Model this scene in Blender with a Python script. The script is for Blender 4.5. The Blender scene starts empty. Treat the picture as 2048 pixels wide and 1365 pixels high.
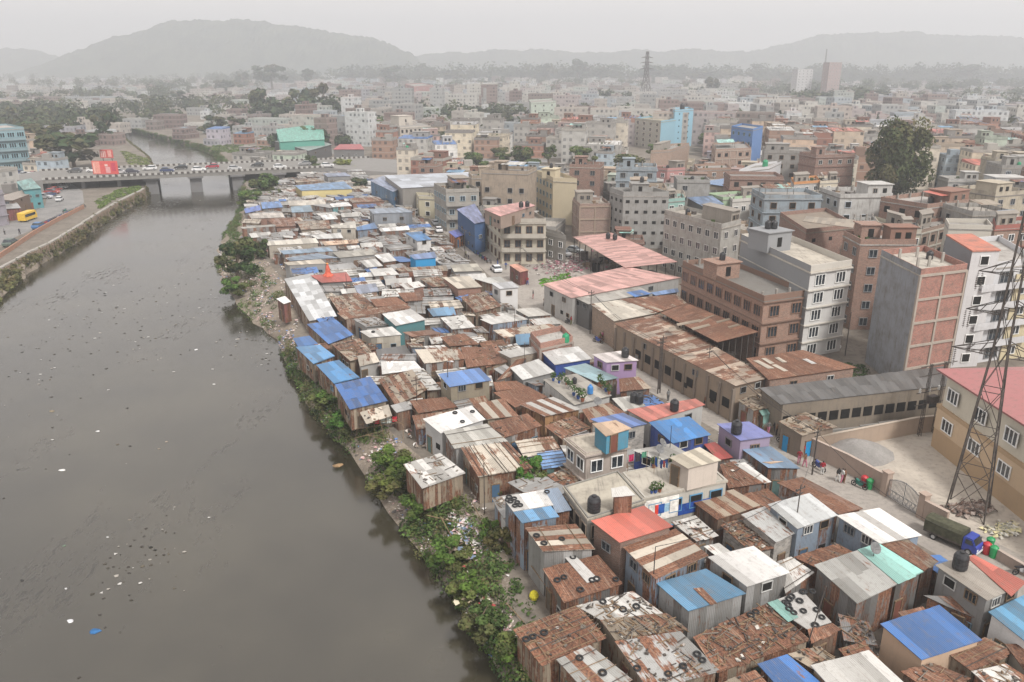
import bpy, bmesh, math, random
from mathutils import Vector, Matrix, noise
from mathutils.geometry import tessellate_polygon
R = random.Random(11)
SC = bpy.context.scene
COL = SC.collection
rad = math.radians

# ------------------------------------------------ camera, sky, sun, exposure, air
CAM_H, PITCH, FPX = 42.0, rad(19.0), 1600.0
cd = bpy.data.cameras.new('camera')
cd.sensor_width = 36.0
cd.lens = FPX / 2048 * 36
cd.clip_start = 0.5
cd.clip_end = 12000
cam = bpy.data.objects.new('camera', cd)
cam.location = (0, 0, CAM_H)
cam.rotation_euler = (math.pi / 2 - PITCH, 0, 0)
COL.objects.link(cam)
SC.camera = cam

SUN_EL, SUN_AZ = rad(50), rad(148)          # azimuth clockwise from +Y (the view direction)
w = bpy.data.worlds.new('World')
SC.world = w
w.use_nodes = True
wn = w.node_tree
bg = wn.nodes['Background']
sky = wn.nodes.new('ShaderNodeTexSky')
sky.sky_type = 'NISHITA'
sky.sun_disc = False
sky.sun_elevation = SUN_EL
sky.sun_rotation = SUN_AZ
sky.air_density = 1.5
sky.dust_density = 6.0
hs = wn.nodes.new('ShaderNodeHueSaturation')
hs.inputs['Saturation'].default_value = 0.2
mx = wn.nodes.new('ShaderNodeMix')
mx.data_type = 'RGBA'
mx.inputs['Factor'].default_value = 0.75
mx.inputs['B'].default_value = (8.25, 7.7, 7.45, 1)   # thin even overcast veil
wn.links.new(sky.outputs[0], hs.inputs['Color'])
wn.links.new(hs.outputs[0], mx.inputs['A'])
wn.links.new(mx.outputs['Result'], bg.inputs['Color'])
bg.inputs['Strength'].default_value = 0.15

sl = bpy.data.lights.new('sun', 'SUN')
sl.energy = 3.3
sl.angle = rad(9)
sl.color = (1.0, 0.965, 0.92)
so = bpy.data.objects.new('sun', sl)
sd = Vector((math.sin(SUN_AZ) * math.cos(SUN_EL), math.cos(SUN_AZ) * math.cos(SUN_EL), math.sin(SUN_EL)))
so.rotation_euler = (-sd).to_track_quat('-Z', 'Y').to_euler()
so.location = (0, 0, 600)
COL.objects.link(so)

SC.view_settings.view_transform = 'Standard'
SC.view_settings.look = 'None'
SC.view_settings.exposure = 0.14
SC.view_settings.gamma = 1.0
SC.cycles.max_bounces = 5
SC.cycles.diffuse_bounces = 2
SC.cycles.glossy_bounces = 2
SC.cycles.transmission_bounces = 2
SC.cycles.volume_bounces = 1
SC.cycles.transparent_max_bounces = 6

# ------------------------------------------------ placing: from a point of the picture to a point of the place
FR = {0: (0, 0, 1), 1: (400, 340, 3.413), 2: (560, 640, 4.014), 3: (960, 560, 3.413), 4: (1000, 760, 3.413),
      5: (760, 960, 3.37), 6: (1200, 960, 3.37), 7: (1548, 960, 3.37), 8: (1448, 600, 3.413),
      11: (0, 140, 4.014), 12: (400, 140, 4.014), 13: (800, 140, 4.014), 14: (1200, 140, 4.014),
      15: (1548, 100, 3.592), 16: (860, 360, 3.413), 17: (1448, 380, 3.413)}
SP, CP = math.sin(PITCH), math.cos(PITCH)


def P(x, y, z=0.0):
    """the place point at height z seen at measured photo position x, y"""
    dx, dy = (x - 1024.0) / FPX, -(y - 682.5) / FPX
    d = Vector((dx, dy * SP + CP, dy * CP - SP))
    if d.z > -0.004:
        d.z = -0.004
    t = (z - CAM_H) / d.z
    return Vector((d.x * t, d.y * t, z))


def proj(p):
    q = Vector(p) - Vector((0, 0, CAM_H))
    dep = q.y * CP - q.z * SP
    if dep < .1:
        return (-9999, -9999)
    return (1024 + FPX * q.x / dep, 682.5 - FPX * (q.y * SP + q.z * CP) / dep)


def fpts(fr, s):
    ox, oy, k = FR[fr]
    out = []
    for t in s.split():
        a, b = t.split(',')
        out.append((ox + float(a) / k, oy + float(b) / k))
    return out


def lerp(a, b, t):
    return a + (b - a) * t


# ------------------------------------------------ materials
def srgb(r, g, b):
    f = lambda c: (c / 255 / 12.92) if c / 255 <= .04045 else ((c / 255 + .055) / 1.055) ** 2.4
    return (f(r), f(g), f(b))


class NT:
    def __init__(s, name, rough=.8, spec=.3):
        s.m = bpy.data.materials.new(name)
        s.m.use_nodes = True
        s.t = s.m.node_tree
        s.b = s.t.nodes['Principled BSDF']
        s.b.inputs['Roughness'].default_value = rough
        s.b.inputs['Specular IOR Level'].default_value = spec

    def n(s, typ, **kw):
        o = s.t.nodes.new('ShaderNode' + typ)
        for k, v in kw.items():
            setattr(o, k, v)
        return o

    def put(s, sock, v):
        if v is None:
            return
        if isinstance(v, (int, float)):
            sock.default_value = v
        elif isinstance(v, tuple):
            sock.default_value = v if len(v) == len(sock.default_value) else (*v, 1)
        else:
            s.t.links.new(v, sock)

    def math(s, op, a, b=None, c=None, clamp=False):
        o = s.n('Math', operation=op, use_clamp=clamp)
        s.put(o.inputs[0], a)
        s.put(o.inputs[1], b)
        s.put(o.inputs[2], c)
        return o.outputs[0]

    def vmath(s, op, a, b=None):
        o = s.n('VectorMath', operation=op)
        s.put(o.inputs[0], a)
        s.put(o.inputs[1], b)
        return o.outputs[0]

    def mix(s, f, a, b, blend='MIX'):
        o = s.n('Mix', data_type='RGBA', blend_type=blend)
        s.put(o.inputs['Factor'], f)
        s.put(o.inputs[6], a)
        s.put(o.inputs[7], b)
        return o.outputs[2]

    def noise(s, vec, scale, detail=3, rough=.55):
        o = s.n('TexNoise')
        s.put(o.inputs['Vector'], vec)
        o.inputs['Scale'].default_value = scale
        o.inputs['Detail'].default_value = detail
        o.inputs['Roughness'].default_value = rough
        return o.outputs['Fac']

    def step(s, v, lo, hi):
        o = s.n('MapRange', interpolation_type='SMOOTHSTEP')
        s.put(o.inputs['Value'], v)
        o.inputs['From Min'].default_value = lo
        o.inputs['From Max'].default_value = hi
        return o.outputs['Result']

    def attr(s, name):
        return s.n('Attribute', attribute_name=name).outputs

    def uv(s, sx=1, sy=1):
        u = s.n('UVMap', uv_map='uv').outputs[0]
        oi = s.n('ObjectInfo')
        off = s.vmath('MULTIPLY', s.mkvec(oi.outputs['Random'], s.math('MULTIPLY', oi.outputs['Random'], 7.3)), (37.0, 19.0, 0.0))
        q = s.vmath('ADD', u, off)
        return s.vmath('MULTIPLY', q, (float(sx), float(sy), 1.0)) if (sx, sy) != (1, 1) else q

    def mkvec(s, x, y):
        o = s.n('CombineXYZ')
        s.put(o.inputs[0], x)
        s.put(o.inputs[1], y)
        return o.outputs[0]

    def col(s, c):
        s.put(s.b.inputs['Base Color'], c)
        return s

    def bump(s, h, strength=.5, dist=.02):
        o = s.n('Bump')
        o.inputs['Strength'].default_value = strength
        o.inputs['Distance'].default_value = dist
        s.put(o.inputs['Height'], h)
        s.put(s.b.inputs['Normal'], o.outputs[0])


def m_tin():
    t = NT('corrugated_tin', .55, .4)
    oi = t.n('ObjectInfo')
    tone, wear = t.attr('tone')['Fac'], t.attr('wear')['Fac']
    p = t.uv()
    n1 = t.noise(p, .55, 4)
    n2 = t.noise(t.uv(3.0, .5), 1.2, 4, .65)
    m = t.math('ADD', t.math('MULTIPLY', n1, .5), t.math('MULTIPLY', n2, .5))
    s = t.math('MULTIPLY_ADD', t.math('SUBTRACT', m, .5), 4.2, t.math('MULTIPLY_ADD', t.math('SUBTRACT', oi.outputs['Alpha'], .5), 1.9, wear))
    k = t.step(s, -.16, .22)
    base = t.mix(1.0, oi.outputs['Color'], t.mix(tone, (.44, .435, .425), (.96, .96, .96)), 'MULTIPLY')
    dirt = t.step(t.noise(p, 1.7, 5, .7), .50, .74)
    base = t.mix(t.math('MULTIPLY', t.noise(p, .8, 4), .14), base, (.34, .31, .27))
    base = t.mix(t.math('MULTIPLY', dirt, .5), base, (.13, .11, .09))
    base = t.mix(t.math('MULTIPLY', t.step(n2, .52, .72), .35), base, (.2, .16, .13))
    n3 = t.noise(p, 5.0, 4, .7)
    rust = t.mix(t.step(n3, .32, .68), (.085, .038, .026), (.27, .125, .07))
    rust = t.mix(t.math('MULTIPLY', t.step(t.noise(t.uv(5.0, .35), 1.4, 3), .5, .72), .55), rust, (.40, .30, .22))
    rust = t.mix(1.0, rust, t.mix(tone, (.6, .6, .6), (1.05, 1.05, 1.05)), 'MULTIPLY')
    t.col(t.mix(k, base, rust))
    t.put(t.b.inputs['Roughness'], t.math('MULTIPLY_ADD', k, .35, .42))
    sx = t.n('SeparateXYZ')
    t.put(sx.inputs[0], t.n('UVMap', uv_map='uv').outputs[0])
    wv = t.math('SINE', t.math('MULTIPLY', sx.outputs[0], 2 * math.pi / .16))
    t.bump(wv, .6, .016)
    return t.m


def m_plaster():
    t = NT('plaster', .9, .2)
    oi = t.n('ObjectInfo')
    tone = t.attr('tone')['Fac']
    p = t.uv()
    k = t.step(t.noise(p, .45, 6, .68), .38, .72)
    st = t.step(t.noise(t.uv(2.2, .22), 1.3, 4, .6), .5, .75)
    g = t.math('MULTIPLY', t.math('ADD', t.math('MULTIPLY', k, .62), t.math('MULTIPLY', st, .7)), oi.outputs['Alpha'], clamp=True)
    base = t.mix(1.0, oi.outputs['Color'], t.mix(tone, (.54, .54, .545), (.83, .83, .835)), 'MULTIPLY')
    base = t.mix(g, base, (.13, .115, .10))
    base = t.mix(t.math('MULTIPLY', t.step(t.noise(p, 7, 3), .35, .7), .14), base, (.3, .28, .25))
    t.col(base)
    t.bump(t.noise(p, 9, 3), .25, .02)
    return t.m


def m_brick(name, w, h, mortar, msize=.012):
    t = NT(name, .92, .2)
    oi = t.n('ObjectInfo')
    p = t.uv()
    b = t.n('TexBrick')
    t.put(b.inputs['Vector'], p)
    b.inputs['Scale'].default_value = 1
    b.inputs['Brick Width'].default_value = w
    b.inputs['Row Height'].default_value = h
    b.inputs['Mortar Size'].default_value = msize
    b.inputs['Color1'].default_value = (.54, .54, .54, 1)
    b.inputs['Color2'].default_value = (.95, .92, .89, 1)
    b.inputs['Mortar'].default_value = (*mortar, 1)
    c = t.mix(1.0, oi.outputs['Color'], b.outputs['Color'], 'MULTIPLY')
    c = t.mix(b.outputs['Fac'], c, mortar)
    c = t.mix(t.math('MULTIPLY', t.step(t.noise(p, .7, 5, .7), .45, .75), t.math('MULTIPLY', oi.outputs['Alpha'], .75)), c, (.12, .10, .085))
    c = t.mix(t.math('MULTIPLY', t.step(t.noise(p, 1.9, 5, .7), .5, .8), .35), c, (.42, .36, .3))
    t.col(c)
    t.bump(b.outputs['Fac'], -.4, .01)
    return t.m


def m_citywall():
    """plastered far house: paint colour from the house, rows of window openings in its surface"""
    t = NT('far_house_wall', .9, .2)
    c = t.attr('tint')['Color']
    sx = t.n('SeparateXYZ')
    t.put(sx.inputs[0], t.n('UVMap', uv_map='uv').outputs[0])
    fu = t.math('FRACT', t.math('DIVIDE', sx.outputs[0], 2.7))
    fv = t.math('FRACT', t.math('DIVIDE', sx.outputs[1], 3.0))
    inu = t.math('LESS_THAN', t.math('ABSOLUTE', t.math('SUBTRACT', fu, .5)), .24)
    inv = t.math('LESS_THAN', t.math('ABSOLUTE', t.math('SUBTRACT', fv, .52)), .22)
    side = t.math('GREATER_THAN', sx.outputs[1], 0.0)
    wn_ = t.n('TexWhiteNoise')
    cell = t.mkvec(t.math('FLOOR', t.math('DIVIDE', sx.outputs[0], 2.7)), t.math('FLOOR', t.math('DIVIDE', sx.outputs[1], 3.0)))
    t.put(wn_.inputs['Vector'], cell)
    keep = t.math('LESS_THAN', wn_.outputs['Value'], .68)
    k = t.math('MULTIPLY', t.math('MULTIPLY', t.math('MULTIPLY', inu, inv), side), keep)
    k = t.math('MULTIPLY', k, t.math('MULTIPLY_ADD', wn_.outputs['Value'], .8, .3))
    slab = t.math('MULTIPLY', t.math('LESS_THAN', fv, .07), side)
    base = t.mix(t.math('MULTIPLY', t.step(t.noise(t.n('UVMap', uv_map='uv').outputs[0], .4, 5, .7), .4, .75), .45), c, (.16, .14, .12))
    base = t.mix(t.math('MULTIPLY', slab, .5), base, (.42, .40, .37))
    t.col(t.mix(k, base, (.035, .04, .045)))
    return t.m


def m_flat(name, c, rough=.8, spec=.3, metal=0.0, obj=False, var=.25, scale=2.0):
    t = NT(name, rough, spec)
    t.b.inputs['Metallic'].default_value = metal
    g = t.n('TexCoord').outputs['Object']
    src = t.n('ObjectInfo').outputs['Color'] if obj else c
    k = t.noise(g, scale, 4)
    lo = t.mix(1.0, src, (1 - var * 1.6,) * 3, 'MULTIPLY')
    t.col(t.mix(t.step(k, .3, .65), lo, src))
    return t.m


def m_leaf():
    t = NT('foliage', .75, .2)
    oi = t.n('ObjectInfo')
    tone, wear = t.attr('tone')['Fac'], t.attr('wear')['Fac']
    c = t.mix(1.0, oi.outputs['Color'], t.mix(tone, (.32, .36, .38), (1.75, 1.7, 1.3)), 'MULTIPLY')
    c = t.mix(wear, c, (.17, .13, .065))
    t.col(c)
    tr = t.n('BsdfTranslucent')
    t.put(tr.inputs['Color'], c)
    ms = t.n('MixShader')
    ms.inputs[0].default_value = .22
    t.t.links.new(t.b.outputs[0], ms.inputs[1])
    t.t.links.new(tr.outputs[0], ms.inputs[2])
    t.t.links.new(ms.outputs[0], t.t.nodes['Material Output'].inputs['Surface'])
    return t.m


def m_ground(name, c1, c2, c3, sc=.12, rough=.95):
    t = NT(name, rough, .15)
    g = t.n('TexCoord').outputs['Object']
    a = t.step(t.noise(g, sc, 6, .65), .36, .66)
    b = t.step(t.noise(g, sc * 9, 5, .7), .45, .72)
    c = t.mix(a, c1, c2)
    t.col(t.mix(t.math('MULTIPLY', b, .7), c, c3))
    t.bump(t.noise(g, 3, 5, .7), .5, .08)
    return t.m


def m_water():
    t = NT('river_water', .12, .5)
    t.b.inputs['IOR'].default_value = 1.78
    g = t.n('TexCoord').outputs['Object']
    flow = t.vmath('MULTIPLY', g, (1.0, .35, 1.0))
    big = t.step(t.noise(g, .035, 4, .6), .35, .7)
    c = t.mix(big, (.026, .0225, .014), (.052, .0455, .030))
    scum = t.step(t.noise(flow, .07, 6, .72), .50, .66)
    fine = t.step(t.noise(flow, 1.3, 6, .78), .49, .62)
    k = t.math('MULTIPLY', scum, fine)
    c = t.mix(t.math('MULTIPLY', k, .8), c, (.022, .02, .016))
    t.col(c)
    t.put(t.b.inputs['Roughness'], t.math('ADD', t.math('MULTIPLY', k, .5), t.math('MULTIPLY_ADD', big, .08, .10)))
    t.bump(t.noise(flow, 1.6, 5, .65), .22, .05)
    return t.m


MT = {
    'tin': m_tin(), 'plaster': m_plaster(),
    'brick': m_brick('red_brick', .24, .085, (.30, .27, .24)),
    'block': m_brick('concrete_block', .42, .2, (.36, .34, .32)),
    'city': m_citywall(), 'leaf': m_leaf(), 'water': m_water(),
    'paint': m_flat('paint', (.5, .5, .5), .45, .5, obj=True, var=.12),
    'matt': m_flat('matt', (.5, .5, .5), .9, .2, obj=True, var=.25),
    'steel': m_flat('weathered_steel', (.10, .085, .075), .6, .5, .4, var=.3),
    'black': m_flat('black_plastic', (.022, .022, .025), .4, .5, var=.2),
    'rubber': m_flat('black_rubber', (.03, .03, .031), .8, .3, var=.3),
    'glass': m_flat('window_glass', (.035, .045, .055), .12, .8, var=.4, scale=.7),
    'dark': m_flat('dark_opening', (.02, .019, .018), .9, .1, var=.2),
    'wood': m_flat('weathered_wood', (.23, .16, .10), .85, .2, var=.3, scale=5),
    'bark': m_flat('bark', (.16, .12, .085), .9, .2, var=.3, scale=4),
    'frame': m_flat('window_frame_paint', (.5, .5, .5), .6, .3, obj=True, var=.1),
    'earth': m_ground('dusty_earth', (.21, .185, .155), (.15, .13, .108), (.09, .08, .07)),
    'dust_road': m_ground('dusty_road', (.34, .31, .275), (.27, .245, .22), (.19, .175, .16), .2),
    'asphalt': m_ground('worn_asphalt', (.20, .195, .19), (.26, .25, .24), (.14, .135, .13), .2),
    'yard': m_ground('pale_yard', (.48, .43, .365), (.39, .35, .30), (.27, .24, .21), .15),
    'bank': m_ground('littered_bank', (.24, .20, .155), (.15, .125, .10), (.36, .32, .28), .45),
    'sand': m_ground('grey_sand', (.30, .285, .27), (.25, .24, .225), (.2, .19, .18), .6),
    'hill': m_ground('wooded_hill', (.03, .04, .025), (.075, .085, .05), (.012, .018, .012), .012),
    'skin': m_flat('skin', (.22, .12, .075), .6, .4, var=.1),
    'hair': m_flat('hair', (.015, .012, .01), .5, .4, var=.1),
}


# ------------------------------------------------ mesh building
class MB:
    def __init__(s):
        s.v, s.f, s.uv, s.m, s.t, s.w, s.c = [], [], [], [], [], [], []

    def face(s, pts, uv=None, m=0, t=.5, w=0.0, c=None):
        pts = [Vector(p) for p in pts]
        n = len(s.v)
        s.v += pts
        s.f.append(tuple(range(n, n + len(pts))))
        if uv is None:
            e = pts[1] - pts[0]
            nn = e.cross(pts[-1] - pts[0])
            if e.length < 1e-6 or nn.length < 1e-9:
                uv = [(0, 0)] * len(pts)
            else:
                e = e.normalized()
                g = nn.normalized().cross(e)
                uv = [((p - pts[0]).dot(e), (p - pts[0]).dot(g)) for p in pts]
        s.uv += uv
        s.m.append(m)
        s.t.append(t)
        s.w.append(w)
        s.c.append(c or (.5, .5, .5))

    def prism(s, poly, z0, z1, m=0, t=.5, w=0.0, top=True, bot=False, mt=None, c=None):
        """walls round a plan polygon (counter-clockwise seen from above); z1 may be a list of corner heights"""
        poly = [Vector((p[0], p[1], 0)) for p in poly]
        ar = sum(poly[i].x * poly[(i + 1) % len(poly)].y - poly[(i + 1) % len(poly)].x * poly[i].y for i in range(len(poly)))
        zt = list(z1) if isinstance(z1, (list, tuple)) else [z1] * len(poly)
        zb = list(z0) if isinstance(z0, (list, tuple)) else [z0] * len(poly)
        if ar < 0:
            poly.reverse(); zt.reverse(); zb.reverse()
        u = 0
        n = len(poly)
        for i in range(n):
            a, b = poly[i], poly[(i + 1) % n]
            L = (b - a).length
            j = (i + 1) % n
            s.face([(a.x, a.y, zb[i]), (b.x, b.y, zb[j]), (b.x, b.y, zt[j]), (a.x, a.y, zt[i])],
                   [(u, zb[i]), (u + L, zb[j]), (u + L, zt[j]), (u, zt[i])], m, t, w, c)
            u += L
        if top:
            s.face([(p.x, p.y, z) for p, z in zip(poly, zt)], [(p.x, -1e-3 - abs(p.y)) for p in poly], m if mt is None else mt, t, w, c)
        if bot:
            s.face([(p.x, p.y, z) for p, z in zip(reversed(poly), reversed(zb))], [(p.x, -1e-3 - abs(p.y)) for p in reversed(poly)], m, t, w, c)

    def box(s, c, sx, sy, sz, rot=0, m=0, t=.5, w=0.0, tilt=0):
        """c = centre of the base"""
        M = Matrix.Rotation(rot, 3, 'Z') @ Matrix.Rotation(tilt, 3, 'X')
        c = Vector(c)
        q = [c + M @ Vector((x * sx / 2, y * sy / 2, z * sz)) for z in (0, 1) for x, y in ((-1, -1), (1, -1), (1, 1), (-1, 1))]
        for f in ((0, 1, 5, 4), (1, 2, 6, 5), (2, 3, 7, 6), (3, 0, 4, 7), (4, 5, 6, 7), (3, 2, 1, 0)):
            s.face([q[i] for i in f], None, m, t, w)

    def tube(s, a, b, r, r2=None, n=6, m=0, t=.5, w=0.0, cap=True):
        a, b = Vector(a), Vector(b)
        r2 = r if r2 is None else r2
        d = (b - a)
        if d.length < 1e-6:
            return
        d.normalize()
        x = d.orthogonal().normalized()
        y = d.cross(x)
        ra = [a + (x * math.cos(6.2832 * i / n) + y * math.sin(6.2832 * i / n)) * r for i in range(n)]
        rb = [b + (x * math.cos(6.2832 * i / n) + y * math.sin(6.2832 * i / n)) * r2 for i in range(n)]
        for i in range(n):
            j = (i + 1) % n
            s.face([ra[i], ra[j], rb[j], rb[i]], None, m, t, w)
        if cap:
            s.face(rb, None, m, t, w)
            s.face(list(reversed(ra)), None, m, t, w)

    def lathe(s, c, prof, n=16, m=0, t=.5, w=0.0, sx=1, sy=1):
        c = Vector(c)
        for (r0, z0), (r1, z1) in zip(prof, prof[1:]):
            for i in range(n):
                a0, a1 = 6.28318 * i / n, 6.28318 * (i + 1) / n
                q = [(r0, a0, z0), (r0, a1, z0), (r1, a1, z1), (r1, a0, z1)]
                pts = [c + Vector((r * math.cos(a) * sx, r * math.sin(a) * sy, z)) for r, a, z in q]
                if r0 < 1e-5:
                    pts = [pts[0], pts[2], pts[3]]
                elif r1 < 1e-5:
                    pts = pts[:3]
                s.face(pts, None, m, t, w)

    def torus(s, c, r, rr, rot=None, n=14, k=6, m=0, t=.5):
        c = Vector(c)
        M = rot or Matrix.Identity(3)
        pt = lambda a, b: c + M @ Vector(((r + rr * math.cos(b)) * math.cos(a), (r + rr * math.cos(b)) * math.sin(a), rr * math.sin(b)))
        for i in range(n):
            for j in range(k):
                a0, a1, b0, b1 = 6.28318 * i / n, 6.28318 * (i + 1) / n, 6.28318 * j / k, 6.28318 * (j + 1) / k
                s.face([pt(a0, b0), pt(a1, b0), pt(a1, b1), pt(a0, b1)], None, m, t)

    def mesh(s, name, mats, off=(0, 0, 0), merge=False):
        off = Vector(off)
        me = bpy.data.meshes.new(name)
        me.from_pydata([tuple(p - off) for p in s.v], [], s.f)
        ul = me.uv_layers.new(name='uv')
        flat = [x for p in s.uv for x in p]
        ul.data.foreach_set('uv', flat)
        for nm, arr in (('tone', s.t), ('wear', s.w)):
            at = me.attributes.new(nm, 'FLOAT', 'FACE')
            at.data.foreach_set('value', arr)
        at = me.attributes.new('tint', 'FLOAT_COLOR', 'FACE')
        at.data.foreach_set('color', [x for c in s.c for x in (*c, 1.0)])
        for m in (mats if isinstance(mats, (list, tuple)) else [mats]):
            me.materials.append(MT[m] if isinstance(m, str) else m)
        me.polygons.foreach_set('material_index', s.m)
        if merge:
            b = bmesh.new()
            b.from_mesh(me)
            bmesh.ops.remove_doubles(b, verts=b.verts, dist=.0008)
            b.to_mesh(me)
            b.free()
            me.polygons.foreach_set('use_smooth', [True] * len(me.polygons))
        me.update()
        return me


def obj(name, data, parent=None, loc=(0, 0, 0), rot=(0, 0, 0), scale=(1, 1, 1), col=None, al=.3):
    o = bpy.data.objects.new(name, data)
    COL.objects.link(o)
    if parent is not None:
        o.parent = parent
    o.location = loc
    o.rotation_euler = rot
    o.scale = scale
    if col is not None:
        o.color = (*col, al)
    return o


LAB = {}


def tag(o, label, cat, group=None, kind=None):
    if label:
        o['label'] = label
    if cat:
        o['category'] = cat
    if group:
        o['group'] = group
    if kind:
        o['kind'] = kind
    return o


def thing(name, label, cat, loc, group=None, rot=0, col=None):
    o = obj(name, None, None, loc, (0, 0, rot))
    o.empty_display_size = .5
    return tag(o, label, cat, group)


def structure(name, mb, mats, kind='structure', label=None, col=None, al=.3):
    o = obj(name, mb.mesh(name, mats), col=col, al=al)
    o['kind'] = kind
    if label:
        o['label'] = label
    return o


def copy_tree(o, loc, rot=0, scale=None, label=None, group=None):
    c = o.copy()
    COL.objects.link(c)
    c.location = loc
    c.rotation_euler = (0, 0, rot)
    if scale is not None:
        c.scale = (scale,) * 3 if isinstance(scale, (int, float)) else scale
    if label:
        c['label'] = label
    if group:
        c['group'] = group
    stack = [(o, c)]
    while stack:
        a, b = stack.pop()
        for ch in list(a.children):
            d = ch.copy()
            COL.objects.link(d)
            d.parent = b
            stack.append((ch, d))
    return c


# ------------------------------------------------ occupancy of the ground, 1 m cells
OX, OY, OW, OH = -330, 20, 760, 560
OCC = bytearray(OW * OH)


def inpoly(x, y, poly):
    c = False
    n = len(poly)
    j = n - 1
    for i in range(n):
        xi, yi, xj, yj = poly[i][0], poly[i][1], poly[j][0], poly[j][1]
        if (yi > y) != (yj > y) and x < (xj - xi) * (y - yi) / (yj - yi) + xi:
            c = not c
        j = i
    return c


def occupy(poly, v=1):
    x0, x1 = min(p[0] for p in poly), max(p[0] for p in poly)
    y0, y1 = min(p[1] for p in poly), max(p[1] for p in poly)
    for yy in range(max(0, int(y0 - OY)), min(OH, int(y1 - OY) + 2)):
        for xx in range(max(0, int(x0 - OX)), min(OW, int(x1 - OX) + 2)):
            if inpoly(OX + xx + .5, OY + yy + .5, poly):
                OCC[yy * OW + xx] = v


def freeness(poly):
    x0, x1 = min(p[0] for p in poly), max(p[0] for p in poly)
    y0, y1 = min(p[1] for p in poly), max(p[1] for p in poly)
    tot = bad = 0
    for yy in range(int(y0 - OY), int(y1 - OY) + 2):
        for xx in range(int(x0 - OX), int(x1 - OX) + 2):
            if inpoly(OX + xx + .5, OY + yy + .5, poly):
                tot += 1
                if not (0 <= xx < OW and 0 <= yy < OH) or OCC[yy * OW + xx]:
                    bad += 1
    return 1 - bad / max(tot, 1)

# ================================================ LAND, RIVER, ROADS
RB = [((1150, 1480), (1060, 1470)), ((1095, 1380), (1010, 1365)), ((1035, 1290), (955, 1270)), ((1020, 1200), (905, 1190)),
      ((1015, 1110), (862, 1130)), ((985, 1030), (815, 1075)), ((930, 970), (775, 1025)), ((860, 930), (745, 975)),
      ((800, 880), (712, 925)), ((750, 840), (672, 880)), ((700, 795), (630, 830)), ((650, 750), (603, 785)),
      ((605, 710), (578, 735)), ((585, 670), (560, 695)), ((600, 640), (535, 668)), ((590, 600), (500, 635)),
      ((570, 565), (470, 600)), ((540, 530), (448, 575)), ((510, 500), (435, 545)), ((490, 470), (435, 505)),
      ((487, 440), (447, 475)), ((492, 415), (470, 445)), ((497, 392), (482, 415)), ((493, 370), (484, 392)),
      ((488, 352), (478, 365)), ((470, 335), (462, 348)), ((450, 318), (440, 328)), ((440, 303), (428, 312)),
      ((405, 289), (392, 298)), ((352, 277), (338, 284)), ((300, 266), (288, 271)), ((258, 255), (250, 259))]
LB = [((-400, 760), (-400, 880)), ((-200, 660), (-200, 745)), ((0, 539), (0, 600)), ((60, 505), (60, 545)), ((100, 487), (103, 517)),
      ((150, 457), (155, 485)), ((200, 425), (207, 448)), ((245, 400), (253, 420)), ((284, 381), (290, 400)),
      ((292, 371), (297, 388)), ((297, 350), (302, 362)), ((303, 330), (308, 340)), ((290, 310), (296, 318)),
      ((270, 295), (276, 301)), ((250, 280), (255, 284)), ((238, 268), (242, 271)), ((232, 258), (235, 260)), ((238, 251), (240, 254))]
WZ = -3.2
HAZE = 0.00046


def strip_pts(pairs, step=3.0):
    top, wat = [], []
    for (a, b), (c, d) in zip(pairs, pairs[1:]):
        t0, t1, w0, w1 = P(*a), P(*c), P(*b, WZ), P(*d, WZ)
        n = max(1, min(14, int((w1 - w0).length / step)))
        for i in range(n):
            k = i / n
            j = Vector((R.uniform(-.5, .5), R.uniform(-.5, .5), 0)) if i else Vector((0, 0, 0))
            top.append(lerp(t0, t1, k) + j * .4)
            wat.append(lerp(w0, w1, k) + j)
    top.append(P(*pairs[-1][0]))
    wat.append(P(*pairs[-1][1], WZ))
    return top, wat


TR, WR = strip_pts(RB)
TL, WL = strip_pts(LB)
FARY, FARX = 9000, 9000
land = [Vector((FARX, -60, 0)), Vector((TR[0].x, -60, 0))] + TR + list(reversed(TL)) + [Vector((TL[0].x, -60, 0)), Vector((-FARX, -60, 0)), Vector((-FARX, FARY, 0)), Vector((FARX, FARY, 0))]
mb = MB()
for tri in tessellate_polygon([land]):
    q = [land[i] for i in tri]
    if (q[1] - q[0]).cross(q[2] - q[0]).z < 0:
        q.reverse()
    mb.face(q, [(p.x, p.y) for p in q])
structure('ground', mb, 'earth')
mb = MB()
mb.face([(-FARX, -60, WZ), (FARX, -60, WZ), (FARX, 2600, WZ), (-FARX, 2600, WZ)])
structure('river', mb, 'water')
occupy([(p.x, p.y) for p in TR] + [(p.x, p.y) for p in reversed(TL)])

BANKPTS = []


def bank(name, top, wat, mat, rows, amp, col=None, curve=.0):
    mb = MB()
    grid = []
    for i, (t, w_) in enumerate(zip(top, wat)):
        low = w_ + (w_ - t) * .15 + Vector((0, 0, -1.0))
        row = []
        for j in range(rows + 1):
            k = j / rows
            p = lerp(t, w_, k)
            p.z = WZ * (k ** (1 + curve))
            if 0 < j < rows:
                p.z += R.uniform(-amp, amp)
            row.append(p)
        row.append(low)
        grid.append(row)
    u = 0
    for a, b in zip(grid, grid[1:]):
        L = (b[0] - a[0]).length
        for j in range(rows + 1):
            mb.face([a[j], b[j], b[j + 1], a[j + 1]], [(u, -j * 1.2), (u + L, -j * 1.2), (u + L, -(j + 1) * 1.2), (u, -(j + 1) * 1.2)])
        u += L
    # face normals up
    mb.f = [f[::-1] if (mb.v[f[1]] - mb.v[f[0]]).cross(mb.v[f[2]] - mb.v[f[0]]).z < 0 else f for f in mb.f]
    o = structure(name, mb, mat, col=col)
    return grid


GR = bank('river_bank', TR, WR, 'bank', 4, .28, curve=.5)
GL = bank('river_bank', TL, WL, 'bank', 3, .12, col=(.33, .29, .22))


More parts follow.
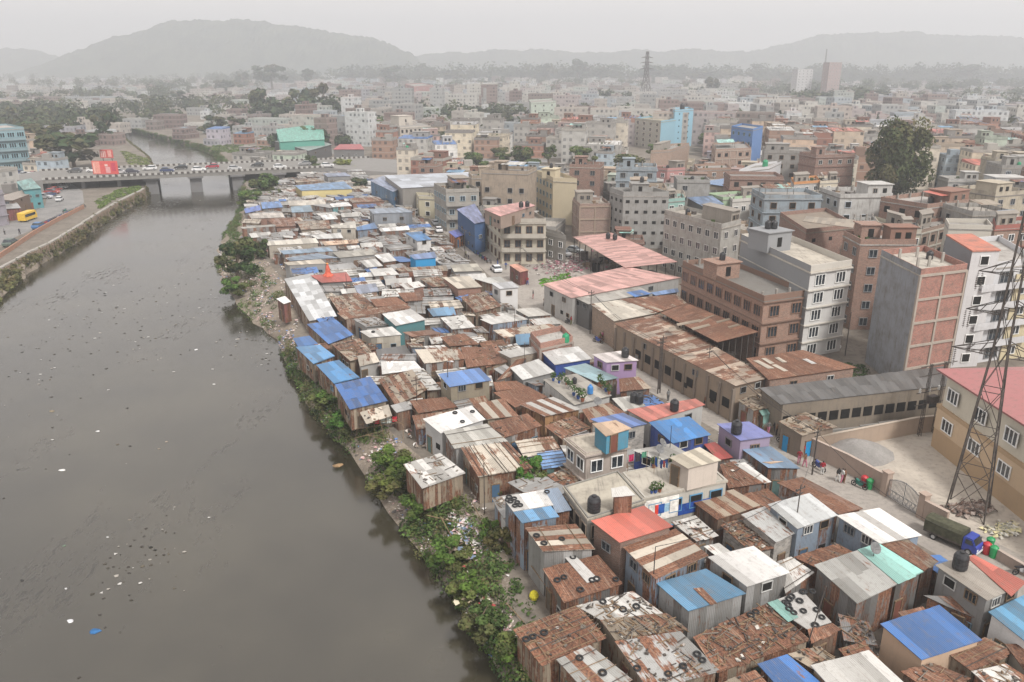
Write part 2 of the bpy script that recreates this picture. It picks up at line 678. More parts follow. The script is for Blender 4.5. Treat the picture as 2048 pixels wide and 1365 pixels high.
def ribbon(pts, width, z):
    pts = [P(*p) for p in pts]
    L, Rr = [], []
    for i, p in enumerate(pts):
        a, b = pts[max(0, i - 1)], pts[min(len(pts) - 1, i + 1)]
        d = (b - a).normalized()
        nrm = Vector((d.y, -d.x, 0))
        L.append(p - nrm * width / 2 + Vector((0, 0, z)))
        Rr.append(p + nrm * width / 2 + Vector((0, 0, z)))
    return L, Rr


def road(name, pts, width, z, mat):
    L, Rr = ribbon(pts, width, z)
    mb = MB()
    for i in range(len(L) - 1):
        mb.face([L[i], Rr[i], Rr[i + 1], L[i + 1]], [(p.x, p.y) for p in (L[i], Rr[i], Rr[i + 1], L[i + 1])])
    mb.f = [f[::-1] if (mb.v[f[1]] - mb.v[f[0]]).cross(mb.v[f[2]] - mb.v[f[0]]).z < 0 else f for f in mb.f]
    structure(name, mb, mat)
    occupy([(p.x, p.y) for p in L] + [(p.x, p.y) for p in reversed(Rr)])
    return L, Rr


ROAD_PX = [(2300, 1290), (2180, 1215), (2070, 1158), (1955, 1100), (1850, 1042), (1740, 984), (1620, 922), (1510, 862), (1405, 805), (1300, 748), (1215, 700),
           (1140, 654), (1085, 612), (1040, 570), (985, 522), (940, 482), (895, 445), (855, 410), (810, 382), (770, 360), (745, 342), (735, 325)]
road('road', ROAD_PX, 8.2, .012, 'dust_road')
road('road', [(-260, 610), (-120, 530), (-20, 478), (50, 450), (100, 428), (130, 408), (130, 385), (105, 366), (40, 352), (-60, 345)], 11, .012, 'asphalt')
road('road', [(-260, 352), (-60, 350), (60, 351)], 14, .008, 'asphalt')
road('road', [(735, 327), (900, 322), (1100, 322)], 12, .008, 'asphalt')
road('path', [(745, 326), (700, 310), (640, 300)], 9, .016, 'asphalt')

YARD = [P(*p) for p in ((1622, 903), (1700, 940), (1770, 980), (1835, 1022), (1960, 1070), (2120, 1150), (2300, 1150), (2300, 980), (2050, 900), (1897, 842), (1760, 872))]
mb = MB()
mb.face([p + Vector((0, 0, .016)) for p in YARD], [(p.x, p.y) for p in YARD])
mb.f = [f[::-1] if (mb.v[f[1]] - mb.v[f[0]]).cross(mb.v[f[2]] - mb.v[f[0]]).z < 0 else f for f in mb.f]
structure('courtyard', mb, 'yard')
occupy([(p.x, p.y) for p in YARD])
LOT = [P(*p) for p in ((1040, 540), (1100, 500), (1190, 520), (1260, 540), (1140, 590), (1080, 580))]
mb = MB()
mb.face([p + Vector((0, 0, .02)) for p in LOT], [(p.x, p.y) for p in LOT])
mb.f = [f[::-1] if (mb.v[f[1]] - mb.v[f[0]]).cross(mb.v[f[2]] - mb.v[f[0]]).z < 0 else f for f in mb.f]
structure('courtyard', mb, 'dust_road')
occupy([(p.x, p.y) for p in LOT])


# ------------------------------------------------ bridge
def make_bridge():
    z = 4.0
    a, b, c, d = P(84, 360.5, z), P(648, 335.5, z), P(738, 316, z), P(78, 342.5, z)
    root = thing('road_bridge', 'long grey concrete road bridge on wall piers crossing the river', 'bridge', ((a + c) / 2).to_tuple()[:2] + (0,))
    off = root.location
    ax = (b - a).normalized()
    cx = (d - a)
    m = MB()
    m.prism([a, b, c, d], z - 1.3, z, t=.5)
    obj('deck', m.mesh('deck', 'plaster', off), root, col=(.29, .28, .26), al=.6)
    for (p, q) in ((a, b), (d, c)):
        m = MB()
        L = (q - p).length
        dr = (q - p).normalized()
        n = int(L / 1.0)
        ang = math.atan2(dr.y, dr.x)
        for i in range(n):
            e = p + dr * (i + .5) * L / n
            m.box((e.x, e.y, z), L / n, .28, .72, ang, m=i % 2)
        obj('railing', m.mesh('railing', [MT['frame'], 'steel'], off), root, col=(.40, .39, .365))
    for k in (.035, .13, .235):
        m = MB()
        e = lerp(a, b, k)
        f = lerp(d, c, k)
        m.box((*((e + f) / 2).xy, -4), 1.2, (f - e).length * .8, z - 1.3 + 4, math.atan2(ax.y, ax.x))
        obj('pier', m.mesh('pier', 'plaster', off), root, col=(.27, .27, .27), al=.6)
    for pxx in (292, 368, 441, 513, 590):
        m = MB()
        e = P(pxx, 373 - (pxx - 300) * .036, -1)
        e = Vector((e.x, e.y, 0))
        k = (e - a).dot(ax) / (b - a).length
        e, f = lerp(a, b, k), lerp(d, c, k)
        ctr = (e + f) / 2
        m.box((ctr.x, ctr.y, -5), 4.2, (f - e).length * .86, z - 1.9 + 5, math.atan2(ax.y, ax.x))
        m.box((ctr.x, ctr.y, z - 1.9), 5.4, (f - e).length * .95, .6, math.atan2(ax.y, ax.x))
        obj('pier', m.mesh('pier', 'plaster', off), root, col=(.22, .22, .225), al=.6)
    # approach embankments
    for s_, (p, q, ex) in enumerate(((a, d, -1), (b, c, 1))):
        m = MB()
        o1, o2 = p + ax * ex * 34, q + ax * ex * 34
        for pts in ([(p.x, p.y, z - .02), (q.x, q.y, z - .02), (o2.x, o2.y, .0), (o1.x, o1.y, .0)],
                    [(p.x, p.y, z - .02), (o1.x, o1.y, .0), (p.x, p.y, 0)], [(q.x, q.y, z - .02), (o2.x, o2.y, .0), (q.x, q.y, 0)],
                    [(p.x, p.y, z - .02), (q.x, q.y, z - .02), (q.x, q.y, 0), (p.x, p.y, 0)]):
            m.face(pts)
        obj('ramp', m.mesh('ramp', 'plaster', off), root, col=(.3, .29, .275), al=.4)
        occupy([p.xy, o1.xy, o2.xy, q.xy])
    occupy([a.xy, b.xy, c.xy, d.xy])
    return a, b, c, d


BA, BB, BC, BD = make_bridge()


# ------------------------------------------------ wooded hills far behind
def hill(name, sil, dist, depth, seed):
    """a ridge whose skyline rises as the photo shows, with real depth behind and before it"""
    mb = MB()
    pts = []
    rnd = random.Random(seed)
    xs = []
    for (x0, y0), (x1, y1) in zip(sil, sil[1:]):
        n = max(1, int(abs(x1 - x0) / 5))
        for i in range(n):
            k = i / n
            xs.append((x0 + (x1 - x0) * k, y0 + (y1 - y0) * k))
    xs.append(sil[-1])
    cols = []
    for x, y in xs:
        dx, dy = (x - 1024) / FPX, -(y - 682.5) / FPX
        d = Vector((dx, dy * SP + CP, dy * CP - SP))
        t = dist / d.y
        top = Vector((d.x * t, dist, CAM_H + d.z * t))
        col = []
        rows = 22
        for j in range(-rows, rows + 1):
            k = j / rows
            prof = (math.cos(k * math.pi) + 1) / 2
            p = Vector((top.x * (1 + k * depth / dist * .3), dist + k * depth, max(-2, top.z * prof)))
            if prof > .05:
                p.z += rnd.uniform(-1, 1) * 4.5 * prof + 26 * noise.noise(Vector((p.x * .008, p.y * .008, seed))) * prof * (1 - prof * .6) + 8 * noise.noise(Vector((p.x * .03, p.y * .03, seed))) * prof - 3
            col.append(p)
        cols.append(col)
    for a, b in zip(cols, cols[1:]):
        for j in range(len(a) - 1):
            mb.face([a[j], b[j], b[j + 1], a[j + 1]], t=rnd.random())
    structure(name, mb, 'hill')


hill('hills', [(-500, 128), (-300, 112), (-40, 100), (60, 98), (130, 118), (200, 130)], 3900, 500, 3)
hill('hills', [(70, 140), (120, 116), (200, 84), (230, 72), (300, 60), (345, 40), (420, 44), (490, 40), (560, 50), (640, 62), (720, 72), (780, 88), (825, 108), (850, 140)], 3200, 420, 5)
hill('hills', [(780, 130), (860, 108), (960, 102), (1060, 98), (1160, 104), (1300, 101), (1400, 99), (1480, 104), (1600, 128)], 3900, 300, 8)
hill('hills', [(1400, 128), (1480, 106), (1560, 90), (1640, 70), (1700, 67), (1800, 64), (1900, 70), (2000, 72), (2100, 78), (2400, 88), (2700, 128)], 3900, 460, 9)

# ================================================ BUILDING KIT
C = dict(white=(.80, .79, .77), pale=(.62, .61, .58), grey=(.34, .34, .335), dgrey=(.17, .17, .17), cream=(.58, .52, .43), tan=(.34, .28, .21),
         rust=(.26, .14, .095), brown=(.19, .125, .09), blue=(.05, .17, .45), sky=(.13, .32, .52), dblue=(.025, .08, .36), peri=(.20, .23, .52),
         salmon=(.58, .15, .11), red=(.48, .08, .07), pink=(.66, .36, .33), mint=(.33, .64, .58), lilac=(.44, .36, .50), bgrey=(.27, .34, .43),
         conc=(.44, .42, .39), dconc=(.26, .25, .235), peach=(.70, .50, .35), yellow=(.72, .60, .28), brick=(.33, .135, .085), dbrick=(.22, .11, .075),
         teal=(.10, .33, .36), green=(.05, .30, .14), bbox=(.02, .30, .62), maroon=(.18, .03, .04), orange=(.75, .25, .08), lgreen=(.42, .68, .38))


def win_mesh(name, mats, frame=True, mull=1):
    m = MB()
    m.box((0, .04, -.5), 1, .1, 1, m=1)
    if frame:
        for x in (-.5, .5):
            m.box((x, -.03, -.54), .065, .1, 1.08, m=0)
        for z in (-.54, .46):
            m.box((0, -.03, z), 1.08, .12, .06, m=0)
        for i in range(mull):
            m.box((-.5 + (i + 1) / (mull + 1), -.02, -.5), .06, .06, 1, m=0)
    return m.mesh(name, mats)


WIN = {'framed': win_mesh('window', ['frame', 'glass'], True, 1), 'triple': win_mesh('window', ['frame', 'glass'], True, 2),
       'hole': win_mesh('window', ['frame', 'dark'], False), 'plain': win_mesh('window', ['frame', 'dark'], True, 0)}


def door_mesh():
    m = MB()
    m.box((0, .02, 0), 1, .08, 1, m=0)
    for x in (-.5, .5):
        m.box((x, -.01, 0), .08, .12, 1.02, m=1)
    m.box((0, -.01, 1), 1.08, .12, .05, m=1)
    m.box((.36, -.06, .45), .06, .06, .05, m=1)
    return m.mesh('door', ['frame', 'wood'])


DOOR = door_mesh()


def place_open(root, mesh, p, nrm, w, h, col, name='window', z_mid=True):
    """an opening on a wall: p = middle of the opening (or foot for a door), nrm = outward direction"""
    a = math.atan2(nrm.y, nrm.x) + math.pi / 2
    return obj(name, mesh, root, Vector(p) - root.location + nrm * .05, (0, 0, a), (w, 1, h), col, .2)


def bil(q, u, v):
    return lerp(lerp(q[0], q[1], u), lerp(q[3], q[2], u), v)


def sheets(mb, q, dirn='v', mess=.3, sw=.85, var=.35, stripes=0, thick=.05, m=0, th=0.0):
    """lay overlapping sheets over the quad q (corners in order); they run from edge 0-1 to edge 3-2 ('v') or from 3-0 to 2-1 ('h')"""
    if dirn == 'h':
        q = [q[3], q[0], q[1], q[2]]
    W = ((q[1] - q[0]).length + (q[2] - q[3]).length) / 2
    Lh = ((q[3] - q[0]).length + (q[2] - q[1]).length) / 2
    n = max(2, round(W / sw))
    rows = max(1, round(Lh / 3.0))
    up = (q[1] - q[0]).cross(q[3] - q[0]).normalized()
    if up.z < 0:
        up = -up
    dv = (q[3] - q[0]).normalized()
    seq = 0
    for i in range(n):
        rowoff = R.uniform(-.12, .12) if rows > 1 else 0
        ws = R.uniform(-var, var)
        if stripes:
            ws = stripes if (i % 2 == 0) else -stripes
            ws += R.uniform(-.15, .15)
        for j in range(rows):
            v0, v1 = j / rows, (j + 1) / rows
            if j:
                v0 += rowoff / rows - .06 / rows
            if j < rows - 1:
                v1 += rowoff / rows + .05 / rows
            e0 = R.uniform(-.10, .12) * mess / Lh * (1 if j == 0 else .3)
            e1 = R.uniform(-.22, .25) * mess / Lh * (1 if j == rows - 1 else .3)
            u0, u1 = i / n, (i + 1) / n
            ang = R.uniform(-.008, .008) * mess
            lift = .006 + .016 * (j % 2) + (i % 2) * .010 + R.uniform(0, .03) * mess
            pts = [bil(q, u0 + ang, v0 - e0), bil(q, u1 + ang, v0 - e0), bil(q, u1 - ang, v1 + e1), bil(q, u0 - ang, v1 + e1)]
            pts = [p + up * lift for p in pts]
            pts[2] = pts[2] + up * R.uniform(0, .03) * mess
            wj = ws + R.uniform(-var, var) * .5
            flip = (pts[1] - pts[0]).cross(pts[3] - pts[0]).z < 0
            uv = [(u0 * W, v0 * Lh), (u1 * W, v0 * Lh), (u1 * W, v1 * Lh), (u0 * W, v1 * Lh)]
            if flip:
                pts.reverse()
                uv.reverse()
            mb.face(pts, uv, m, R.random(), wj)
    # body of the roof below the sheets, so that it is closed and casts full shade
    lo = [p - up * thick for p in q]
    fl = (q[1] - q[0]).cross(q[3] - q[0]).z < 0
    a, b = (list(reversed(q)), list(reversed(lo))) if fl else (list(q), lo)
    mb.face(a, None, m, .3, 0)
    mb.face(list(reversed(b)), None, m, .3, .2)
    for k in range(4):
        j = (k + 1) % 4
        mb.face([b[k], b[j], a[j], a[k]], None, m, .4, 0)


def inset(q, d):
    c = sum(q, Vector((0, 0, 0))) / len(q)
    out = []
    for p in q:
        v = c - p
        L = math.hypot(v.x, v.y)
        out.append(p + v * min(.3, d * 1.35 / max(L, .1)))
    return out


SHACKS = []      # (root, quad centre) of every small house, used for what lies on roofs


def shack(fr, pts, h, col, rust, wall, wcol, label, dirn='v', slope=.35, mess=.4, stripes=0, var=.35, bat=0, also=(), base=None, over=.22,
          walpha=.5, name='shack', cat='shack', op=1, group=None, world=None, batdir='h', doorcol=None, sw=.85, litter=0):
    px = None if world else fpts(fr, pts)
    hs_ = [h + slope / 2, h + slope / 2, h - slope / 2, h - slope / 2] if dirn == 'v' else [h + slope / 2, h - slope / 2, h - slope / 2, h + slope / 2]
    if world:
        q = [Vector((p[0], p[1], z)) for p, z in zip(world, hs_)]
    else:
        q = [P(x, y, z) for (x, y), z in zip(px, hs_)]
    ctr = sum(q, Vector((0, 0, 0))) / 4
    base = 0.0 if base is None else base
    root = thing(name, label, cat, (ctr.x, ctr.y, base), group)
    off = root.location
    m = MB()
    sheets(m, q, dirn, mess, sw, var, stripes)
    obj('roof', m.mesh('roof', 'tin', off), root, col=C[col] if isinstance(col, str) else col, al=rust)
    for a in also:
        qq = [P(x, y, z + .09) for (x, y), z in zip(fpts(a[0], a[1]), hs_)]
        # keep the extra cover on the plane of this roof
        nn = (q[1] - q[0]).cross(q[3] - q[0]).normalized()
        qq = [Vector((p.x, p.y, q[0].z - ((p.x - q[0].x) * nn.x + (p.y - q[0].y) * nn.y) / nn.z + .07)) for p in qq]
        m = MB()
        sheets(m, qq, a[4] if len(a) > 4 else dirn, mess, thick=.03, var=.25)
        obj('roof_cover', m.mesh('roof_cover', 'tin', off), root, col=C[a[2]], al=a[3])
    wq = inset(q, over)
    if wall != 'none':
        m = MB()
        mat = {'tin': 'tin', 'wood': 'tin', 'plaster': 'plaster', 'brick': 'brick', 'block': 'block'}[wall]
        ar = sum(wq[i].x * wq[(i + 1) % 4].y - wq[(i + 1) % 4].x * wq[i].y for i in range(4))
        ww = wq if ar > 0 else list(reversed(wq))
        u = 0
        for i in range(4):
            a, b = ww[i], ww[(i + 1) % 4]
            L = math.hypot(b.x - a.x, b.y - a.y)
            n = max(1, round(L / (.8 if wall in ('tin', 'wood') else 99)))
            if wall == 'wood':
                n = max(1, round(L / .35))
            for k in range(n):
                p0, p1 = lerp(a, b, k / n), lerp(a, b, (k + 1) / n)
                jit = R.uniform(0, .03) if n > 1 else 0
                d = Vector((b.y - a.y, -(b.x - a.x), 0)).normalized() * jit
                m.face([Vector((p0.x, p0.y, base)) + d, Vector((p1.x, p1.y, base)) + d, Vector((p1.x, p1.y, p1.z - .03)) + d, Vector((p0.x, p0.y, p0.z - .03)) + d],
                       [(u, 0), (u + L / n, 0), (u + L / n, p1.z - base), (u, p0.z - base)], 0, R.random(), R.uniform(-.35, .35))
                u += L / n
        obj('wall', m.mesh('wall', mat, off), root, col=C[wcol] if isinstance(wcol, str) else wcol, al=walpha)
        # openings in the walls that show
        camd = Vector((-ctr.x, -ctr.y, 0))
        for i in range(4):
            a, b = ww[i], ww[(i + 1) % 4]
            e = Vector((b.x - a.x, b.y - a.y, 0))
            L = e.length
            if L < 1.8 or not op:
                continue
            nr = Vector((e.y, -e.x, 0)).normalized()
            if nr.dot(camd.normalized()) < .15:
                continue
            if h - base > 2.0 and R.random() < .7:
                k = R.uniform(.2, .45)
                p = lerp(a, b, k)
                dc = doorcol or R.choice([(.16, .10, .07), (.12, .09, .07), (.06, .12, .2), (.10, .17, .16), (.2, .2, .2), (.18, .07, .05), (.10, .08, .06)])
                place_open(root, DOOR, (p.x, p.y, base), nr, .9, min(1.95, h - base - .35), dc, 'door')
                if L > 3.2:
                    for kk in ([.75] if L < 5.5 else [.65, .86]):
                        p = lerp(a, b, kk)
                        place_open(root, WIN[R.choice(['framed', 'plain', 'hole'])], (p.x, p.y, base + min(1.45, (h - base) * .55)), nr, .8, .65, R.choice([(.3, .3, .28), (.2, .13, .08), (.14, .22, .28), (.2, .19, .17)]))
            if h - base > 4.4 and L > 2.4:
                for kk in ([.5] if L < 4 else [.28, .72]):
                    p = lerp(a, b, kk)
                    place_open(root, WIN[R.choice(['framed', 'plain', 'triple'])], (p.x, p.y, base + 3.9), nr, 1.0, .8, R.choice([(.5, .5, .48), (.2, .14, .09), (.2, .2, .2)]))
    if bat:
        up = Vector((0, 0, 1))
        for i in range(bat):
            k = (i + .5) / bat + R.uniform(-.05, .05)
            m = MB()
            if (dirn == 'v') == (batdir == 'h'):
                a, b = bil(q, -.02, k), bil(q, 1.02, k + R.uniform(-.04, .04))
            else:
                a, b = bil(q, k, -.02), bil(q, k + R.uniform(-.04, .04), 1.04)
            m.tube(a + up * .10, b + up * .10, .035, n=5)
            obj('batten', m.mesh('batten', R.choice(['wood', 'steel']), off), root)
    occupy([p.xy for p in inset(q, -.3)])
    SHACKS.append((root, q, litter))
    return root, q


def S(fr, pts, h, col, rust, wall, wcol, label, **kw):
    return shack(fr, pts, h, col, rust, wall, wcol, label, **kw)


def facade(root, a, b, z0, h, cols, rows, style, fcol, ww=1.2, wh=1.25, skip=0.0, m0=.5, top=0):
    """rows x cols windows on the wall from a to b (seen from outside a is on the left)"""
    e = Vector((b.x - a.x, b.y - a.y, 0))
    nr = Vector((e.y, -e.x, 0)).normalized()
    fh = h / rows
    for r in range(rows):
        for c in range(cols):
            if R.random() < skip:
                continue
            k = (c + .5) / cols
            p = Vector((a.x, a.y, 0)) + e * k
            p.z = z0 + fh * r + fh * m0
            place_open(root, WIN[style], p, nr, min(ww, e.length / cols * .75), min(wh, fh * .6), fcol)


MIDS = []


def block(A, B, Cc, h, wall, wcol, label, fr=0, storeys=4, nab=2, nac=0, style='framed', fcol=(.8, .8, .78), name='concrete_house', cat='house', walpha=.45,
          deck=(.40, .38, .35), parapet=.8, pcol=None, base=0.0, frame=None, stair=None, stairh=2.6, skip=0.0, ww=1.3, wh=1.3, balc=0, ledge=0, sidecol=None,
          sidewall=None, roofsheet=None, group=None, world=None, holes=None, tank=None):
    """a flat-roofed building. A = near top corner, B = top corner to its right, Cc = top corner to its left; h = height of that roof edge"""
    if world:
        a, b, c, d = [Vector((p[0], p[1], h)) for p in world]
    else:
        (ax_, ay_), (bx_, by_), (cx_, cy_) = [fpts(fr, s)[0] for s in (A, B, Cc)]
        a, b, c = P(ax_, ay_, h), P(bx_, by_, h), P(cx_, cy_, h)
        # square the plan: AC perpendicular to AB keeping its length along that direction
        ab = (b - a).normalized()
        prp = Vector((-ab.y, ab.x, 0))
        ac = c - a
        if abs(ac.dot(prp)) < .35 * ac.length:
            ac = prp * ac.length * (1 if ac.dot(prp) >= 0 else -1)
        c = a + ac
        d = b + (c - a)
    ctr = (a + b + c + d) / 4
    root = thing(name, label, cat, (ctr.x, ctr.y, base), group)
    off = root.location
    quad = [a, b, d, c]
    mat = {'plaster': 'plaster', 'brick': 'brick', 'block': 'block', 'tin': 'tin'}[wall]
    m = MB()
    m.prism([p.xy for p in quad], base, h - .02, m=0, mt=0)
    obj('wall', m.mesh('wall', mat, off), root, col=wcol, al=walpha)
    # roof deck and parapet
    m = MB()
    m.prism([p.xy for p in inset(quad, -.12)], h - .15, h + .05, bot=True)
    obj('roof', m.mesh('roof', 'plaster', off), root, col=deck, al=.9)
    if parapet:
        m = MB()
        out, inn = quad, inset(quad, .14)
        for i in range(4):
            j = (i + 1) % 4
            m.prism([out[i].xy, out[j].xy, inn[j].xy, inn[i].xy], h + .05, h + parapet, bot=False)
        obj('parapet', m.mesh('parapet', mat if pcol is None else 'plaster', off), root, col=pcol or wcol, al=walpha)
    if sidewall:
        # the wall A-C carries another finish: a render coat 3 mm proud
        m = MB()
        e = Vector((a.x - c.x, a.y - c.y, 0))
        n_ = Vector((e.y, -e.x, 0)).normalized() * .03
        m.face([Vector((c.x, c.y, base)) + n_, Vector((a.x, a.y, base)) + n_, Vector((a.x, a.y, h + parapet)) + n_, Vector((c.x, c.y, h + parapet)) + n_])
        obj('side_wall', m.mesh('side_wall', sidewall, off), root, col=sidecol, al=walpha)
    hh = h - base
    fh = hh / storeys
    if frame:
        m = MB()
        for (p, q, n) in ((a, b, max(1, nab)), (c, a, max(1, nac))):
            if p is c and sidewall:
                continue
            e = Vector((q.x - p.x, q.y - p.y, 0))
            nr = Vector((e.y, -e.x, 0)).normalized() * .06
            an = math.atan2(e.y, e.x)
            for i in range(n + 1):
                s = p + e * (i / n)
                m.box((s.x + nr.x * .3, s.y + nr.y * .3, base), .32, .28, hh + .04, an)
            for r in range(storeys + 1):
                s = (p + q) / 2
                m.box((s.x + nr.x * .55, s.y + nr.y * .55, base + r * fh - .2), e.length + .1, .26, .32, an)
        obj('frame', m.mesh('frame', 'plaster', off), root, col=frame, al=.4)
    elif ledge:
        m = MB()
        for r in range(1, storeys + 1):
            m.prism([p.xy for p in inset(quad, -.28)], base + r * fh - .22, base + r * fh - .05, bot=True)
        obj('ledge', m.mesh('ledge', 'plaster', off), root, col=pcol or wcol, al=.5)
    if nab:
        facade(root, a, b, base, hh, nab, storeys, style, fcol, ww, wh, skip)
    if nac:
        facade(root, c, a, base, hh, nac, storeys, style, fcol, ww, wh, skip)
    if balc:
        e = Vector((b.x - a.x, b.y - a.y, 0))
        nr = Vector((e.y, -e.x, 0)).normalized()
        an = math.atan2(e.y, e.x)
        for r in range(1, storeys):
            m = MB()
            s = (a + b) / 2 + nr * .55
            m.box((s.x, s.y, base + r * fh - .15), e.length * .96, 1.1, .15, an)
            s2 = (a + b) / 2 + nr * 1.05
            m.box((s2.x, s2.y, base + r * fh), e.length * .96, .1, .85, an)
            obj('balcony', m.mesh('balcony', 'plaster', off), root, col=pcol or wcol, al=.4)
    if stair is not None:
        u, v, sw_, sl_ = stair
        p = lerp(lerp(a, b, u), lerp(c, d, u), v)
        an = math.atan2((b - a).y, (b - a).x)
        m = MB()
        m.box((p.x, p.y, h + .04), sw_, sl_, stairh, an)
        m.box((p.x, p.y, h + stairh), sw_ + .5, sl_ + .5, .16, an)
        sr = obj('stair_room', m.mesh('stair_room', mat if sidewall is None else 'plaster', off), root, col=sidecol or wcol, al=walpha)
        e = Vector((math.cos(an), math.sin(an), 0))
        nr = Vector((e.y, -e.x, 0))
        place_open(root, WIN['hole'], p + nr * (sl_ / 2) + Vector((0, 0, stairh * .5)), nr, .9, 1.5, (.2, .2, .2), 'doorway')
    occupy([p.xy for p in quad])
    if label:
        MIDS.append((root, label))
    return root, quad


def rooftop(root, A, B, D, Cc, h, col, rnd_=R):
    """half storeys, canopies and stumps of columns that break the flat roof line"""
    off = root.location
    g = lambda u, v: A + (B - A) * u + (Cc - A) * v
    e = B - A
    an = math.atan2(e.y, e.x)
    W, Dp = e.length, (Cc - A).length
    k = rnd_.random()
    if k < .45:
        u0, v0 = rnd_.choice([(.0, .45), (.4, .45), (.0, .0), (.5, .0)])
        u1, v1 = u0 + rnd_.uniform(.42, .6), min(1.0, v0 + rnd_.uniform(.4, .55))
        u1 = min(1.0, u1)
        pl = [g(u0 + .02, v0 + .02), g(u1 - .02, v0 + .02), g(u1 - .02, v1 - .02), g(u0 + .02, v1 - .02)]
        m = MB()
        m.prism(pl, h + .05, h + 2.75, c=col)
        m.prism([p_ + (p_ - g((u0 + u1) / 2, (v0 + v1) / 2)).normalized() * .35 for p_ in pl], h + 2.75, h + 2.9, c=col, bot=True)
        obj('upper_room', m.mesh('upper_room', 'plaster', off), root, col=col, al=.6)
        n_ = Vector((e.y, -e.x, 0)).normalized()
        for t in (.3, .7):
            q_ = pl[0] + (pl[1] - pl[0]) * t
            place_open(root, WIN[rnd_.choice(['plain', 'hole', 'framed'])], (q_.x, q_.y, h + 1.5), n_, .9, 1.0, (.3, .25, .2))
    if rnd_.random() < .38:
        u0, v0 = rnd_.uniform(0, .4), rnd_.uniform(0, .45)
        q = [Vector((*g(u0, v0 + .4), h + 2.5)), Vector((*g(u0 + .5, v0 + .4), h + 2.5)), Vector((*g(u0 + .5, v0), h + 2.1)), Vector((*g(u0, v0), h + 2.1))]
        m = MB()
        sheets(m, q, 'v', .5, thick=.03)
        obj('canopy', m.mesh('canopy', 'tin', off), root, col=rnd_.choice([C['rust'], C['blue'], C['grey'], C['pale'], C['sky'], C['tan'], C['salmon'], C['mint']]), al=rnd_.choice([0, .2, .7]))
        for p_ in q:
            m = MB()
            m.tube((p_.x, p_.y, h), (p_.x, p_.y, p_.z), .06, n=4)
            obj('post', m.mesh('post', 'steel', off), root)
    if rnd_.random() < .35:
        for u in (.04, .35, .65, .96):
            for v in (.04, .96):
                p_ = g(u, v)
                m = MB()
                m.box((p_.x, p_.y, h), .28, .28, rnd_.uniform(.9, 1.5), an)
                obj('column_stump', m.mesh('column_stump', 'plaster', off), root, col=(.42, .39, .35), al=.4)
    if rnd_.random() < .5:
        m = MB()
        for _ in range(rnd_.randrange(4, 14)):
            p_ = g(rnd_.uniform(.1, .9), rnd_.uniform(.1, .9))
            m.box((p_.x, p_.y, h + .05), rnd_.uniform(.3, 1.3), rnd_.uniform(.2, .8), rnd_.uniform(.2, .9), rnd_.uniform(0, 3), rnd_.randrange(4))
        obj('roof_clutter', m.mesh('roof_clutter', ['wood', 'steel', 'cloth', 'leaf'], off), root, col=(.06, .09, .04), al=.3)['kind'] = 'stuff'


# ------------------------------------------------ things that stand on roofs
def tank_proto(col, mat, r=.5, h=1.15):
    m = MB()
    prof = [(0, 0), (r, 0)]
    z = 0
    for i in range(4):
        z0 = .06 + i * (h - .25) / 4
        prof += [(r, z0), (r * 1.035, z0 + .06), (r * 1.035, z0 + .16), (r, z0 + .22)]
    prof += [(r, h - .18), (r * .82, h), (r * .36, h + .10), (r * .34, h + .10)]
    m.lathe((0, 0, 0), prof, 16)
    root = thing('water_tank', 'proto', 'water tank', (0, 0, -50))
    obj('tank_body', m.mesh('tank_body', mat), root, col=col, al=0)
    m = MB()
    m.lathe((0, 0, h + .08), [(r * .40, 0), (r * .40, .10), (0, .13)], 12)
    obj('lid', m.mesh('lid', mat), root, col=col, al=0)
    return root


PROTOS = []
TK_BLACK, TK_GREEN, TK_BLUE = tank_proto((.02, .02, .02), 'black'), tank_proto((.02, .26, .12), 'paint'), tank_proto((.04, .2, .5), 'paint', .3, .8)
PROTOS += [TK_BLACK, TK_GREEN, TK_BLUE]


def tank(p, label, kind='black', s=1.0):
    pr = {'black': TK_BLACK, 'green': TK_GREEN, 'blue': TK_BLUE}[kind]
    t = copy_tree(pr, p, R.uniform(0, 3), s, label, 'water tanks on the roofs')
    if kind == 'blue':
        t['category'] = 'barrel'
        t.name = 'barrel'
        del t['group']
    return t


def tyre_proto():
    m = MB()
    m.torus((0, 0, .075), .2, .072, n=16, k=7)
    return m.mesh('tyre', 'rubber')


TYRE = tyre_proto()


def drop_all(protos):
    for r in protos:
        for c in list(r.children):
            for g in list(c.children):
                bpy.data.objects.remove(g)
            bpy.data.objects.remove(c)
        bpy.data.objects.remove(r)


def roof_z(q, x, y):
    nn = (q[1] - q[0]).cross(q[3] - q[0]).normalized()
    return q[0].z - ((x - q[0].x) * nn.x + (y - q[0].y) * nn.y) / nn.z


NTYRE = [0]


def tyres(fr, s, q, lab, grp='old tyres weighing down the tin roofs'):
    for x, y in fpts(fr, s):
        z = sum(p.z for p in q) / 4
        for _ in range(3):
            p = P(x, y, z)
            z = roof_z(q, p.x, p.y) + .05
        p = P(x, y, z)
        nn = (q[1] - q[0]).cross(q[3] - q[0]).normalized()
        if nn.z < 0:
            nn = -nn
        o = obj('tyre', TYRE, None, p, nn.to_track_quat('Z', 'Y').to_euler(), (R.uniform(.95, 1.2),) * 3)
        tag(o, lab, 'tyre', grp)
        NTYRE[0] += 1


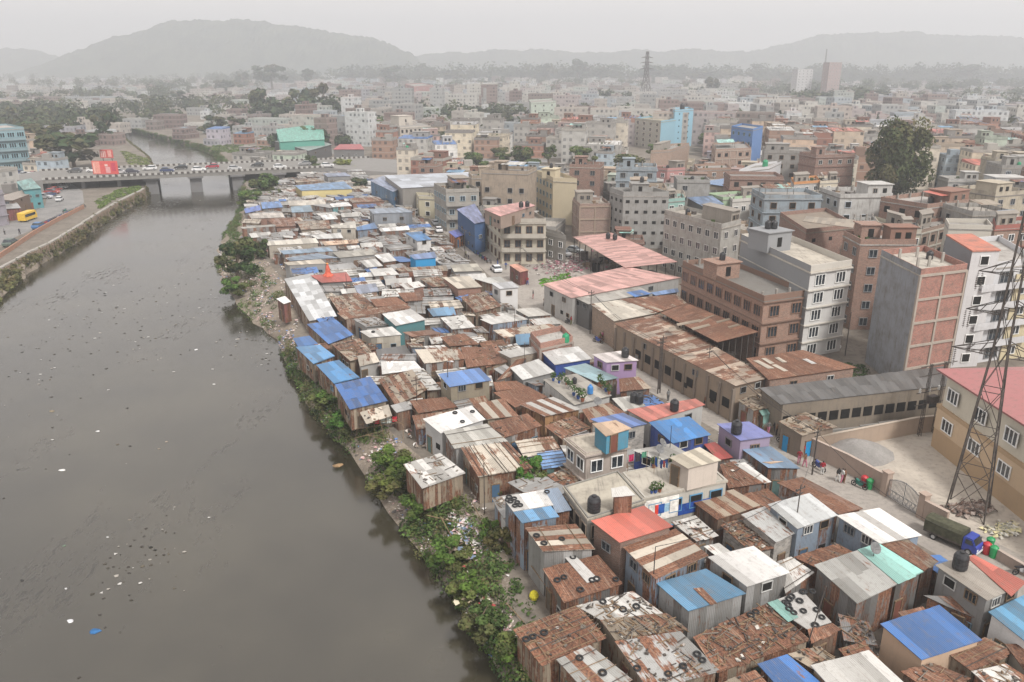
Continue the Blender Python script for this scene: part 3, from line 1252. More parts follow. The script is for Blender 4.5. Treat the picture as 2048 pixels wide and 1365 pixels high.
def rubble(q, n, label, cols=None, sticks=.5):
    """planks, stones, rags and broken sheets heaped on a roof: a mass nobody could count"""
    m = MB()
    nn = (q[1] - q[0]).cross(q[3] - q[0]).normalized()
    for _ in range(n):
        p = bil(q, R.uniform(.04, .96), R.uniform(.04, .96)) + Vector((0, 0, .07))
        a = R.uniform(0, 3.14)
        k = R.random()
        if k < sticks:
            L = R.uniform(.4, 1.8)
            m.box(p, L, R.uniform(.03, .08), .05, a if R.random() < .4 else R.choice([.6, 2.2]) + R.uniform(-.2, .2), R.choice([0, 0, 1, 3]), R.random(), tilt=0)
        elif k < sticks + .3:
            m.box(p, R.uniform(.1, .3), R.uniform(.08, .2), R.uniform(.04, .14), a, R.choice([1, 0, 3, 3]), R.random())
        else:
            m.box(p, R.uniform(.15, .5), R.uniform(.1, .35), .02, a, R.choice([2, 1, 4, 3, 0, 3]), R.random(), tilt=R.uniform(-.15, .15))
    o = structure('debris', m, ['wood', MT['earth'], MT['cloth'], 'steel', 'tin'], 'stuff', label, col=(.45, .43, .4), al=.5)
    o['category'] = 'debris'
    return o


MT['cloth'] = m_flat('pale_cloth', (.55, .52, .47), .95, .1, var=.45, scale=1.5)

# ================================================ THE SHANTY ROWS BY THE RIVER, ONE BY ONE
K = {}
K['salmon'] = S(4, '620,962 985,860 1180,1000 815,1112', 5.4, 'salmon', 0, 'brick', 'dbrick', 'two-storey brick shack under a flat salmon red metal roof', mess=.1, slope=.25)
K['stripe'] = S(6, '155,455 510,330 730,510 375,670', 4.6, 'cream', .5, 'tin', 'bgrey', 'shack with bold rust and cream striped roof beside the salmon red roof', dirn='h', stripes=.85, mess=.2, sw=.95)
K['white1'] = S(6, '725,520 1035,445 1285,625 990,720', 4.7, 'white', 0, 'tin', 'grey', 'grey tin shack with clean white flat roof next to the plain blue roof', mess=.1, slope=.2, walpha=.2)
K['blueflat'] = S(6, '378,695 715,600 985,765 595,885', 4.1, 'sky', .05, 'tin', 'grey', 'grey tin shed with dusty flat blue roof and one rust smear', mess=.1, slope=.15, walpha=.25,
                  also=[(6, '630,725 690,720 790,830 745,840', 'peach', .8)])
K['smallwhite'] = S(6, '1195,550 1290,520 1445,625 1250,765', 3.4, 'pale', .25, 'tin', 'grey', 'small shack with pale peeling roof right of the white flat roof', bat=3)
K['bigrust'] = S(6, '625,1060 1130,830 1420,1080 790,1300', 2.9, 'brown', .98, 'tin', 'tan', 'wide low shack with dark rust roof covered in leaves and twigs', mess=.8, litter=170)
K['tyreroof'] = S(6, '1130,830 1360,745 1560,960 1400,1010', 3.0, 'white', .12, 'tin', 'dgrey', 'shack with white and mint roof dotted with many old tyres', mess=.5,
                  also=[(6, '1130,830 1200,805 1330,930 1260,960', 'mint', .1)])
K['ruststrip'] = S(6, '1400,1015 1565,965 1625,1010 1425,1105', 2.8, 'brown', .95, 'wood', 'brown', 'low rust brown lean-to below the tyre covered roof', mess=.6)
K['tarp'] = S(6, '-160,850 230,755 420,900 30,960', 2.9, 'pale', .25, 'tin', 'tan', 'shack patched with white sheets and tyres beside the rubbish pile', mess=.9, litter=50)
K['rustbamboo'] = S(5, '900,1015 1340,850 1520,1060 1085,1250', 2.8, 'rust', .85, 'wood', 'tan', 'riverside shack with rust roof held down by rows of thin poles', mess=.7, bat=7, litter=40)
K['mess1'] = S(6, '0,945 450,900 590,1010 110,1085', 3.0, 'tan', .6, 'tin', 'tan', 'shack roof heaped with rusty scrap sheets in front of the blue shed', mess=1, litter=90, var=.7)
K['mess2'] = S(6, '100,1090 540,1020 810,1290 330,1420', 2.9, (.40, .40, .39), .36, 'tin', 'tan', 'long grey shack roof with rust streaks and loose tyres at the picture foot', mess=.8, var=.5, litter=50)
K['mess3'] = S(5, '1190,1215 1420,1120 1690,1340 1440,1490', 2.8, (.42, .42, .40), .5, 'wood', 'tan', 'riverside shack with grey and rust patched roof at the picture foot', mess=.8, var=.7, bat=4)
K['bluebottom'] = S(6, '1060,1240 1260,1175 1530,1400 1240,1440', 2.9, 'blue', .1, 'tin', 'dgrey', 'shack with crumpled bright blue and violet roof at the picture foot', mess=.6)
S(6, '1262,1172 1480,1120 1590,1210 1430,1275', 2.8, 'tan', .5, 'tin', 'tan', 'shack with tan rusted roof between blue and white striped roofs', mess=.8, litter=20)
S(7, '245,1250 640,1150 900,1390 400,1420', 3.2, 'pale', .12, 'tin', 'tan', 'shack with white and grey striped fluted roof at the picture foot', dirn='v', mess=.2, stripes=.0, var=.1)
K['bluebright'] = S(7, '715,970 1115,845 1405,1080 995,1215', 3.6, 'blue', 0, 'plaster', 'peach', 'peach walled house with bright blue sheet roof and wooden door', mess=.25, slope=.7, walpha=.3, doorcol=(.5, .25, .06))
K['blueright'] = S(7, '1445,890 1700,770 1990,960 1720,1110', 3.6, (.12, .34, .55), 0, 'plaster', 'white', 'white walled house with plain sky blue roof at the picture edge', mess=.1, slope=.6, walpha=.25)
K['greyroof'] = S(7, '270,575 560,475 830,705 560,835', 4.1, (.36, .36, .34), .12, 'tin', 'dgrey', 'tall shed with wide plain grey roof next to the turquoise roof', mess=.2, walpha=.5)
K['turq'] = S(7, '562,472 700,425 1010,620 832,700', 4.1, 'mint', .12, 'tin', 'dgrey', 'shack with turquoise painted roof patches and a satellite dish', mess=.6)
S(7, '702,422 880,385 1110,550 1012,615', 4.05, 'tan', .78, 'tin', 'brown', 'shack with ribbed rusty roof between turquoise roof and the road', mess=.4)
K['white2'] = S(7, '420,240 710,190 1000,375 715,430', 4.5, (.82, .80, .77), 0, 'tin', 'bgrey', 'grey tin building with bare white roof facing the olive truck', mess=.1, slope=.3, walpha=.2)
K['lgrey'] = S(6, '1130,165 1410,90 1605,240 1330,330', 4.6, (.58, .60, .60), .08, 'tin', 'bgrey', 'grey tin building with silver ridged roof and one dark shutter window', mess=.2, slope=.3, walpha=.25)
K['rustgrey'] = S(6, '950,235 1110,180 1325,355 1185,420', 3.9, (.50, .51, .50), .3, 'block', 'conc', 'concrete block shack with faded silver roof rusting along its middle', mess=.3)
K['debris1'] = S(6, '815,310 960,260 1175,460 1020,490', 3.1, 'brown', .85, 'block', 'conc', 'block walled shack buried under brown rubble and sticks', mess=1, litter=90)
K['brstripe'] = S(6, '600,130 900,65 1085,175 790,270', 3.7, 'tan', .66, 'wood', 'brown', 'brown boarded shack with neat rust and tan striped roof', mess=.3, stripes=.45)
S(6, '480,285 640,240 790,370 650,415', 2.9, 'pale', .4, 'tin', 'grey', 'low shack with grey loose sheets below the brown striped roof', mess=1, litter=15, bat=2)
S(6, '700,450 800,425 900,500 790,520', 2.7, 'pale', .25, 'tin', 'grey', 'tiny lean-to with grey roof behind the white flat roof', mess=.7)
S(7, '20,20 190,-20 600,195 440,235', 3.3, 'rust', .82, 'tin', 'grey', 'long narrow shack with rusty roof lying along the road', mess=.6, var=.45)
S(7, '130,520 420,430 560,500 280,590', 2.5, 'brown', .75, 'tin', 'dgrey', 'sunken shack with grey brown striped roof between taller tin buildings', mess=.5, litter=10)
K['redterr'] = S(7, '1085,575 1330,505 1690,700 1440,815', 4.6, (.42, .38, .33), .02, 'plaster', 'grey', 'grey house with red roof strip and a rough tank beside the road', mess=.1, walpha=.6, slope=.1,
                 also=[(7, '1300,520 1350,505 1700,690 1600,785', 'salmon', .15)])
S(7, '1010,780 1400,800 1430,960 1180,860', 2.6, 'dgrey', .4, 'tin', 'dgrey', 'low dark lean-to behind the bright blue roof', mess=.5)
S(7, '430,900 640,960 700,1120 470,1080', 2.3, 'dgrey', .6, 'wood', 'dgrey', 'dark open store shed full of scrap beside the peach house', mess=.9, litter=30)
S(7, '1180,1180 1420,1060 1620,1160 1330,1290', 2.5, 'tan', .7, 'wood', 'tan', 'tan lean-to with wooden frame in front of the peach house', mess=.6, bat=3)
S(7, '1560,1110 1720,1110 1900,1290 1700,1300', 2.4, 'tan', .8, 'plaster', 'cream', 'small rusty lean-to below the sky blue roof at the corner', mess=.6)
S(7, '850,1290 1080,1240 1330,1340 1040,1420', 2.4, 'rust', .75, 'wood', 'brown', 'low rusty shed with fenced yard at the picture foot', mess=.7, litter=15)
S(7, '1330,1290 1560,1240 1780,1380 1500,1440', 2.3, 'pale', .45, 'wood', 'tan', 'low patched shed with mint and white cloths at the picture foot', mess=.8, litter=20)

K['bluegap'] = S(4, '1645,470 1850,455 2050,605 1830,600', 3.7, (.20, .31, .45), .06, 'wood', 'dgrey', 'roadside shack with dull blue roof and a yellow wall panel', mess=.2,
                 also=[(4, '1790,545 1880,540 1935,560 1850,575', 'peach', .2)])
K['peri'] = S(4, '1480,300 1700,285 1865,385 1640,415', 5.1, 'peri', 0, 'plaster', 'lilac', 'lilac house with flat periwinkle roof and a black tank', mess=.05, slope=.05, walpha=.25)
S(4, '1390,440 1470,425 1590,530 1490,548', 3.1, 'red', .15, 'tin', 'dgrey', 'small red roofed shack wedged before the periwinkle roof', mess=.3)
K['greyblue'] = S(4, '900,480 1170,435 1270,495 1090,555', 4.6, (.45, .44, .41), .04, 'plaster', 'dblue', 'blue walled house with flat dusty grey roof', mess=.1, slope=.1, walpha=.2)
K['ridgeblue'] = S(4, '1015,290 1290,250 1440,375 1180,435', 4.7, (.05, .24, .58), 0, 'tin', 'dblue', 'deep blue walled shack with bright blue roof and pale ridge strips', mess=.25, slope=.7, walpha=.05)
K['bluehalf'] = S(4, '615,268 840,225 1005,300 800,345', 5.0, (.13, .22, .50), .04, 'block', 'conc', 'block walled house with violet blue roof behind the cream terrace house', mess=.1, slope=.2)
K['redlong'] = S(4, '865,205 1335,128 1400,170 1015,288', 4.9, (.60, .19, .15), .05, 'plaster', 'pale', 'long house with flat brick red roof and a black tank', mess=.15, slope=.15, walpha=.3)
S(4, '1500,580 1600,555 1830,700 1560,740', 3.2, 'rust', .8, 'wood', 'dgrey', 'rusty roofed shack with blue shutters behind the brown striped roof', mess=.5,
  also=[(4, '1600,572 1670,558 1850,690 1800,700', 'pale', .1)], litter=12)
K['tyreblue'] = S(4, '15,800 300,750 365,855 90,900', 5.1, 'white', .1, 'tin', 'bgrey', 'tall riverside shack with white roof and a heap of tyres', mess=.2, slope=.15)
K['tyreblue2'] = S(4, '90,903 348,862 405,935 150,978', 5.0, (.13, .30, .50), .02, 'tin', 'bgrey', 'tall riverside shack with clear blue roof strip', mess=.15, slope=.15)
S(4, '303,750 395,735 490,890 380,905', 4.8, (.25, .32, .42), .3, 'tin', 'rust', 'narrow shack with half blue half rust roof beside the big cream terrace', mess=.5, var=.6)
K['cstripe'] = S(4, '175,1010 520,985 650,1155 290,1170', 4.4, 'cream', .5, 'tin', 'grey', 'riverside shack with wavy rust and cream cross stripes', dirn='h', stripes=.6, mess=.5, bat=2, batdir='h', walpha=.2)
K['rusttarp'] = S(5, '1095,600 1470,505 1635,700 1240,830', 3.3, 'rust', .93, 'tin', 'dgrey', 'dark rust roofed shack with a strip of white tarpaulin', mess=.5,
                  also=[(5, '1240,520 1310,508 1475,680 1395,700', 'white', .1)])

K['whitea'] = S(3, '120,490 370,455 420,490 205,532', 3.4, 'pale', .04, 'brick', 'tan', 'small shack with flat white roof before the brick roof terrace', mess=.1, slope=.15)
K['whiteb'] = S(3, '408,480 670,455 765,540 510,580', 3.8, (.66, .66, .65), .03, 'plaster', 'dblue', 'blue fronted house with broad pale grey roof', mess=.1, slope=.25, walpha=.2)
K['whitec'] = S(3, '205,600 400,540 510,630 290,685', 2.9, (.66, .66, .64), .05, 'plaster', 'grey', 'low shack with pale grey slab roof left of the blue fronted house', mess=.2)
K['pinkbox'] = S(3, '765,510 960,485 1085,550 860,565', 4.8, (.74, .68, .66), 0, 'plaster', (.50, .34, .58), 'pink and lilac box house with white roof by the road', mess=.05, slope=.05, walpha=.15)
S(3, '570,600 720,570 945,670 800,700', 3.4, (.28, .42, .46), .1, 'tin', 'grey', 'shack with long faded teal roof behind the plant terrace', mess=.2)
S(3, '948,675 1080,660 1170,740 955,762', 3.3, 'tan', .7, 'tin', 'dgrey', 'shack with tan and rust roof below the pink box house', mess=.5)
K['terrplants'] = S(3, '430,680 660,640 900,790 645,855', 3.4, (.44, .41, .36), .05, 'plaster', 'pale', 'house with flat roof crowded by potted plants and a blue barrel', mess=.05, slope=.05)
S(3, '900,810 1040,790 1130,860 985,900', 3.3, (.55, .54, .50), .08, 'tin', 'grey', 'shack with clean beige grey roof beside the twin black tanks', mess=.2)
S(3, '695,885 880,838 1000,910 752,975', 3.3, 'tan', .5, 'tin', 'tan', 'shack with tan striped roof behind the violet blue roof', mess=.4, stripes=.4)
S(3, '90,345 480,300 545,335 165,398', 3.1, 'cream', .4, 'tin', 'grey', 'long shack with cream fluted roof and thin rust lines', mess=.5)
S(3, '0,270 240,230 330,270 80,305', 3.3, 'pale', .2, 'tin', 'bgrey', 'blue grey walled shack with pale roof by the road bend', mess=.4)
S(3, '235,200 390,190 490,240 330,252', 3.4, (.50, .48, .44), .1, 'tin', 'grey', 'shack with flat beige roof behind the cream fluted roof', mess=.2)
S(3, '335,272 500,255 560,300 375,312', 3.2, 'pale', .35, 'tin', 'grey', 'shack with pale and rust roof beside the road behind brick terrace', mess=.5)
S(2, '1680,828 1985,752 2105,850 1760,960', 3.1, 'rust', .78, 'tin', 'grey', 'rust brown roofed shack with weathered sheet front in the middle rows', mess=.5, litter=8)
K['bush'] = S(3, '90,770 330,730 460,800 240,872', 3.0, 'rust', .88, 'tin', 'tan', 'plain rust roofed shack left of the plant terrace', mess=.5)
S(3, '270,850 500,800 690,885 440,932', 3.2, 'pale', .5, 'wood', (.40, .22, .10), 'orange walled shack with rust and white striped roof', mess=.5, stripes=.5)
S(3, '440,1000 640,930 760,1010 560,1090', 2.7, 'tan', .6, 'tin', 'tan', 'low shack with scrap strewn roof beside the cream terrace house', mess=1, litter=35)
S(3, '250,545 330,520 205,660 110,690', 2.6, 'tan', .7, 'tin', 'dgrey', 'narrow rusty shack left of the pale grey slab roof', mess=.7)
S(3, '-20,470 110,440 190,560 40,600', 2.8, 'rust', .8, 'tin', 'tan', 'rusty patched shack with white rags on its roof', mess=.8, litter=15)
S(3, '240,375 340,365 350,440 250,445', 3.0, 'sky', .1, 'tin', 'dgrey', 'small blue roofed shack beside the brick roof terrace', mess=.3)
S(3, '90,700 250,690 330,735 110,760', 2.6, 'rust', .8, 'tin', 'grey', 'low rust roofed shack behind the plain rust roof', mess=.6)
S(4, '250,500 420,480 470,580 290,610', 2.3, (.18, .34, .62), .05, 'wood', 'tan', 'low shelter covered with a crumpled light blue tarpaulin', mess=1, bat=5)
S(4, '320,650 450,600 560,690 430,740', 2.6, 'tan', .6, 'tin', 'grey', 'scrap roofed shack before the cream terrace house', mess=1, litter=30)

K['ba'] = S(2, '215,35 450,0 590,120 390,195', 2.8, (.04, .16, .44), .02, 'wood', 'tan', 'riverside shack with wide blue roof next to the long silver roof', mess=.3)
K['b1'] = S(2, '105,148 238,128 310,196 145,218', 2.5, (.05, .18, .46), 0, 'wood', 'tan', 'first and smallest of four blue roofed shacks along the bank', mess=.3)
K['b2'] = S(2, '126,219 322,200 440,292 268,356', 3.0, (.10, .28, .52), .06, 'wood', 'tan', 'second of four blue roofed shacks along the bank', mess=.5)
K['b3'] = S(2, '290,362 472,322 640,464 434,514', 2.7, (.06, .24, .50), .08, 'wood', 'tan', 'third of four blue roofed shacks along the bank', mess=.5)
K['b4'] = S(2, '440,520 725,455 865,650 560,720', 3.1, (.03, .13, .38), 0, 'wood', 'tan', 'largest and nearest of four blue roofed shacks along the bank', mess=.1)
S(2, '410,195 640,150 760,290 560,330', 2.6, 'tan', .6, 'tin', 'tan', 'shack covered in driftwood and brown sheets beside the blue roofs', mess=1, litter=80)
S(2, '620,290 760,262 800,335 640,375', 2.9, 'cream', .3, 'plaster', 'pale', 'small beige stained hut beside the driftwood covered roof', mess=.5)
K['sh64'] = S(2, '640,92 900,55 980,120 720,142', 3.3, 'pale', .06, 'tin', (.48, .44, .37), 'cream tin walled shack with pale grey roof and one tyre', mess=.2, walpha=.1)
S(2, '985,100 1210,80 1310,110 1060,137', 3.1, 'rust', .55, 'tin', 'grey', 'grey walled shack with rust edged roof behind the courtyard', mess=.5, var=.6)
S(2, '1290,140 1480,110 1600,195 1360,212', 3.0, 'rust', .8, 'tin', 'tan', 'small rusty shack with white and green rags on top', mess=.6, litter=12)
S(2, '770,240 1010,205 1070,300 790,332', 2.0, (.12, .12, .12), 0, 'plaster', 'dgrey', 'low flat black roof hut between taller shacks', mess=.2)
S(2, '810,335 1080,330 1140,395 820,437', 3.0, 'white', .12, 'tin', 'tan', 'shack with small bright white striped roof', mess=.4)
S(2, '790,482 1060,400 1180,560 930,690', 2.9, 'tan', .62, 'tin', 'tan', 'shack roof of mixed rust and grey sheets behind the largest blue roof', mess=1, litter=35, var=.8)
S(2, '1062,400 1150,388 1295,560 1182,565', 2.85, 'pale', .3, 'tin', 'tan', 'shack with ragged grey sheets beside the beige walled blue roof', mess=1, litter=12, bat=3)
K['bluebeige'] = S(2, '1270,435 1600,385 1700,485 1360,540', 4.6, (.12, .25, .55), .02, 'plaster', (.42, .36, .26), 'beige boarded two-storey shack with steel blue roof', mess=.1, slope=.5, walpha=.7)
S(2, '1080,238 1440,235 1492,312 1160,352', 3.5, 'cream', .45, 'tin', 'grey', 'grey walled shack with cream and rust mottled roof', mess=.5, var=.7)
S(2, '1450,220 1620,220 1790,350 1500,385', 3.0, 'rust', .85, 'tin', 'tan', 'rusty roofed shack right of the mottled cream roof', mess=.6, litter=10)
S(2, '1040,650 1330,620 1425,700 1110,750', 2.8, 'brown', .9, 'tin', 'tan', 'low dark red brown roof in front of the beige boarded shack', mess=.4)
K['white74'] = S(2, '1145,795 1540,690 1650,800 1290,912', 3.7, 'white', .03, 'plaster', 'white', 'white walled shack with white panelled roof in the middle rows', mess=.15, walpha=.3)
S(2, '1545,680 1790,630 1915,770 1660,800', 3.3, 'cream', .5, 'tin', 'tan', 'shack with rust and white checkered stripes beside the white panelled roof', mess=.3, stripes=.7, dirn='v')
K['grey77'] = S(2, '1310,895 1660,835 1830,975 1400,1035', 3.6, (.50, .49, .45), .1, 'tin', 'grey', 'shack with beige grey seamed roof below the white panelled roof', mess=.2, bat=2)
K['lattice'] = S(2, '1450,1025 1830,980 2030,1190 1590,1262', 3.4, 'cream', .5, 'tin', 'tan', 'shack with rust and cream roof gridded by thin poles', mess=.4, var=.7, bat=8, batdir='v')
K['bankhut'] = S(2, '990,1160 1290,1075 1490,1230 1140,1355', 2.8, 'pale', .22, 'wood', 'tan', 'patchwork walled hut with grey roof strewn with window frames', mess=.8, litter=25)
S(2, '640,742 870,680 900,772 690,832', 2.3, 'cream', .45, 'none', 'tan', 'small ragged porch roof at the foot of the largest blue roof', mess=.9, litter=8)

K['silver'] = S(1, '575,745 770,705 935,1000 745,1032', 2.8, (.66, .68, .69), .02, 'tin', 'tan', 'long silver white roofed row house behind the littered bank', mess=.3, sw=1.1)
S(1, '880,870 1080,840 1230,950 960,985', 2.6, 'tan', .5, 'tin', 'tan', 'shack strewn with pale sacks and scrap beside the long silver roof', mess=1, litter=90)
S(1, '935,978 1400,915 1440,940 990,1022', 2.9, 'tan', .62, 'tin', (.30, .23, .19), 'long low shack with narrow rust roof and brown sheet front', mess=.4)
S(1, '1245,985 1440,950 1545,1022 1335,1065', 3.7, 'white', .02, 'plaster', 'teal', 'shack with shining white roof behind the long brown sheet front', mess=.1)
S(1, '1160,885 1340,868 1420,920 1200,935', 3.0, 'rust', .85, 'tin', 'tan', 'small rust roof above the long brown sheet front', mess=.4)
S(1, '1090,622 1200,608 1250,657 1140,668', 3.0, 'pale', .08, 'tin', 'grey', 'pale roofed hut with one tyre beside the small white roof', mess=.3)
S(1, '1155,677 1310,668 1360,716 1190,727', 3.0, 'pale', .15, 'tin', 'grey', 'small grey shack with pale roof in the upper rows', mess=.4)
S(1, '1330,672 1680,652 1695,690 1365,695', 2.6, 'tan', .5, 'wood', 'brick', 'long red brown fronted shack below the bright blue box house', mess=.4)
K['bluebox'] = S(1, '1425,582 1600,560 1617,600 1465,612', 4.4, (.17, .26, .48), 0, 'plaster', 'bbox', 'bright azure box house with slate blue roof', mess=.1, walpha=.05, slope=.3)
S(1, '1705,650 1890,640 1932,690 1735,697', 3.1, (.48, .45, .38), .08, 'plaster', 'grey', 'grey hut with flat beige roof beside the open street corner', mess=.2)
S(1, '1050,790 1200,775 1220,830 1080,847', 2.7, (.28, .32, .42), .15, 'tin', 'grey', 'small shack with blue grey dirty roof beside the red roofed shrine', mess=.6)
K['kiosk'] = S(1, '520,880 580,862 622,900 572,916', 3.6, 'white', 0, 'wood', (.22, .08, .07), 'narrow red brown hut with white roof alone on the bank', mess=.1, slope=.1)
K['shrine'] = S(1, '755,722 1000,700 1042,760 830,772', 3.1, (.42, .08, .06), .25, 'plaster', 'grey', 'grey walled house with dark red roof at the orange shrine', mess=.3)
S(1, '900,562 1170,540 1217,577 950,602', 3.1, (.40, .38, .33), .15, 'plaster', 'grey', 'long grey walled house with tan roof right of the shrine', mess=.3)
S(1, '545,552 880,530 912,555 570,577', 3.2, (.24, .34, .45), .05, 'tin', 'grey', 'long dull blue roof nearest the big bank bush', mess=.3)
S(1, '590,603 800,570 942,600 615,622', 3.2, (.22, .29, .38), .08, 'tin', 'grey', 'long slate blue roof behind the cream eaved house', mess=.5, var=.3)
S(1, '570,632 825,610 862,640 602,652', 3.2, 'cream', .05, 'plaster', 'grey', 'grey walled house with cream eaves beside the orange shrine', mess=.2)
S(1, '1190,582 1290,568 1342,620 1252,632', 3.5, 'white', .02, 'tin', 'brown', 'small white roofed hut behind the azure box house', mess=.1)
S(1, '450,492 790,465 812,500 462,517', 3.3, (.64, .60, .52), .05, 'plaster', 'cream', 'long cream house with cream roof behind the dull blue roof', mess=.2)
S(1, '755,447 960,430 978,466 802,472', 3.3, (.62, .62, .60), .04, 'tin', 'grey', 'house with white slanting roof in the far rows', mess=.2)
S(1, '830,492 1080,475 1082,500 852,517', 3.1, 'peach', .35, 'tin', 'dgrey', 'long shack with pale orange rusty roof in the far rows', mess=.4)
K['bluewhite'] = S(1, '1400,430 1512,420 1582,475 1482,487', 4.6, (.06, .22, .48), 0, 'plaster', 'white', 'white two-storey cottage with blue front roof', mess=.1)
S(1, '275,392 508,372 520,385 290,402', 3.6, (.38, .37, .34), .1, 'tin', 'grey', 'grey tin walled house above the big bank bush', mess=.2)
S(1, '885,378 1060,350 1066,400 900,396', 4.8, (.60, .57, .50), .02, 'plaster', 'cream', 'tall cream walled house with a brick panel in the far rows', mess=.1)
S(1, '1066,392 1190,360 1212,400 1072,416', 4.0, (.08, .20, .42), .02, 'tin', 'bgrey', 'house with bulging blue tarpaulin roof beside the cream wall', mess=.5)
S(1, '1220,402 1422,382 1432,410 1236,422', 3.6, 'white', .02, 'tin', 'dgrey', 'long shack with thin white roof before the grey two-storey house', mess=.2)
K['grey106'] = S(1, '1150,268 1380,255 1455,290 1180,300', 5.6, (.30, .36, .44), .03, 'tin', (.28, .31, .35), 'large blue grey two-storey tin house near the road', mess=.2, walpha=.1)
S(1, '620,252 752,240 772,285 626,292', 4.0, (.22, .33, .42), .04, 'tin', 'grey', 'house with slate blue awning roof in the far rows', mess=.2)
S(1, '300,267 408,240 417,275 310,297', 3.0, (.10, .18, .50), 0, 'tin', 'grey', 'far riverside shack with violet blue tarpaulin roof', mess=.4)
S(1, '416,222 546,215 566,255 426,266', 3.2, (.12, .26, .55), 0, 'tin', 'grey', 'far riverside shack with clean blue roof', mess=.2)
S(1, '600,212 850,205 862,240 610,246', 3.4, (.58, .53, .45), .08, 'plaster', 'cream', 'long beige roofed shed in the far rows', mess=.2)
S(1, '885,232 1010,220 1037,246 902,256', 3.6, 'white', .02, 'tin', 'teal', 'shack with small white awning roof in the far rows', mess=.2)
K['yellow'] = S(1, '645,107 985,80 1042,130 690,142', 4.2, (.16, .30, .50), 0, 'plaster', 'yellow', 'yellow walled hall with blue roof near the bridge end', mess=.1, walpha=.1, op=0)
S(1, '820,312 915,300 942,335 842,342', 3.5, 'white', .02, 'tin', 'grey', 'far shack with small clean white roof', mess=.2)
S(1, '660,352 880,345 890,400 690,410', 3.0, 'tan', .5, 'brick', 'tan', 'far rows house with ragged tan roof', mess=.8, litter=15)
S(1, '960,300 1075,292 1085,318 968,325', 3.3, (.42, .41, .38), .1, 'plaster', 'grey', 'far rows house with flat grey roof', mess=.2)
S(1, '330,300 560,292 580,325 350,335', 3.0, (.55, .50, .45), .3, 'brick', 'brick', 'far riverside house with pale roof and brick front', mess=.5)
S(1, '450,335 640,325 655,385 520,390', 3.3, 'rust', .5, 'brick', 'brick', 'far red brick house with half laid roof', mess=.6, litter=10)
S(1, '760,240 880,232 1000,250 890,262', 3.3, (.36, .36, .35), .1, 'tin', 'grey', 'far row house with weathered grey roof before the yellow hall', mess=.4)
S(1, '1010,195 1200,185 1262,215 1040,225', 3.4, 'tan', .6, 'brick', 'brick', 'far row house with brown roof beside the road', mess=.4)
S(1, '840,25 990,18 1030,42 870,48', 4.2, (.25, .30, .42), .04, 'plaster', 'grey', 'grey hall with violet roof behind the yellow hall', mess=.2)
S(1, '640,70 790,55 850,75 660,88', 3.4, 'tan', .4, 'tin', 'tan', 'low scrap shed between the bridge and the yellow hall', mess=.9, litter=15)
S(1, '1500,745 1680,720 1760,790 1590,800', 3.0, 'tan', .5, 'tin', 'grey', 'shack buried in scrap left of the red brick shop', mess=1, litter=60)
K['brickshop'] = S(1, '1655,735 1840,725 1925,800 1760,812', 3.7, 'cream', .12, 'brick', 'brick', 'red brick shop with cream tin roof behind the street', mess=.4)
S(1, '1865,742 2050,730 2110,775 1985,778', 3.5, (.52, .52, .49), .08, 'wood', 'tan', 'tan fronted shop with flat grey roof by the street', mess=.2)
S(16, '415,705 560,695 610,735 475,745', 5.0, (.55, .56, .58), .02, 'plaster', 'white', 'slim white house with blue sheet corner and brown pillars', mess=.3, walpha=.15)
S(1, '1350,840 1500,835 1525,890 1400,900', 3.1, 'rust', .8, 'tin', 'grey', 'rust roofed shack above grey sheet walls in the middle rows', mess=.5)
S(1, '1550,950 1730,935 1750,990 1590,1000', 2.8, (.14, .30, .48), .2, 'tin', 'dgrey', 'low shack with dirty blue roof in the middle rows', mess=.6)
S(1, '1640,1010 1800,990 1880,1075 1720,1090', 3.1, 'pale', .12, 'tin', 'grey', 'shack with pale ribbed roof left of the cream fluted roof', mess=.6, litter=10)
S(1, '1780,870 1950,830 2060,930 1880,975', 3.2, 'tan', .6, 'tin', 'tan', 'shack with brown and grey boards behind the red brick shop', mess=.9, litter=40)

# ---- terrace houses with rooms on top
CT, qct = block('590,510', '870,455', '455,400', 5.7, 'plaster', (.56, .48, .42), 'cream two-storey terrace house with green tank and roof railings', fr=4, storeys=2, nab=2, nac=2, style='framed',
                deck=(.60, .54, .44), parapet=.12, fcol=(.8, .8, .78), walpha=.6, name='terrace_house', ledge=1)
occupy([p.xy for p in qct])
S(4, '630,300 790,275 900,332 722,386', 8.0, 'peach', .4, 'plaster', (.08, .34, .5), 'turquoise rooftop room with rust and tan roof on the cream terrace house', slope=.3, base=5.75, mess=.4, name='rooftop_room', cat='rooftop room', op=1)
BT, qbt = block('600,952', '985,830', '438,735', 5.4, 'plaster', (.33, .32, .29), 'grey stained house with big sandy roof terrace and a black tank', fr=4, storeys=2, nab=3, nac=4, style='plain',
                deck=(.58, .53, .43), parapet=.18, fcol=(.3, .25, .2), walpha=.8, name='terrace_house')
S(4, '758,740 860,725 925,790 765,800', 7.4, 'pale', .3, 'wood', (.24, .12, .08), 'small rust walled hut standing on the big sandy roof terrace', slope=.3, base=5.45, mess=.5, name='rooftop_room', cat='rooftop room')
NT_, qnt = block('985,812', '1545,690', '835,640', 5.3, 'plaster', (.62, .59, .52), 'two-storey house with bright terrace full of laundry and plants', fr=4, storeys=2, nab=4, nac=2, style='plain',
                 deck=(.62, .57, .48), parapet=.15, fcol=(.1, .25, .4), walpha=.5, name='terrace_house')
S(4, '1155,530 1365,460 1512,550 1282,606', 7.9, (.60, .54, .43), .1, 'plaster', (.66, .58, .50), 'cream upper room with ribbed straw coloured roof on the laundry terrace', slope=.3, base=5.35, mess=.3, name='rooftop_room', cat='rooftop room', walpha=.2)
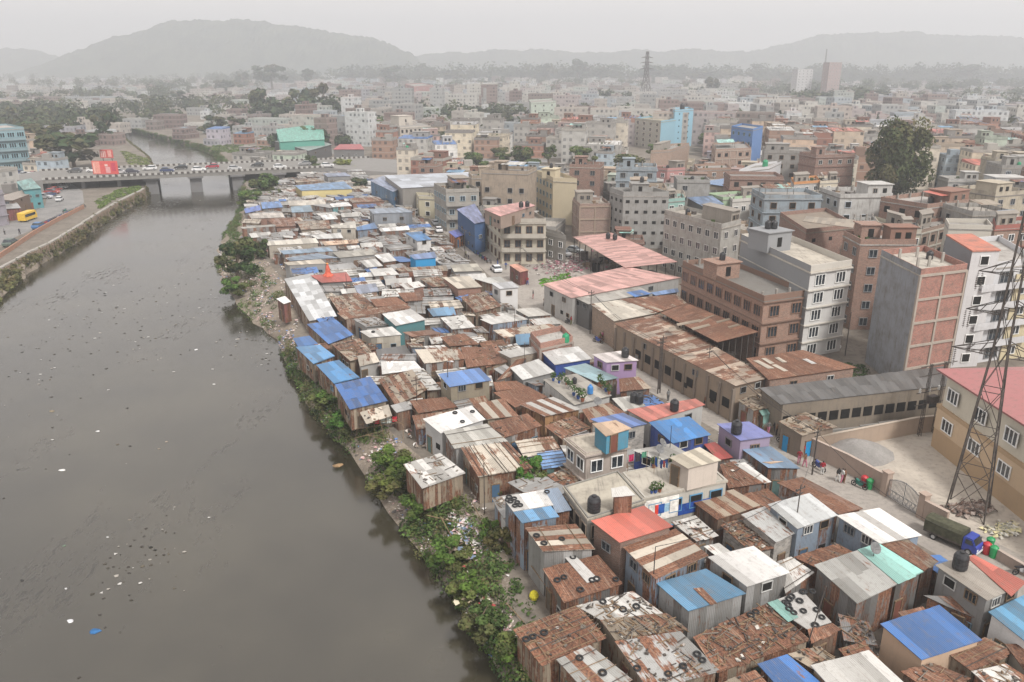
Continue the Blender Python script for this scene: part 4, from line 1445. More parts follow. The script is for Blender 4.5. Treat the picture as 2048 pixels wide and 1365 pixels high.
BRT, qbrt = block('412,475', '632,425', '345,395', 4.4, 'brick', (.40, .17, .12), 'raw brick house with low walled roof terrace and green tank', fr=3, storeys=1, nab=2, nac=0, style='hole', frame=(.42, .35, .30),
                  deck=(.60, .58, .54), parapet=.9, name='brick_house')

# ================================================ STORES AND TALLER BUILDINGS EAST OF THE ROAD
def shed(fr, pts, h, col, rust, wall, wcol, label, **kw):
    kw.setdefault('name', 'warehouse')
    kw.setdefault('cat', 'warehouse')
    kw.setdefault('over', .3)
    kw.setdefault('mess', .2)
    r = shack(fr, pts, h, col, rust, wall, wcol, label, **kw)
    MIDS.append((r[0], label))
    return r


PK1 = shed(16, '975,390 1240,362 1690,560 1332,600', 5.2, (.66, .37, .33), .04, 'none', 'dgrey', 'long pink roofed open shed running away from the street', dirn='h', slope=.2, var=.1)
PK2 = shed(16, '765,712 1340,592 1712,668 965,808', 5.0, (.66, .37, .33), .06, 'plaster', 'pale', 'broad pink roofed shed fronting the street', dirn='v', slope=.2, var=.15)
shed(16, '970,795 1390,710 1512,775 1080,850', 4.7, (.42, .40, .36), .15, 'plaster', 'dgrey', 'store with tan grey roof and one blue sheet beside the pink shed', slope=.2,
     also=[(16, '1340,762 1440,745 1512,775 1400,798', 'blue', .0)])
shed(16, '1505,770 1690,740 1700,765 1540,790', 4.4, (.20, .34, .62), .0, 'plaster', 'dgrey', 'narrow bright blue roofed annex against the brown brick building', slope=.2)
W3 = shed(3, '752,165 960,135 1215,225 915,283', 4.8, (.62, .57, .48), .3, 'brick', (.38, .26, .18), 'brick walled store with peeling cream and rust roof', slope=.3, var=.5, op=0)
shed(3, '955,132 1340,98 1412,160 1218,222', 4.75, 'tan', .78, 'plaster', 'tan', 'rust brown roofed store with a few clear sheets behind the peeling cream roof', slope=.3, var=.6)
W4 = shed(3, '918,300 1218,235 1975,668 1745,725', 4.8, (.50, .40, .31), .58, 'plaster', (.38, .29, .21), 'very long roadside store with patchy rust and cream roof', dirn='h', slope=.3, var=.7, walpha=.6, sw=1.0)
W5 = shed(3, '1232,225 1412,160 1902,355 1620,426', 5.4, (.20, .09, .07), .8, 'none', 'dgrey', 'open dark red roofed hall with dark interior', dirn='h', slope=.3, var=.15)
W6 = shed(8, '150,400 540,342 908,462 305,548', 5.1, (.24, .11, .085), .9, 'brick', (.32, .18, .13), 'brick store with dark red roof and narrow skylights', slope=.3, var=.15)
W7 = shed(8, '240,602 1500,455 1580,580 385,716', 4.6, (.12, .12, .12), .1, 'plaster', (.36, .30, .23), 'very long grey black roofed barrack with square windows', slope=.5, var=.1, mess=.5, op=0, walpha=.8)
for nm, s, c in (('W6', '255,400 285,398 345,432 315,438', 'cream'), ('W6', '345,395 375,392 430,425 400,428', 'cream'), ('W6', '535,405 565,402 632,435 600,438', 'white'), ('W6', '200,415 235,412 345,468 300,470', 'cream'), ('W6', '325,445 355,440 440,485 410,488', 'cream')):
    root, q = W6
    qq = []
    for x, y in fpts(8, s):
        p = P(x, y, 5.15)
        p = P(x, y, roof_z(q, p.x, p.y) + .08)
        qq.append(p)
    m = MB()
    sheets(m, qq, 'v', .1, thick=.02, var=.1)
    obj('skylight', m.mesh('skylight', 'tin', root.location), root, col=C[c], al=.1)
for s in ('1290,325 1320,318 1350,345 1290,352', '1340,300 1500,270 1510,285 1350,315', '1440,330 1560,300 1575,312 1455,345', '1560,250 1600,240 1500,292 1480,285', '1690,320 1760,300 1775,310 1700,330', '1610,285 1700,262 1712,272 1620,298'):
    root, q = W5
    qq = []
    for x, y in fpts(3, s):
        p = P(x, y, 5.4)
        p = P(x, y, roof_z(q, p.x, p.y) + .08)
        qq.append(p)
    m = MB()
    sheets(m, qq, 'h', .1, thick=.02, var=.1)
    obj('skylight', m.mesh('skylight', 'tin', root.location), root, col=C['tan'], al=.2)
# facade bays of the long roadside store and the barrack
for (root, q), n, fc in ((W4, 11, (.3, .2, .13)), (W7, 15, (.3, .25, .2))):
    e0, e1 = (q[0], q[3]) if root is W4[0] else (q[3], q[2])
    w4 = inset(q, .3)
    a, b = (w4[0], w4[3]) if root is W4[0] else (w4[3], w4[2])
    facade(root, a, b, 0, 3.9, n, 1, 'hole', fc, 1.3, 1.2, .15, m0=.55)
for i in range(12):      # pilasters of the long store
    w4 = inset(W4[1], .3)
    p = lerp(w4[0], w4[3], i / 11)
    m = MB()
    e = (w4[3] - w4[0])
    m.box((p.x, p.y, 0), .3, .42, 4.4, math.atan2(e.y, e.x))
    obj('pilaster', m.mesh('pilaster', 'plaster', W4[0].location), W4[0], col=(.30, .24, .19), al=.7)
# posts and dark stacks inside the open sheds
def posts(sh, n, h, edge):
    root, q = sh
    w_ = inset(q, .4)
    for a, b in edge:
        for i in range(n):
            p = lerp(w_[a], w_[b], i / (n - 1))
            m = MB()
            m.tube((p.x, p.y, 0), (p.x, p.y, h), .1, n=6)
            obj('post', m.mesh('post', 'steel', root.location), root)
posts(PK1, 9, 5.0, ((0, 3), (1, 2)))
posts(W5, 7, 5.0, ((0, 1), (3, 2), (0, 3)))
for sh, n in ((PK1, 26), (W5, 20)):
    root, q = sh
    w_ = inset(q, 1.5)
    for i in range(n):
        p = bil(w_, R.random(), R.random())
        m = MB()
        m.box((p.x, p.y, 0), R.uniform(1, 3), R.uniform(.8, 2), R.uniform(.6, 2.2), R.uniform(0, 3))
        o = obj('crate', m.mesh('crate', R.choice(['wood', 'steel', 'dark'])))
        tag(o, 'dark stack of goods under the ' + ('pink' if sh is PK1 else 'dark red') + ' roofed open shed', 'crate', 'goods stored under the open sheds')
m = MB()
w_ = inset(W5[1], .5)
m.prism([w_[1].xy, (w_[1] + (w_[2] - w_[1]).normalized() * .0 + Vector((.2, .2, 0))).xy, (w_[2] + Vector((.2, .2, 0))).xy, w_[2].xy], 0, 4.9)
obj('back_wall', m.mesh('back_wall', 'brick', W5[0].location), W5[0], col=C['dbrick'], al=.6)

S(8, '90,682 240,640 345,722 200,757', 3.0, 'tan', .35, 'tin', 'grey', 'junk shop with ragged tan roof at the bend of the road', mess=1, litter=40)
S(8, '240,757 325,738 345,770 262,790', 2.4, 'mint', .1, 'tin', 'mint', 'small mint green metal stall in front of the junk shop', mess=.2)
K['bluedoor'] = S(8, '375,830 560,770 765,862 530,925', 3.2, 'tan', .35, 'plaster', (.34, .27, .21), 'old brown walled hut with patched roof and blue door', mess=1, litter=50, doorcol=(.02, .24, .5))

# ---- the ruin: roofless tan walls with empty openings
def wall_run(name, label, pts, h, th, col, mat='plaster', cat='wall', holes=0, al=.8, cap=None, jag=0):
    P_ = pts
    ctr = sum(P_, Vector((0, 0, 0))) / len(P_)
    root = thing(name, label, cat, (ctr.x, ctr.y, 0))
    m = MB()
    for a, b in zip(P_, P_[1:]):
        e = b - a
        nr = Vector((e.y, -e.x, 0)).normalized() * th / 2
        n = max(1, int(e.length / 2.2))
        for i in range(n):
            p, q = lerp(a, b, i / n), lerp(a, b, (i + 1) / n)
            hh = h - (R.uniform(0, jag) if jag else 0)
            m.prism([(p + nr).xy, (q + nr).xy, (q - nr).xy, (p - nr).xy], 0, hh, t=.5)
    obj('wall_body', m.mesh('wall_body', mat, root.location), root, col=col, al=al)
    if cap:
        m = MB()
        for a, b in zip(P_, P_[1:]):
            e = b - a
            nr = Vector((e.y, -e.x, 0)).normalized() * (th / 2 + .06)
            m.prism([(a + nr).xy, (b + nr).xy, (b - nr).xy, (a - nr).xy], h + .003, h + .08, bot=True)
        obj('coping', m.mesh('coping', 'plaster', root.location), root, col=cap, al=.3)
    for a, b in zip(P_, P_[1:]):
        if holes:
            facade(root, a, b, 0, h, max(1, int((b - a).length / 3.6)), 1, 'hole', (.2, .2, .2), 1.2, 1.6, .1, m0=.5)
    return root


F8 = lambda s, z=0.0: [P(x, y, z) for x, y in fpts(8, s)]
wall_run('ruined_wall', 'roofless ruin of tan walls with empty doorways before the barrack', F8('640,890 1120,790 1300,800'), 3.0, .3, (.36, .30, .23), holes=1, jag=.7)
wall_run('ruined_wall', 'short grey ruined wall behind the courtyard corner', F8('660,960 1290,880'), 1.5, .25, (.30, .29, .27), jag=.4)
wall_run('boundary_wall', 'long pinkish courtyard wall from the road corner to the barrack', F8('585,1058 1290,915 1560,885'), 2.1, .22, (.56, .43, .33), cap=(.62, .52, .42), al=.3)
wall_run('boundary_wall', 'plain pink plastered wall along the road up to the iron gate', F8('585,1060 830,1175 1085,1318'), 2.1, .22, (.56, .43, .35), cap=(.62, .50, .42), al=.35)
wall_run('boundary_wall', 'pink roadside wall beyond the iron gate beside the lattice tower', [P(*p) for p in ((1845, 1040), (1890, 1064))], 2.1, .3, (.56, .43, .35), cap=(.62, .50, .42), al=.35)
wall_run('boundary_wall', 'low pink roadside wall with wire posts behind the dustbins', [P(*p) for p in ((1893, 1066), (1955, 1096), (2060, 1158), (2200, 1232))], .95, .25, (.54, .42, .35), cap=(.6, .5, .43), al=.4)


def gate(a, b):
    root = thing('iron_gate', 'grey arched iron double gate of the pale courtyard', 'gate', ((a + b) / 2))
    for p in (a, b):
        m = MB()
        m.box((p.x, p.y, 0), .7, .7, 2.6, math.atan2((b - a).y, (b - a).x))
        m.box((p.x, p.y, 2.6), .85, .85, .12, math.atan2((b - a).y, (b - a).x))
        obj('pillar', m.mesh('pillar', 'plaster', root.location), root, col=(.56, .43, .35), al=.3)
    e = (b - a)
    L = e.length
    d = e.normalized()
    for s in (0, 1):
        m = MB()
        st, en = (.4, L / 2 - .04) if s == 0 else (L / 2 + .04, L - .4)
        n = 13
        hf = lambda x: 1.7 + .8 * math.sin(math.pi * x / L)
        pts = []
        for i in range(n + 1):
            x = st + (en - st) * i / n
            p = a + d * x
            m.tube((p.x, p.y, .1), (p.x, p.y, hf(x) + .12), .028, n=4)
            pts.append(Vector((p.x, p.y, hf(x))))
        for i in range(n):
            m.tube(pts[i], pts[i + 1], .035, n=4)
            for zz in (.15, .95):
                m.tube((pts[i].x, pts[i].y, zz), (pts[i + 1].x, pts[i + 1].y, zz), .03, n=4)
        for i in range(0, n - 2, 3):
            m.torus(((pts[i] + pts[i + 3]) / 2).xy[:] + (.56,), .3, .02, Matrix.Rotation(math.pi / 2, 3, 'X'), 12, 4)
        obj('gate_leaf', m.mesh('gate_leaf', 'matt', root.location), root, col=(.24, .24, .25))
    return root


gate(P(1769, 990), P(1842, 1036))

# ---- pink-roofed school on the right
def school():
    h = 9.6
    a, b = P(1898, 741, h), P(2048, 835, h)
    d = (b - a).normalized()
    c = a + Vector((-d.y, d.x, 0)) * 16
    if c.y < a.y:
        c = a + Vector((d.y, -d.x, 0)) * 16
    b = a + d * 34
    e = b + (c - a)
    ctr = (a + b + c + e) / 4
    root = thing('school_building', 'cream and peach three-storey building with hipped pink red roof', 'building', (ctr.x, ctr.y, 0))
    quad = [a, b, e, c]
    off = root.location
    m = MB()
    m.prism([p.xy for p in quad], 0, h - .3)
    obj('wall', m.mesh('wall', 'plaster', off), root, col=(.82, .76, .62), al=.15)
    m = MB()
    m.prism([p.xy for p in inset(quad, -.35)], 0, 2.4)
    m.prism([p.xy for p in inset(quad, -.5)], 4.9, 5.3, bot=True)
    obj('band', m.mesh('band', 'plaster', off), root, col=(.60, .42, .25), al=.15)
    m = MB()
    m.prism([p.xy for p in inset(quad, -.4)], 2.4, 4.9)
    obj('band', m.mesh('band', 'plaster', off), root, col=(.78, .58, .38), al=.15)
    m = MB()
    o4 = inset(quad, -1.1)
    r1, r2 = (a + c) / 2 + d * 7, (b + e) / 2 - d * 7
    r1.z = r2.z = h + 2.4
    q = [Vector((p.x, p.y, h - .3)) for p in o4]
    for f in ([q[0], q[1], r2, r1], [q[1], q[2], r2], [q[2], q[3], r1, r2], [q[3], q[0], r1]):
        m.face(f, t=.6)
    m.f = [f[::-1] if (m.v[f[1]] - m.v[f[0]]).cross(m.v[f[2]] - m.v[f[0]]).z < 0 else f for f in m.f]
    m.prism([p.xy for p in o4], h - .5, h - .31, bot=True, t=.3)
    obj('roof', m.mesh('roof', 'tin', off), root, col=(.50, .19, .19), al=.03)
    o2 = inset(quad, -.42)
    facade(root, o2[0], o2[1], 5.6, 3.2, 7, 1, 'triple', (.8, .8, .78), 1.9, 1.5, m0=.5)
    facade(root, o2[0], o2[1], 2.2, 3.0, 7, 1, 'triple', (.8, .8, .78), 1.9, 1.4, m0=.45)
    occupy([p.xy for p in quad])
    return root, quad


school()
WHT = (.8, .8, .78)
BRN = (.16, .09, .055)
# ---- tall buildings with their own look
Q = {}
Q['brown'] = block('1528,604', '1616,592', '1365,532', 9.6, 'brick', (.36, .19, .13), 'brown brick building of three storeys with long flat roof', storeys=3, nab=2, nac=9, style='triple', fcol=(.22, .13, .09), ww=1.7, wh=1.6,
                   deck=(.24, .23, .21), parapet=.9, pcol=(.30, .18, .13), ledge=1, stair=(.25, .62, 4.5, 3.5))
Q['white5'] = block('1621,545', '1703,533', '1482,480', 13.5, 'plaster', (.80, .79, .76), 'white five-storey house with bare grey side wall', storeys=5, nab=2, nac=0, style='triple', fcol=(.75, .75, .72), ww=1.9, wh=1.6,
                    deck=(.66, .60, .50), parapet=1.0, pcol=(.74, .70, .62), ledge=1, sidewall='plaster', sidecol=(.36, .37, .38), stair=(.15, .65, 5, 4.5), stairh=3.2, walpha=.12)
Q['tower'] = block('1841,552', '1933,541', '1762,512', 16.2, 'brick', (.42, .15, .11), 'tall brick tower with pale concrete frame and bare slate grey side', storeys=5, nab=2, nac=0, style='hole', skip=1, frame=(.52, .45, .38),
                   deck=(.62, .58, .50), parapet=.9, sidewall='plaster', sidecol=(.34, .36, .39), walpha=1.0)
Q['wr'] = block('1955,541', '2075,528', '1888,492', 14.5, 'plaster', (.76, .76, .77), 'white building with dark balconies behind the lattice tower', storeys=5, nab=3, nac=0, style='triple', fcol=(.2, .2, .2), ww=2.4, wh=1.7,
                deck=(.55, .52, .48), parapet=.9, sidewall='plaster', sidecol=(.22, .225, .235), balc=1, walpha=.15)
Q['wr2'] = block('1945,502', '2000,500', '1893,470', 17.5, 'plaster', (.76, .75, .75), 'white upper block with orange red sheet roof near the lattice tower', storeys=6, nab=1, nac=0, style='plain', deck=(.7, .26, .18), parapet=.0, walpha=.2, sidewall='plaster', sidecol=(.3, .31, .33))
Q['beige'] = block('2032,560', '2110,553', '2012,548', 12.5, 'plaster', (.74, .64, .42), 'plain yellow beige building at the far right', storeys=4, nab=2, nac=0, walpha=.15)
Q['pinkroof'] = block('1003,446', '1092,446', '966,418', 9.3, 'plaster', (.66, .60, .48), 'cream four-storey street house with pink roof lean-to and balconies', storeys=3, nab=4, nac=5, style='framed', fcol=BRN, ww=1.3, wh=1.6,
                      deck=(.40, .36, .31), parapet=.9, balc=1, ledge=1, pcol=(.60, .56, .48))
S(16, '365,200 640,148 720,175 480,250', 12.3, (.66, .34, .31), .02, 'plaster', (.36, .27, .22), 'rooftop storey with pink sheet roof on the cream street house', slope=.3, base=9.35, mess=.1, name='rooftop_room', cat='rooftop room')
Q['cream'] = block('1106,363', '1154,366', '1072,348', 11.8, 'plaster', (.74, .64, .45), 'tall cream building with blank butter yellow side wall', storeys=4, nab=0, nac=5, style='framed', fcol=(.3, .4, .42), deck=(.6, .55, .45), parapet=1.1, walpha=.12, stair=(.3, .5, 4, 4))
Q['greyblk'] = block('1156,352', '1203,347', '1150,340', 11.2, 'plaster', (.42, .41, .385), 'bare grey concrete block behind the cream building', storeys=4, nab=1, nac=0, style='hole', skip=.8, walpha=.7)
Q['frm'] = block('1160,414', '1221,413', '1146,401', 9.3, 'brick', (.32, .20, .16), 'brick house with tan concrete frame and sandbag parapet', storeys=3, nab=2, nac=2, style='hole', skip=1, frame=(.44, .34, .26), deck=(.4, .34, .28), parapet=.7)
Q['speck'] = block('1247,393', '1338,393', '1220,384', 12.6, 'plaster', (.40, .395, .375), 'bare grey five-storey block with many tiny square holes', storeys=5, nab=5, nac=3, style='hole', ww=.9, wh=.7, deck=(.5, .47, .43), parapet=1.1, walpha=.75, stair=(.5, .5, 4, 3.5))
Q['row1'] = block('1443,458', '1482,448', '1329,428', 12.2, 'plaster', (.52, .50, .455), 'weathered whitish row building with stacked square windows', storeys=4, nab=2, nac=7, style='framed', fcol=(.55, .53, .5), deck=(.5, .46, .4), parapet=.9, walpha=.8)
Q['dbrick'] = block('1612,467', '1712,456', '1560,432', 12.2, 'brick', (.27, .12, .085), 'dark brick house with open shaded roof storey', storeys=4, nab=3, nac=0, style='hole', ww=.8, wh=.7, deck=(.33, .27, .21), parapet=.8, skip=.2)
S(17, '560,180 900,205 880,260 540,215', 15.0, 'tan', .15, 'none', 'tan', 'thin tan canopy roof over the dark brick house', slope=.2, base=12.3, mess=.1, name='roof_canopy', cat='canopy')
Q['g13'] = block('1712,452', '1752,448', '1706,444', 12.6, 'plaster', (.40, .40, .385), 'narrow grey plastered house right of the dark brick house', storeys=4, nab=2, nac=0, style='framed', fcol=(.3, .3, .3), walpha=.6)
Q['pk14'] = block('1755,452', '1812,470', '1748,440', 11.5, 'plaster', (.64, .48, .45), 'pale pink house with curved cream balcony bands', storeys=4, nab=3, nac=0, balc=1, fcol=(.3, .2, .15), pcol=(.66, .62, .5), walpha=.3)
Q['cr15'] = block('1802,470', '1842,468', '1795,455', 12.0, 'plaster', (.66, .62, .52), 'cream house carrying twin black tanks near the brick tower', storeys=4, nab=2, nac=0, walpha=.4)
Q['bg16'] = block('1842,468', '1893,455', '1835,450', 11.8, 'brick', (.30, .20, .15), 'dusty brick house with pale slab edges behind the brick tower', storeys=4, nab=3, nac=0, style='hole', frame=(.6, .56, .48))
Q['blank'] = block('1897,458', '1984,460', '1890,445', 14.6, 'plaster', (.66, .62, .54), 'blank creamy white side wall of a tall house', storeys=5, nab=0, nac=0, walpha=.2)
Q['br17'] = block('1990,460', '2060,455', '1985,445', 13.5, 'brick', (.30, .17, .12), 'brown brick house with red tiled edges at the far right', storeys=4, nab=3, nac=0, ledge=1, pcol=(.42, .14, .11))
Q['redrow'] = block('1708,535', '1772,535', '1700,522', 8.5, 'brick', (.40, .17, .12), 'red brick house with flower pots between white house and brick tower', storeys=3, nab=2, nac=0, style='hole', frame=(.42, .2, .15))
Q['tankh'] = block('1790,520', '1815,515', '1768,505', 10.5, 'plaster', (.33, .32, .31), 'grey house topped by two dark tanks behind the brick tower', storeys=3, nab=2, nac=0)
Q['sky1'] = block('1322,245', '1352,241', '1270,239', 14.3, 'plaster', (.34, .60, .73), 'wide sky blue building with cream glazed front over the middle city', storeys=5, nab=0, nac=4, style='framed', fcol=(.7, .62, .5), ww=2.2, wh=1.7, deck=(.55, .5, .35), parapet=.8, walpha=.06, name='apartment_block', cat='apartment block', sidewall='plaster', sidecol=(.56, .53, .46))
Q['sky2'] = block('1350,223', '1387,221', '1342,219', 19, 'plaster', (.34, .62, .77), 'highest sky blue stair tower with a black tank', storeys=6, nab=2, nac=0, style='hole', ww=.7, wh=.8, parapet=.8, walpha=.05, name='apartment_block', cat='apartment block')
Q['blu2'] = block('1506,262', '1526,256', '1463,256', 17.5, 'plaster', (.15, .30, .62), 'blue and grey tower block right of the sky blue one', storeys=5, nab=0, nac=4, style='framed', fcol=(.2, .35, .4), walpha=.1, name='apartment_block', cat='apartment block')
Q['bk18'] = block('1342,292', '1378,290', '1302,306', 13.0, 'brick', (.40, .27, .20), 'stepped brick block below the sky blue building', storeys=4, nab=2, nac=2, style='hole', frame=(.46, .36, .28), name='apartment_block', cat='apartment block')
Q['bk19'] = block('1432,303', '1502,300', '1425,290', 12.0, 'brick', (.40, .26, .20), 'broad brick block with pale floor bands', storeys=4, nab=5, nac=1, style='hole', skip=.6, frame=(.55, .44, .36), name='apartment_block', cat='apartment block')
Q['pk20'] = block('1335,342', '1370,340', '1300,338', 9.5, 'plaster', (.60, .30, .28), 'pink red house with pillars in the middle city', storeys=3, nab=2, nac=2, balc=1, walpha=.15)
Q['br21'] = block('1395,342', '1462,340', '1388,333', 8.5, 'brick', (.36, .20, .13), 'brown brick house with cluttered dark roof', storeys=3, nab=3, nac=0)
Q['wh22'] = block('1510,332', '1566,326', '1478,345', 11.0, 'plaster', (.76, .76, .77), 'rounded white house with green tank', storeys=3, nab=3, nac=2, balc=1, walpha=.1)
Q['or23'] = block('1588,370', '1640,366', '1582,360', 8.8, 'plaster', (.60, .58, .56), 'white house with orange parapet', storeys=3, nab=3, nac=0, pcol=(.74, .34, .13), walpha=.2)
Q['cr24'] = block('1640,368', '1676,366', '1634,358', 8.8, 'plaster', (.74, .66, .52), 'cream cube house beside the orange parapet', storeys=3, nab=1, nac=0, walpha=.15)
Q['tea25'] = block('1335,405', '1370,402', '1330,396', 9.5, 'plaster', (.36, .58, .52), 'mint green house behind the bare grey block', storeys=3, nab=2, nac=0, walpha=.2)
Q['grn26'] = block('1412,392', '1475,388', '1376,398', 7.5, 'plaster', (.50, .68, .44), 'light green house with curved green canopy', storeys=2, nab=3, nac=1, walpha=.25)
Q['wh27'] = block('1465,405', '1525,400', '1455,395', 7.5, 'plaster', (.74, .71, .66), 'long white terrace house in the middle city', storeys=2, nab=4, nac=0, walpha=.3)
Q['wh28'] = block('1525,425', '1625,410', '1500,410', 7.0, 'plaster', (.68, .64, .56), 'wide cream terrace with round green awning', storeys=2, nab=5, nac=0, walpha=.4)
Q['conc3'] = block('892,385', '958,383', '868,372', 10.5, 'plaster', (.46, .435, .39), 'grey concrete street house with round balconies', storeys=3, nab=3, nac=5, style='framed', fcol=(.4, .5, .55), balc=1, walpha=.6, deck=(.5, .46, .4))
Q['crb'] = block('838,398', '872,400', '832,390', 5.5, 'plaster', (.70, .64, .46), 'small yellow cream hall by the street', storeys=2, nab=1, nac=1, style='plain', walpha=.2)
Q['cr30'] = block('995,372', '1072,372', '990,360', 7.5, 'plaster', (.74, .68, .54), 'long cream house behind the pink roofed street house', storeys=2, nab=6, nac=0, fcol=(.3, .22, .1), walpha=.15)
Q['gr31'] = block('1092,470', '1132,480', '1085,462', 5.5, 'plaster', (.46, .44, .40), 'low grey house with tin roof beside the raw shed', storeys=2, nab=2, nac=0, walpha=.5)
Q['hall'] = block('800,258', '868,254', '769,246', 11, 'plaster', (.66, .60, .52), 'cream hall with dark window band and turrets', storeys=4, nab=8, nac=3, style='plain', fcol=(.5, .45, .4), ww=1.4, wh=2.2, name='apartment_block', cat='apartment block', walpha=.2, stair=(.3, .5, 9, 8), stairh=5)
Q['teal1'] = block('-30,262', '48,258', '-60,255', 17, 'plaster', (.30, .44, .48), 'teal glazed office block at the left edge', storeys=4, nab=4, nac=0, style='triple', fcol=(.3, .5, .55), ww=4.2, wh=1.8, name='apartment_block', cat='apartment block', balc=1, walpha=.1, deck=(.6, .55, .5))
Q['tower2'] = block(None, None, None, 45, 'plaster', (.50, .38, .36), 'pinkish high block beside the far mast', storeys=11, nab=4, nac=2, world=[(394, 1050), (410, 1052), (392, 1066), (408, 1068)], name='apartment_block', cat='apartment block')
Q['wht3'] = block(None, None, None, 37, 'plaster', (.74, .74, .74), 'white high block beside the far mast', storeys=11, nab=4, nac=2, world=[(366, 1080), (386, 1082), (364, 1096), (384, 1098)], name='apartment_block', cat='apartment block')
Q['longb'] = block('1735,242', '1862,240', '1728,236', 13, 'plaster', (.52, .55, .58), 'wide blue grey institution block with rows of windows', storeys=4, nab=12, nac=0, name='apartment_block', cat='apartment block', ledge=1, pcol=(.55, .58, .62))
Q['pinkmid'] = block('828,175', '866,172', '810,170', 22, 'plaster', (.62, .36, .35), 'pink flanked office block with dark glass', storeys=6, nab=3, nac=3, name='apartment_block', cat='apartment block')
Q['grm'] = block('1062,208', '1112,205', '1058,202', 17, 'plaster', (.60, .68, .58), 'pale green block with square brown windows', storeys=5, nab=3, nac=0, fcol=(.3, .3, .25), name='apartment_block', cat='apartment block')
shed(2, '0,0 1,0 1,1 0,1', 3, 'grey', 0, 'none', 'grey', 'x') if False else None
shed(0, '768,351 985,343 1076,362 803,377', 8.0, (.50, .54, .60), .04, 'plaster', (.36, .34, .31), 'large warehouse with wide striped silver blue roof', slope=.8, var=.05, mess=.1, sw=3.2, walpha=.5, op=0)
shed(0, '740,362 766,352 800,378 786,384', 6.5, (.30, .36, .50), .02, 'tin', (.08, .20, .36), 'blue striped annex at the left end of the large warehouse', slope=.4, mess=.1, walpha=.05)
shed(13, '455,1120 600,1075 690,1215 600,1235', 7.5, (.24, .28, .48), .02, 'plaster', (.05, .13, .30), 'deep blue walled shop with slate blue roof', slope=.4, mess=.1, walpha=.1)
shed(12, '610,480 985,430 1000,560 640,580', 9.0, (.16, .50, .40), .0, 'plaster', (.14, .48, .38), 'turquoise green stepped market hall', slope=1.0, mess=.1, walpha=.05)
shed(12, '595,572 900,545 1060,600 870,650', 6.0, (.32, .40, .38), .05, 'plaster', 'dgrey', 'dull green roofed market shed', slope=.8, mess=.1)
shed(12, '1070,640 1120,598 1290,598 1320,640', 6.5, (.50, .08, .09), .0, 'plaster', 'dgrey', 'market shed with arched crimson roof', slope=.8, mess=.1)
shed(14, '1440,700 1640,710 1960,680 1650,800', 8.0, (.46, .16, .18), .02, 'plaster', (.48, .17, .19), 'dusty crimson roofed hall in the middle city', slope=.8, mess=.1)
shed(14, '1500,905 1740,930 1750,990 1530,965', 6.0, (.70, .34, .14), .02, 'plaster', 'cream', 'small orange roofed house part', slope=.3, mess=.1)
shed(17, '1500,90 1640,75 1880,150 1590,190', 7.0, (.12, .33, .62), .0, 'plaster', 'dgrey', 'low hall with vivid blue tarpaulin roof near the big tree', slope=.4, mess=.3)
shed(14, '790,905 1010,870 1110,880 1000,935', 8.0, (.20, .34, .58), .02, 'plaster', 'tan', 'house with light blue slanted sheet roof in the middle city', slope=.8, mess=.1)
shed(14, '695,1025 900,1010 1000,1080 830,1100', 7.8, (.15, .24, .40), .02, 'plaster', 'dgrey', 'house with dark blue lean-to roof in the middle city', slope=.6, mess=.1)
shed(11, '-80,1040 180,965 330,965 100,1050', 5.0, (.42, .36, .31), .12, 'plaster', 'brown', 'brown roofed teahouse on the left bank', slope=.8, mess=.3)
shed(11, '130,900 250,870 330,950 190,965', 6.5, (.20, .40, .38), .2, 'plaster', 'teal', 'teal fronted house on the left bank', slope=.8, mess=.2)
shed(11, '-60,1080 130,1060 170,1110 0,1120', 3.6, (.40, .40, .40), .1, 'wood', (.35, .10, .10), 'red boarded stall on the left bank', slope=.3, mess=.3)

for kk_ in ('row1', 'g13', 'pk14', 'cr15', 'bg16', 'br17', 'redrow', 'frm', 'greyblk', 'conc3', 'br21', 'wh27', 'wh28', 'or23', 'cr24', 'tea25', 'bk18', 'bk19', 'brown', 'pk20'):
    r_, q_ = Q[kk_]
    rooftop(r_, q_[0].xy, q_[1].xy, q_[2].xy, q_[3].xy, q_[0].z, (.4, .36, .31))

# ================================================ SMALL HOUSES BETWEEN THE NAMED ONES, AND THE CITY BEHIND
SETT = [P(*p) for p in ((1150, 1480), (1110, 1350), (1085, 1220), (1055, 1130), (1010, 1030), (920, 940), (830, 900), (790, 840), (720, 800), (640, 745), (610, 690), (640, 640),
                        (600, 575), (545, 520), (505, 470), (500, 420), (520, 392), (560, 375), (640, 352), (722, 345), (755, 370), (800, 400), (850, 430), (890, 470), (940, 520), (1000, 575), (1040, 625),
                        (1110, 665), (1190, 718), (1290, 785), (1400, 855), (1500, 905), (1600, 965), (1700, 1015), (1850, 1110), (1950, 1165), (2100, 1250), (2100, 1450))]
SETT2 = [p.xy for p in SETT]
FCOL = [('rust', .85), ('rust', .7), ('tan', .6), ('pale', .3), ('pale', .12), ('cream', .4), ('brown', .9), ('grey', .3), ('tan', .75), ('pale', .45), ('grey', .1), ('grey', .1), ('pale', .12), ('grey', .3), ('blue', .05)]
FNAME = {('rust', .85): 'all rust', ('rust', .7): 'rust streaked', ('tan', .6): 'tan rusted', ('pale', .3): 'pale spotted', ('pale', .12): 'pale grey', ('cream', .4): 'cream rusted', ('brown', .9): 'dark brown',
         ('grey', .3): 'dull grey', ('tan', .75): 'brown tan', ('pale', .45): 'grey rust mixed', ('grey', .1): 'plain grey', ('blue', .05): 'blue'}
FILL = []
_c = [P(*p) for p in ROAD_PX]
_l = []
for i, p in enumerate(_c):
    a, b = _c[max(0, i - 1)], _c[min(len(_c) - 1, i + 1)]
    d = (b - a).normalized()
    n_ = Vector((d.y, -d.x, 0))
    if n_.x > 0:
        n_ = -n_
    _l.append(p + n_ * 7.6)
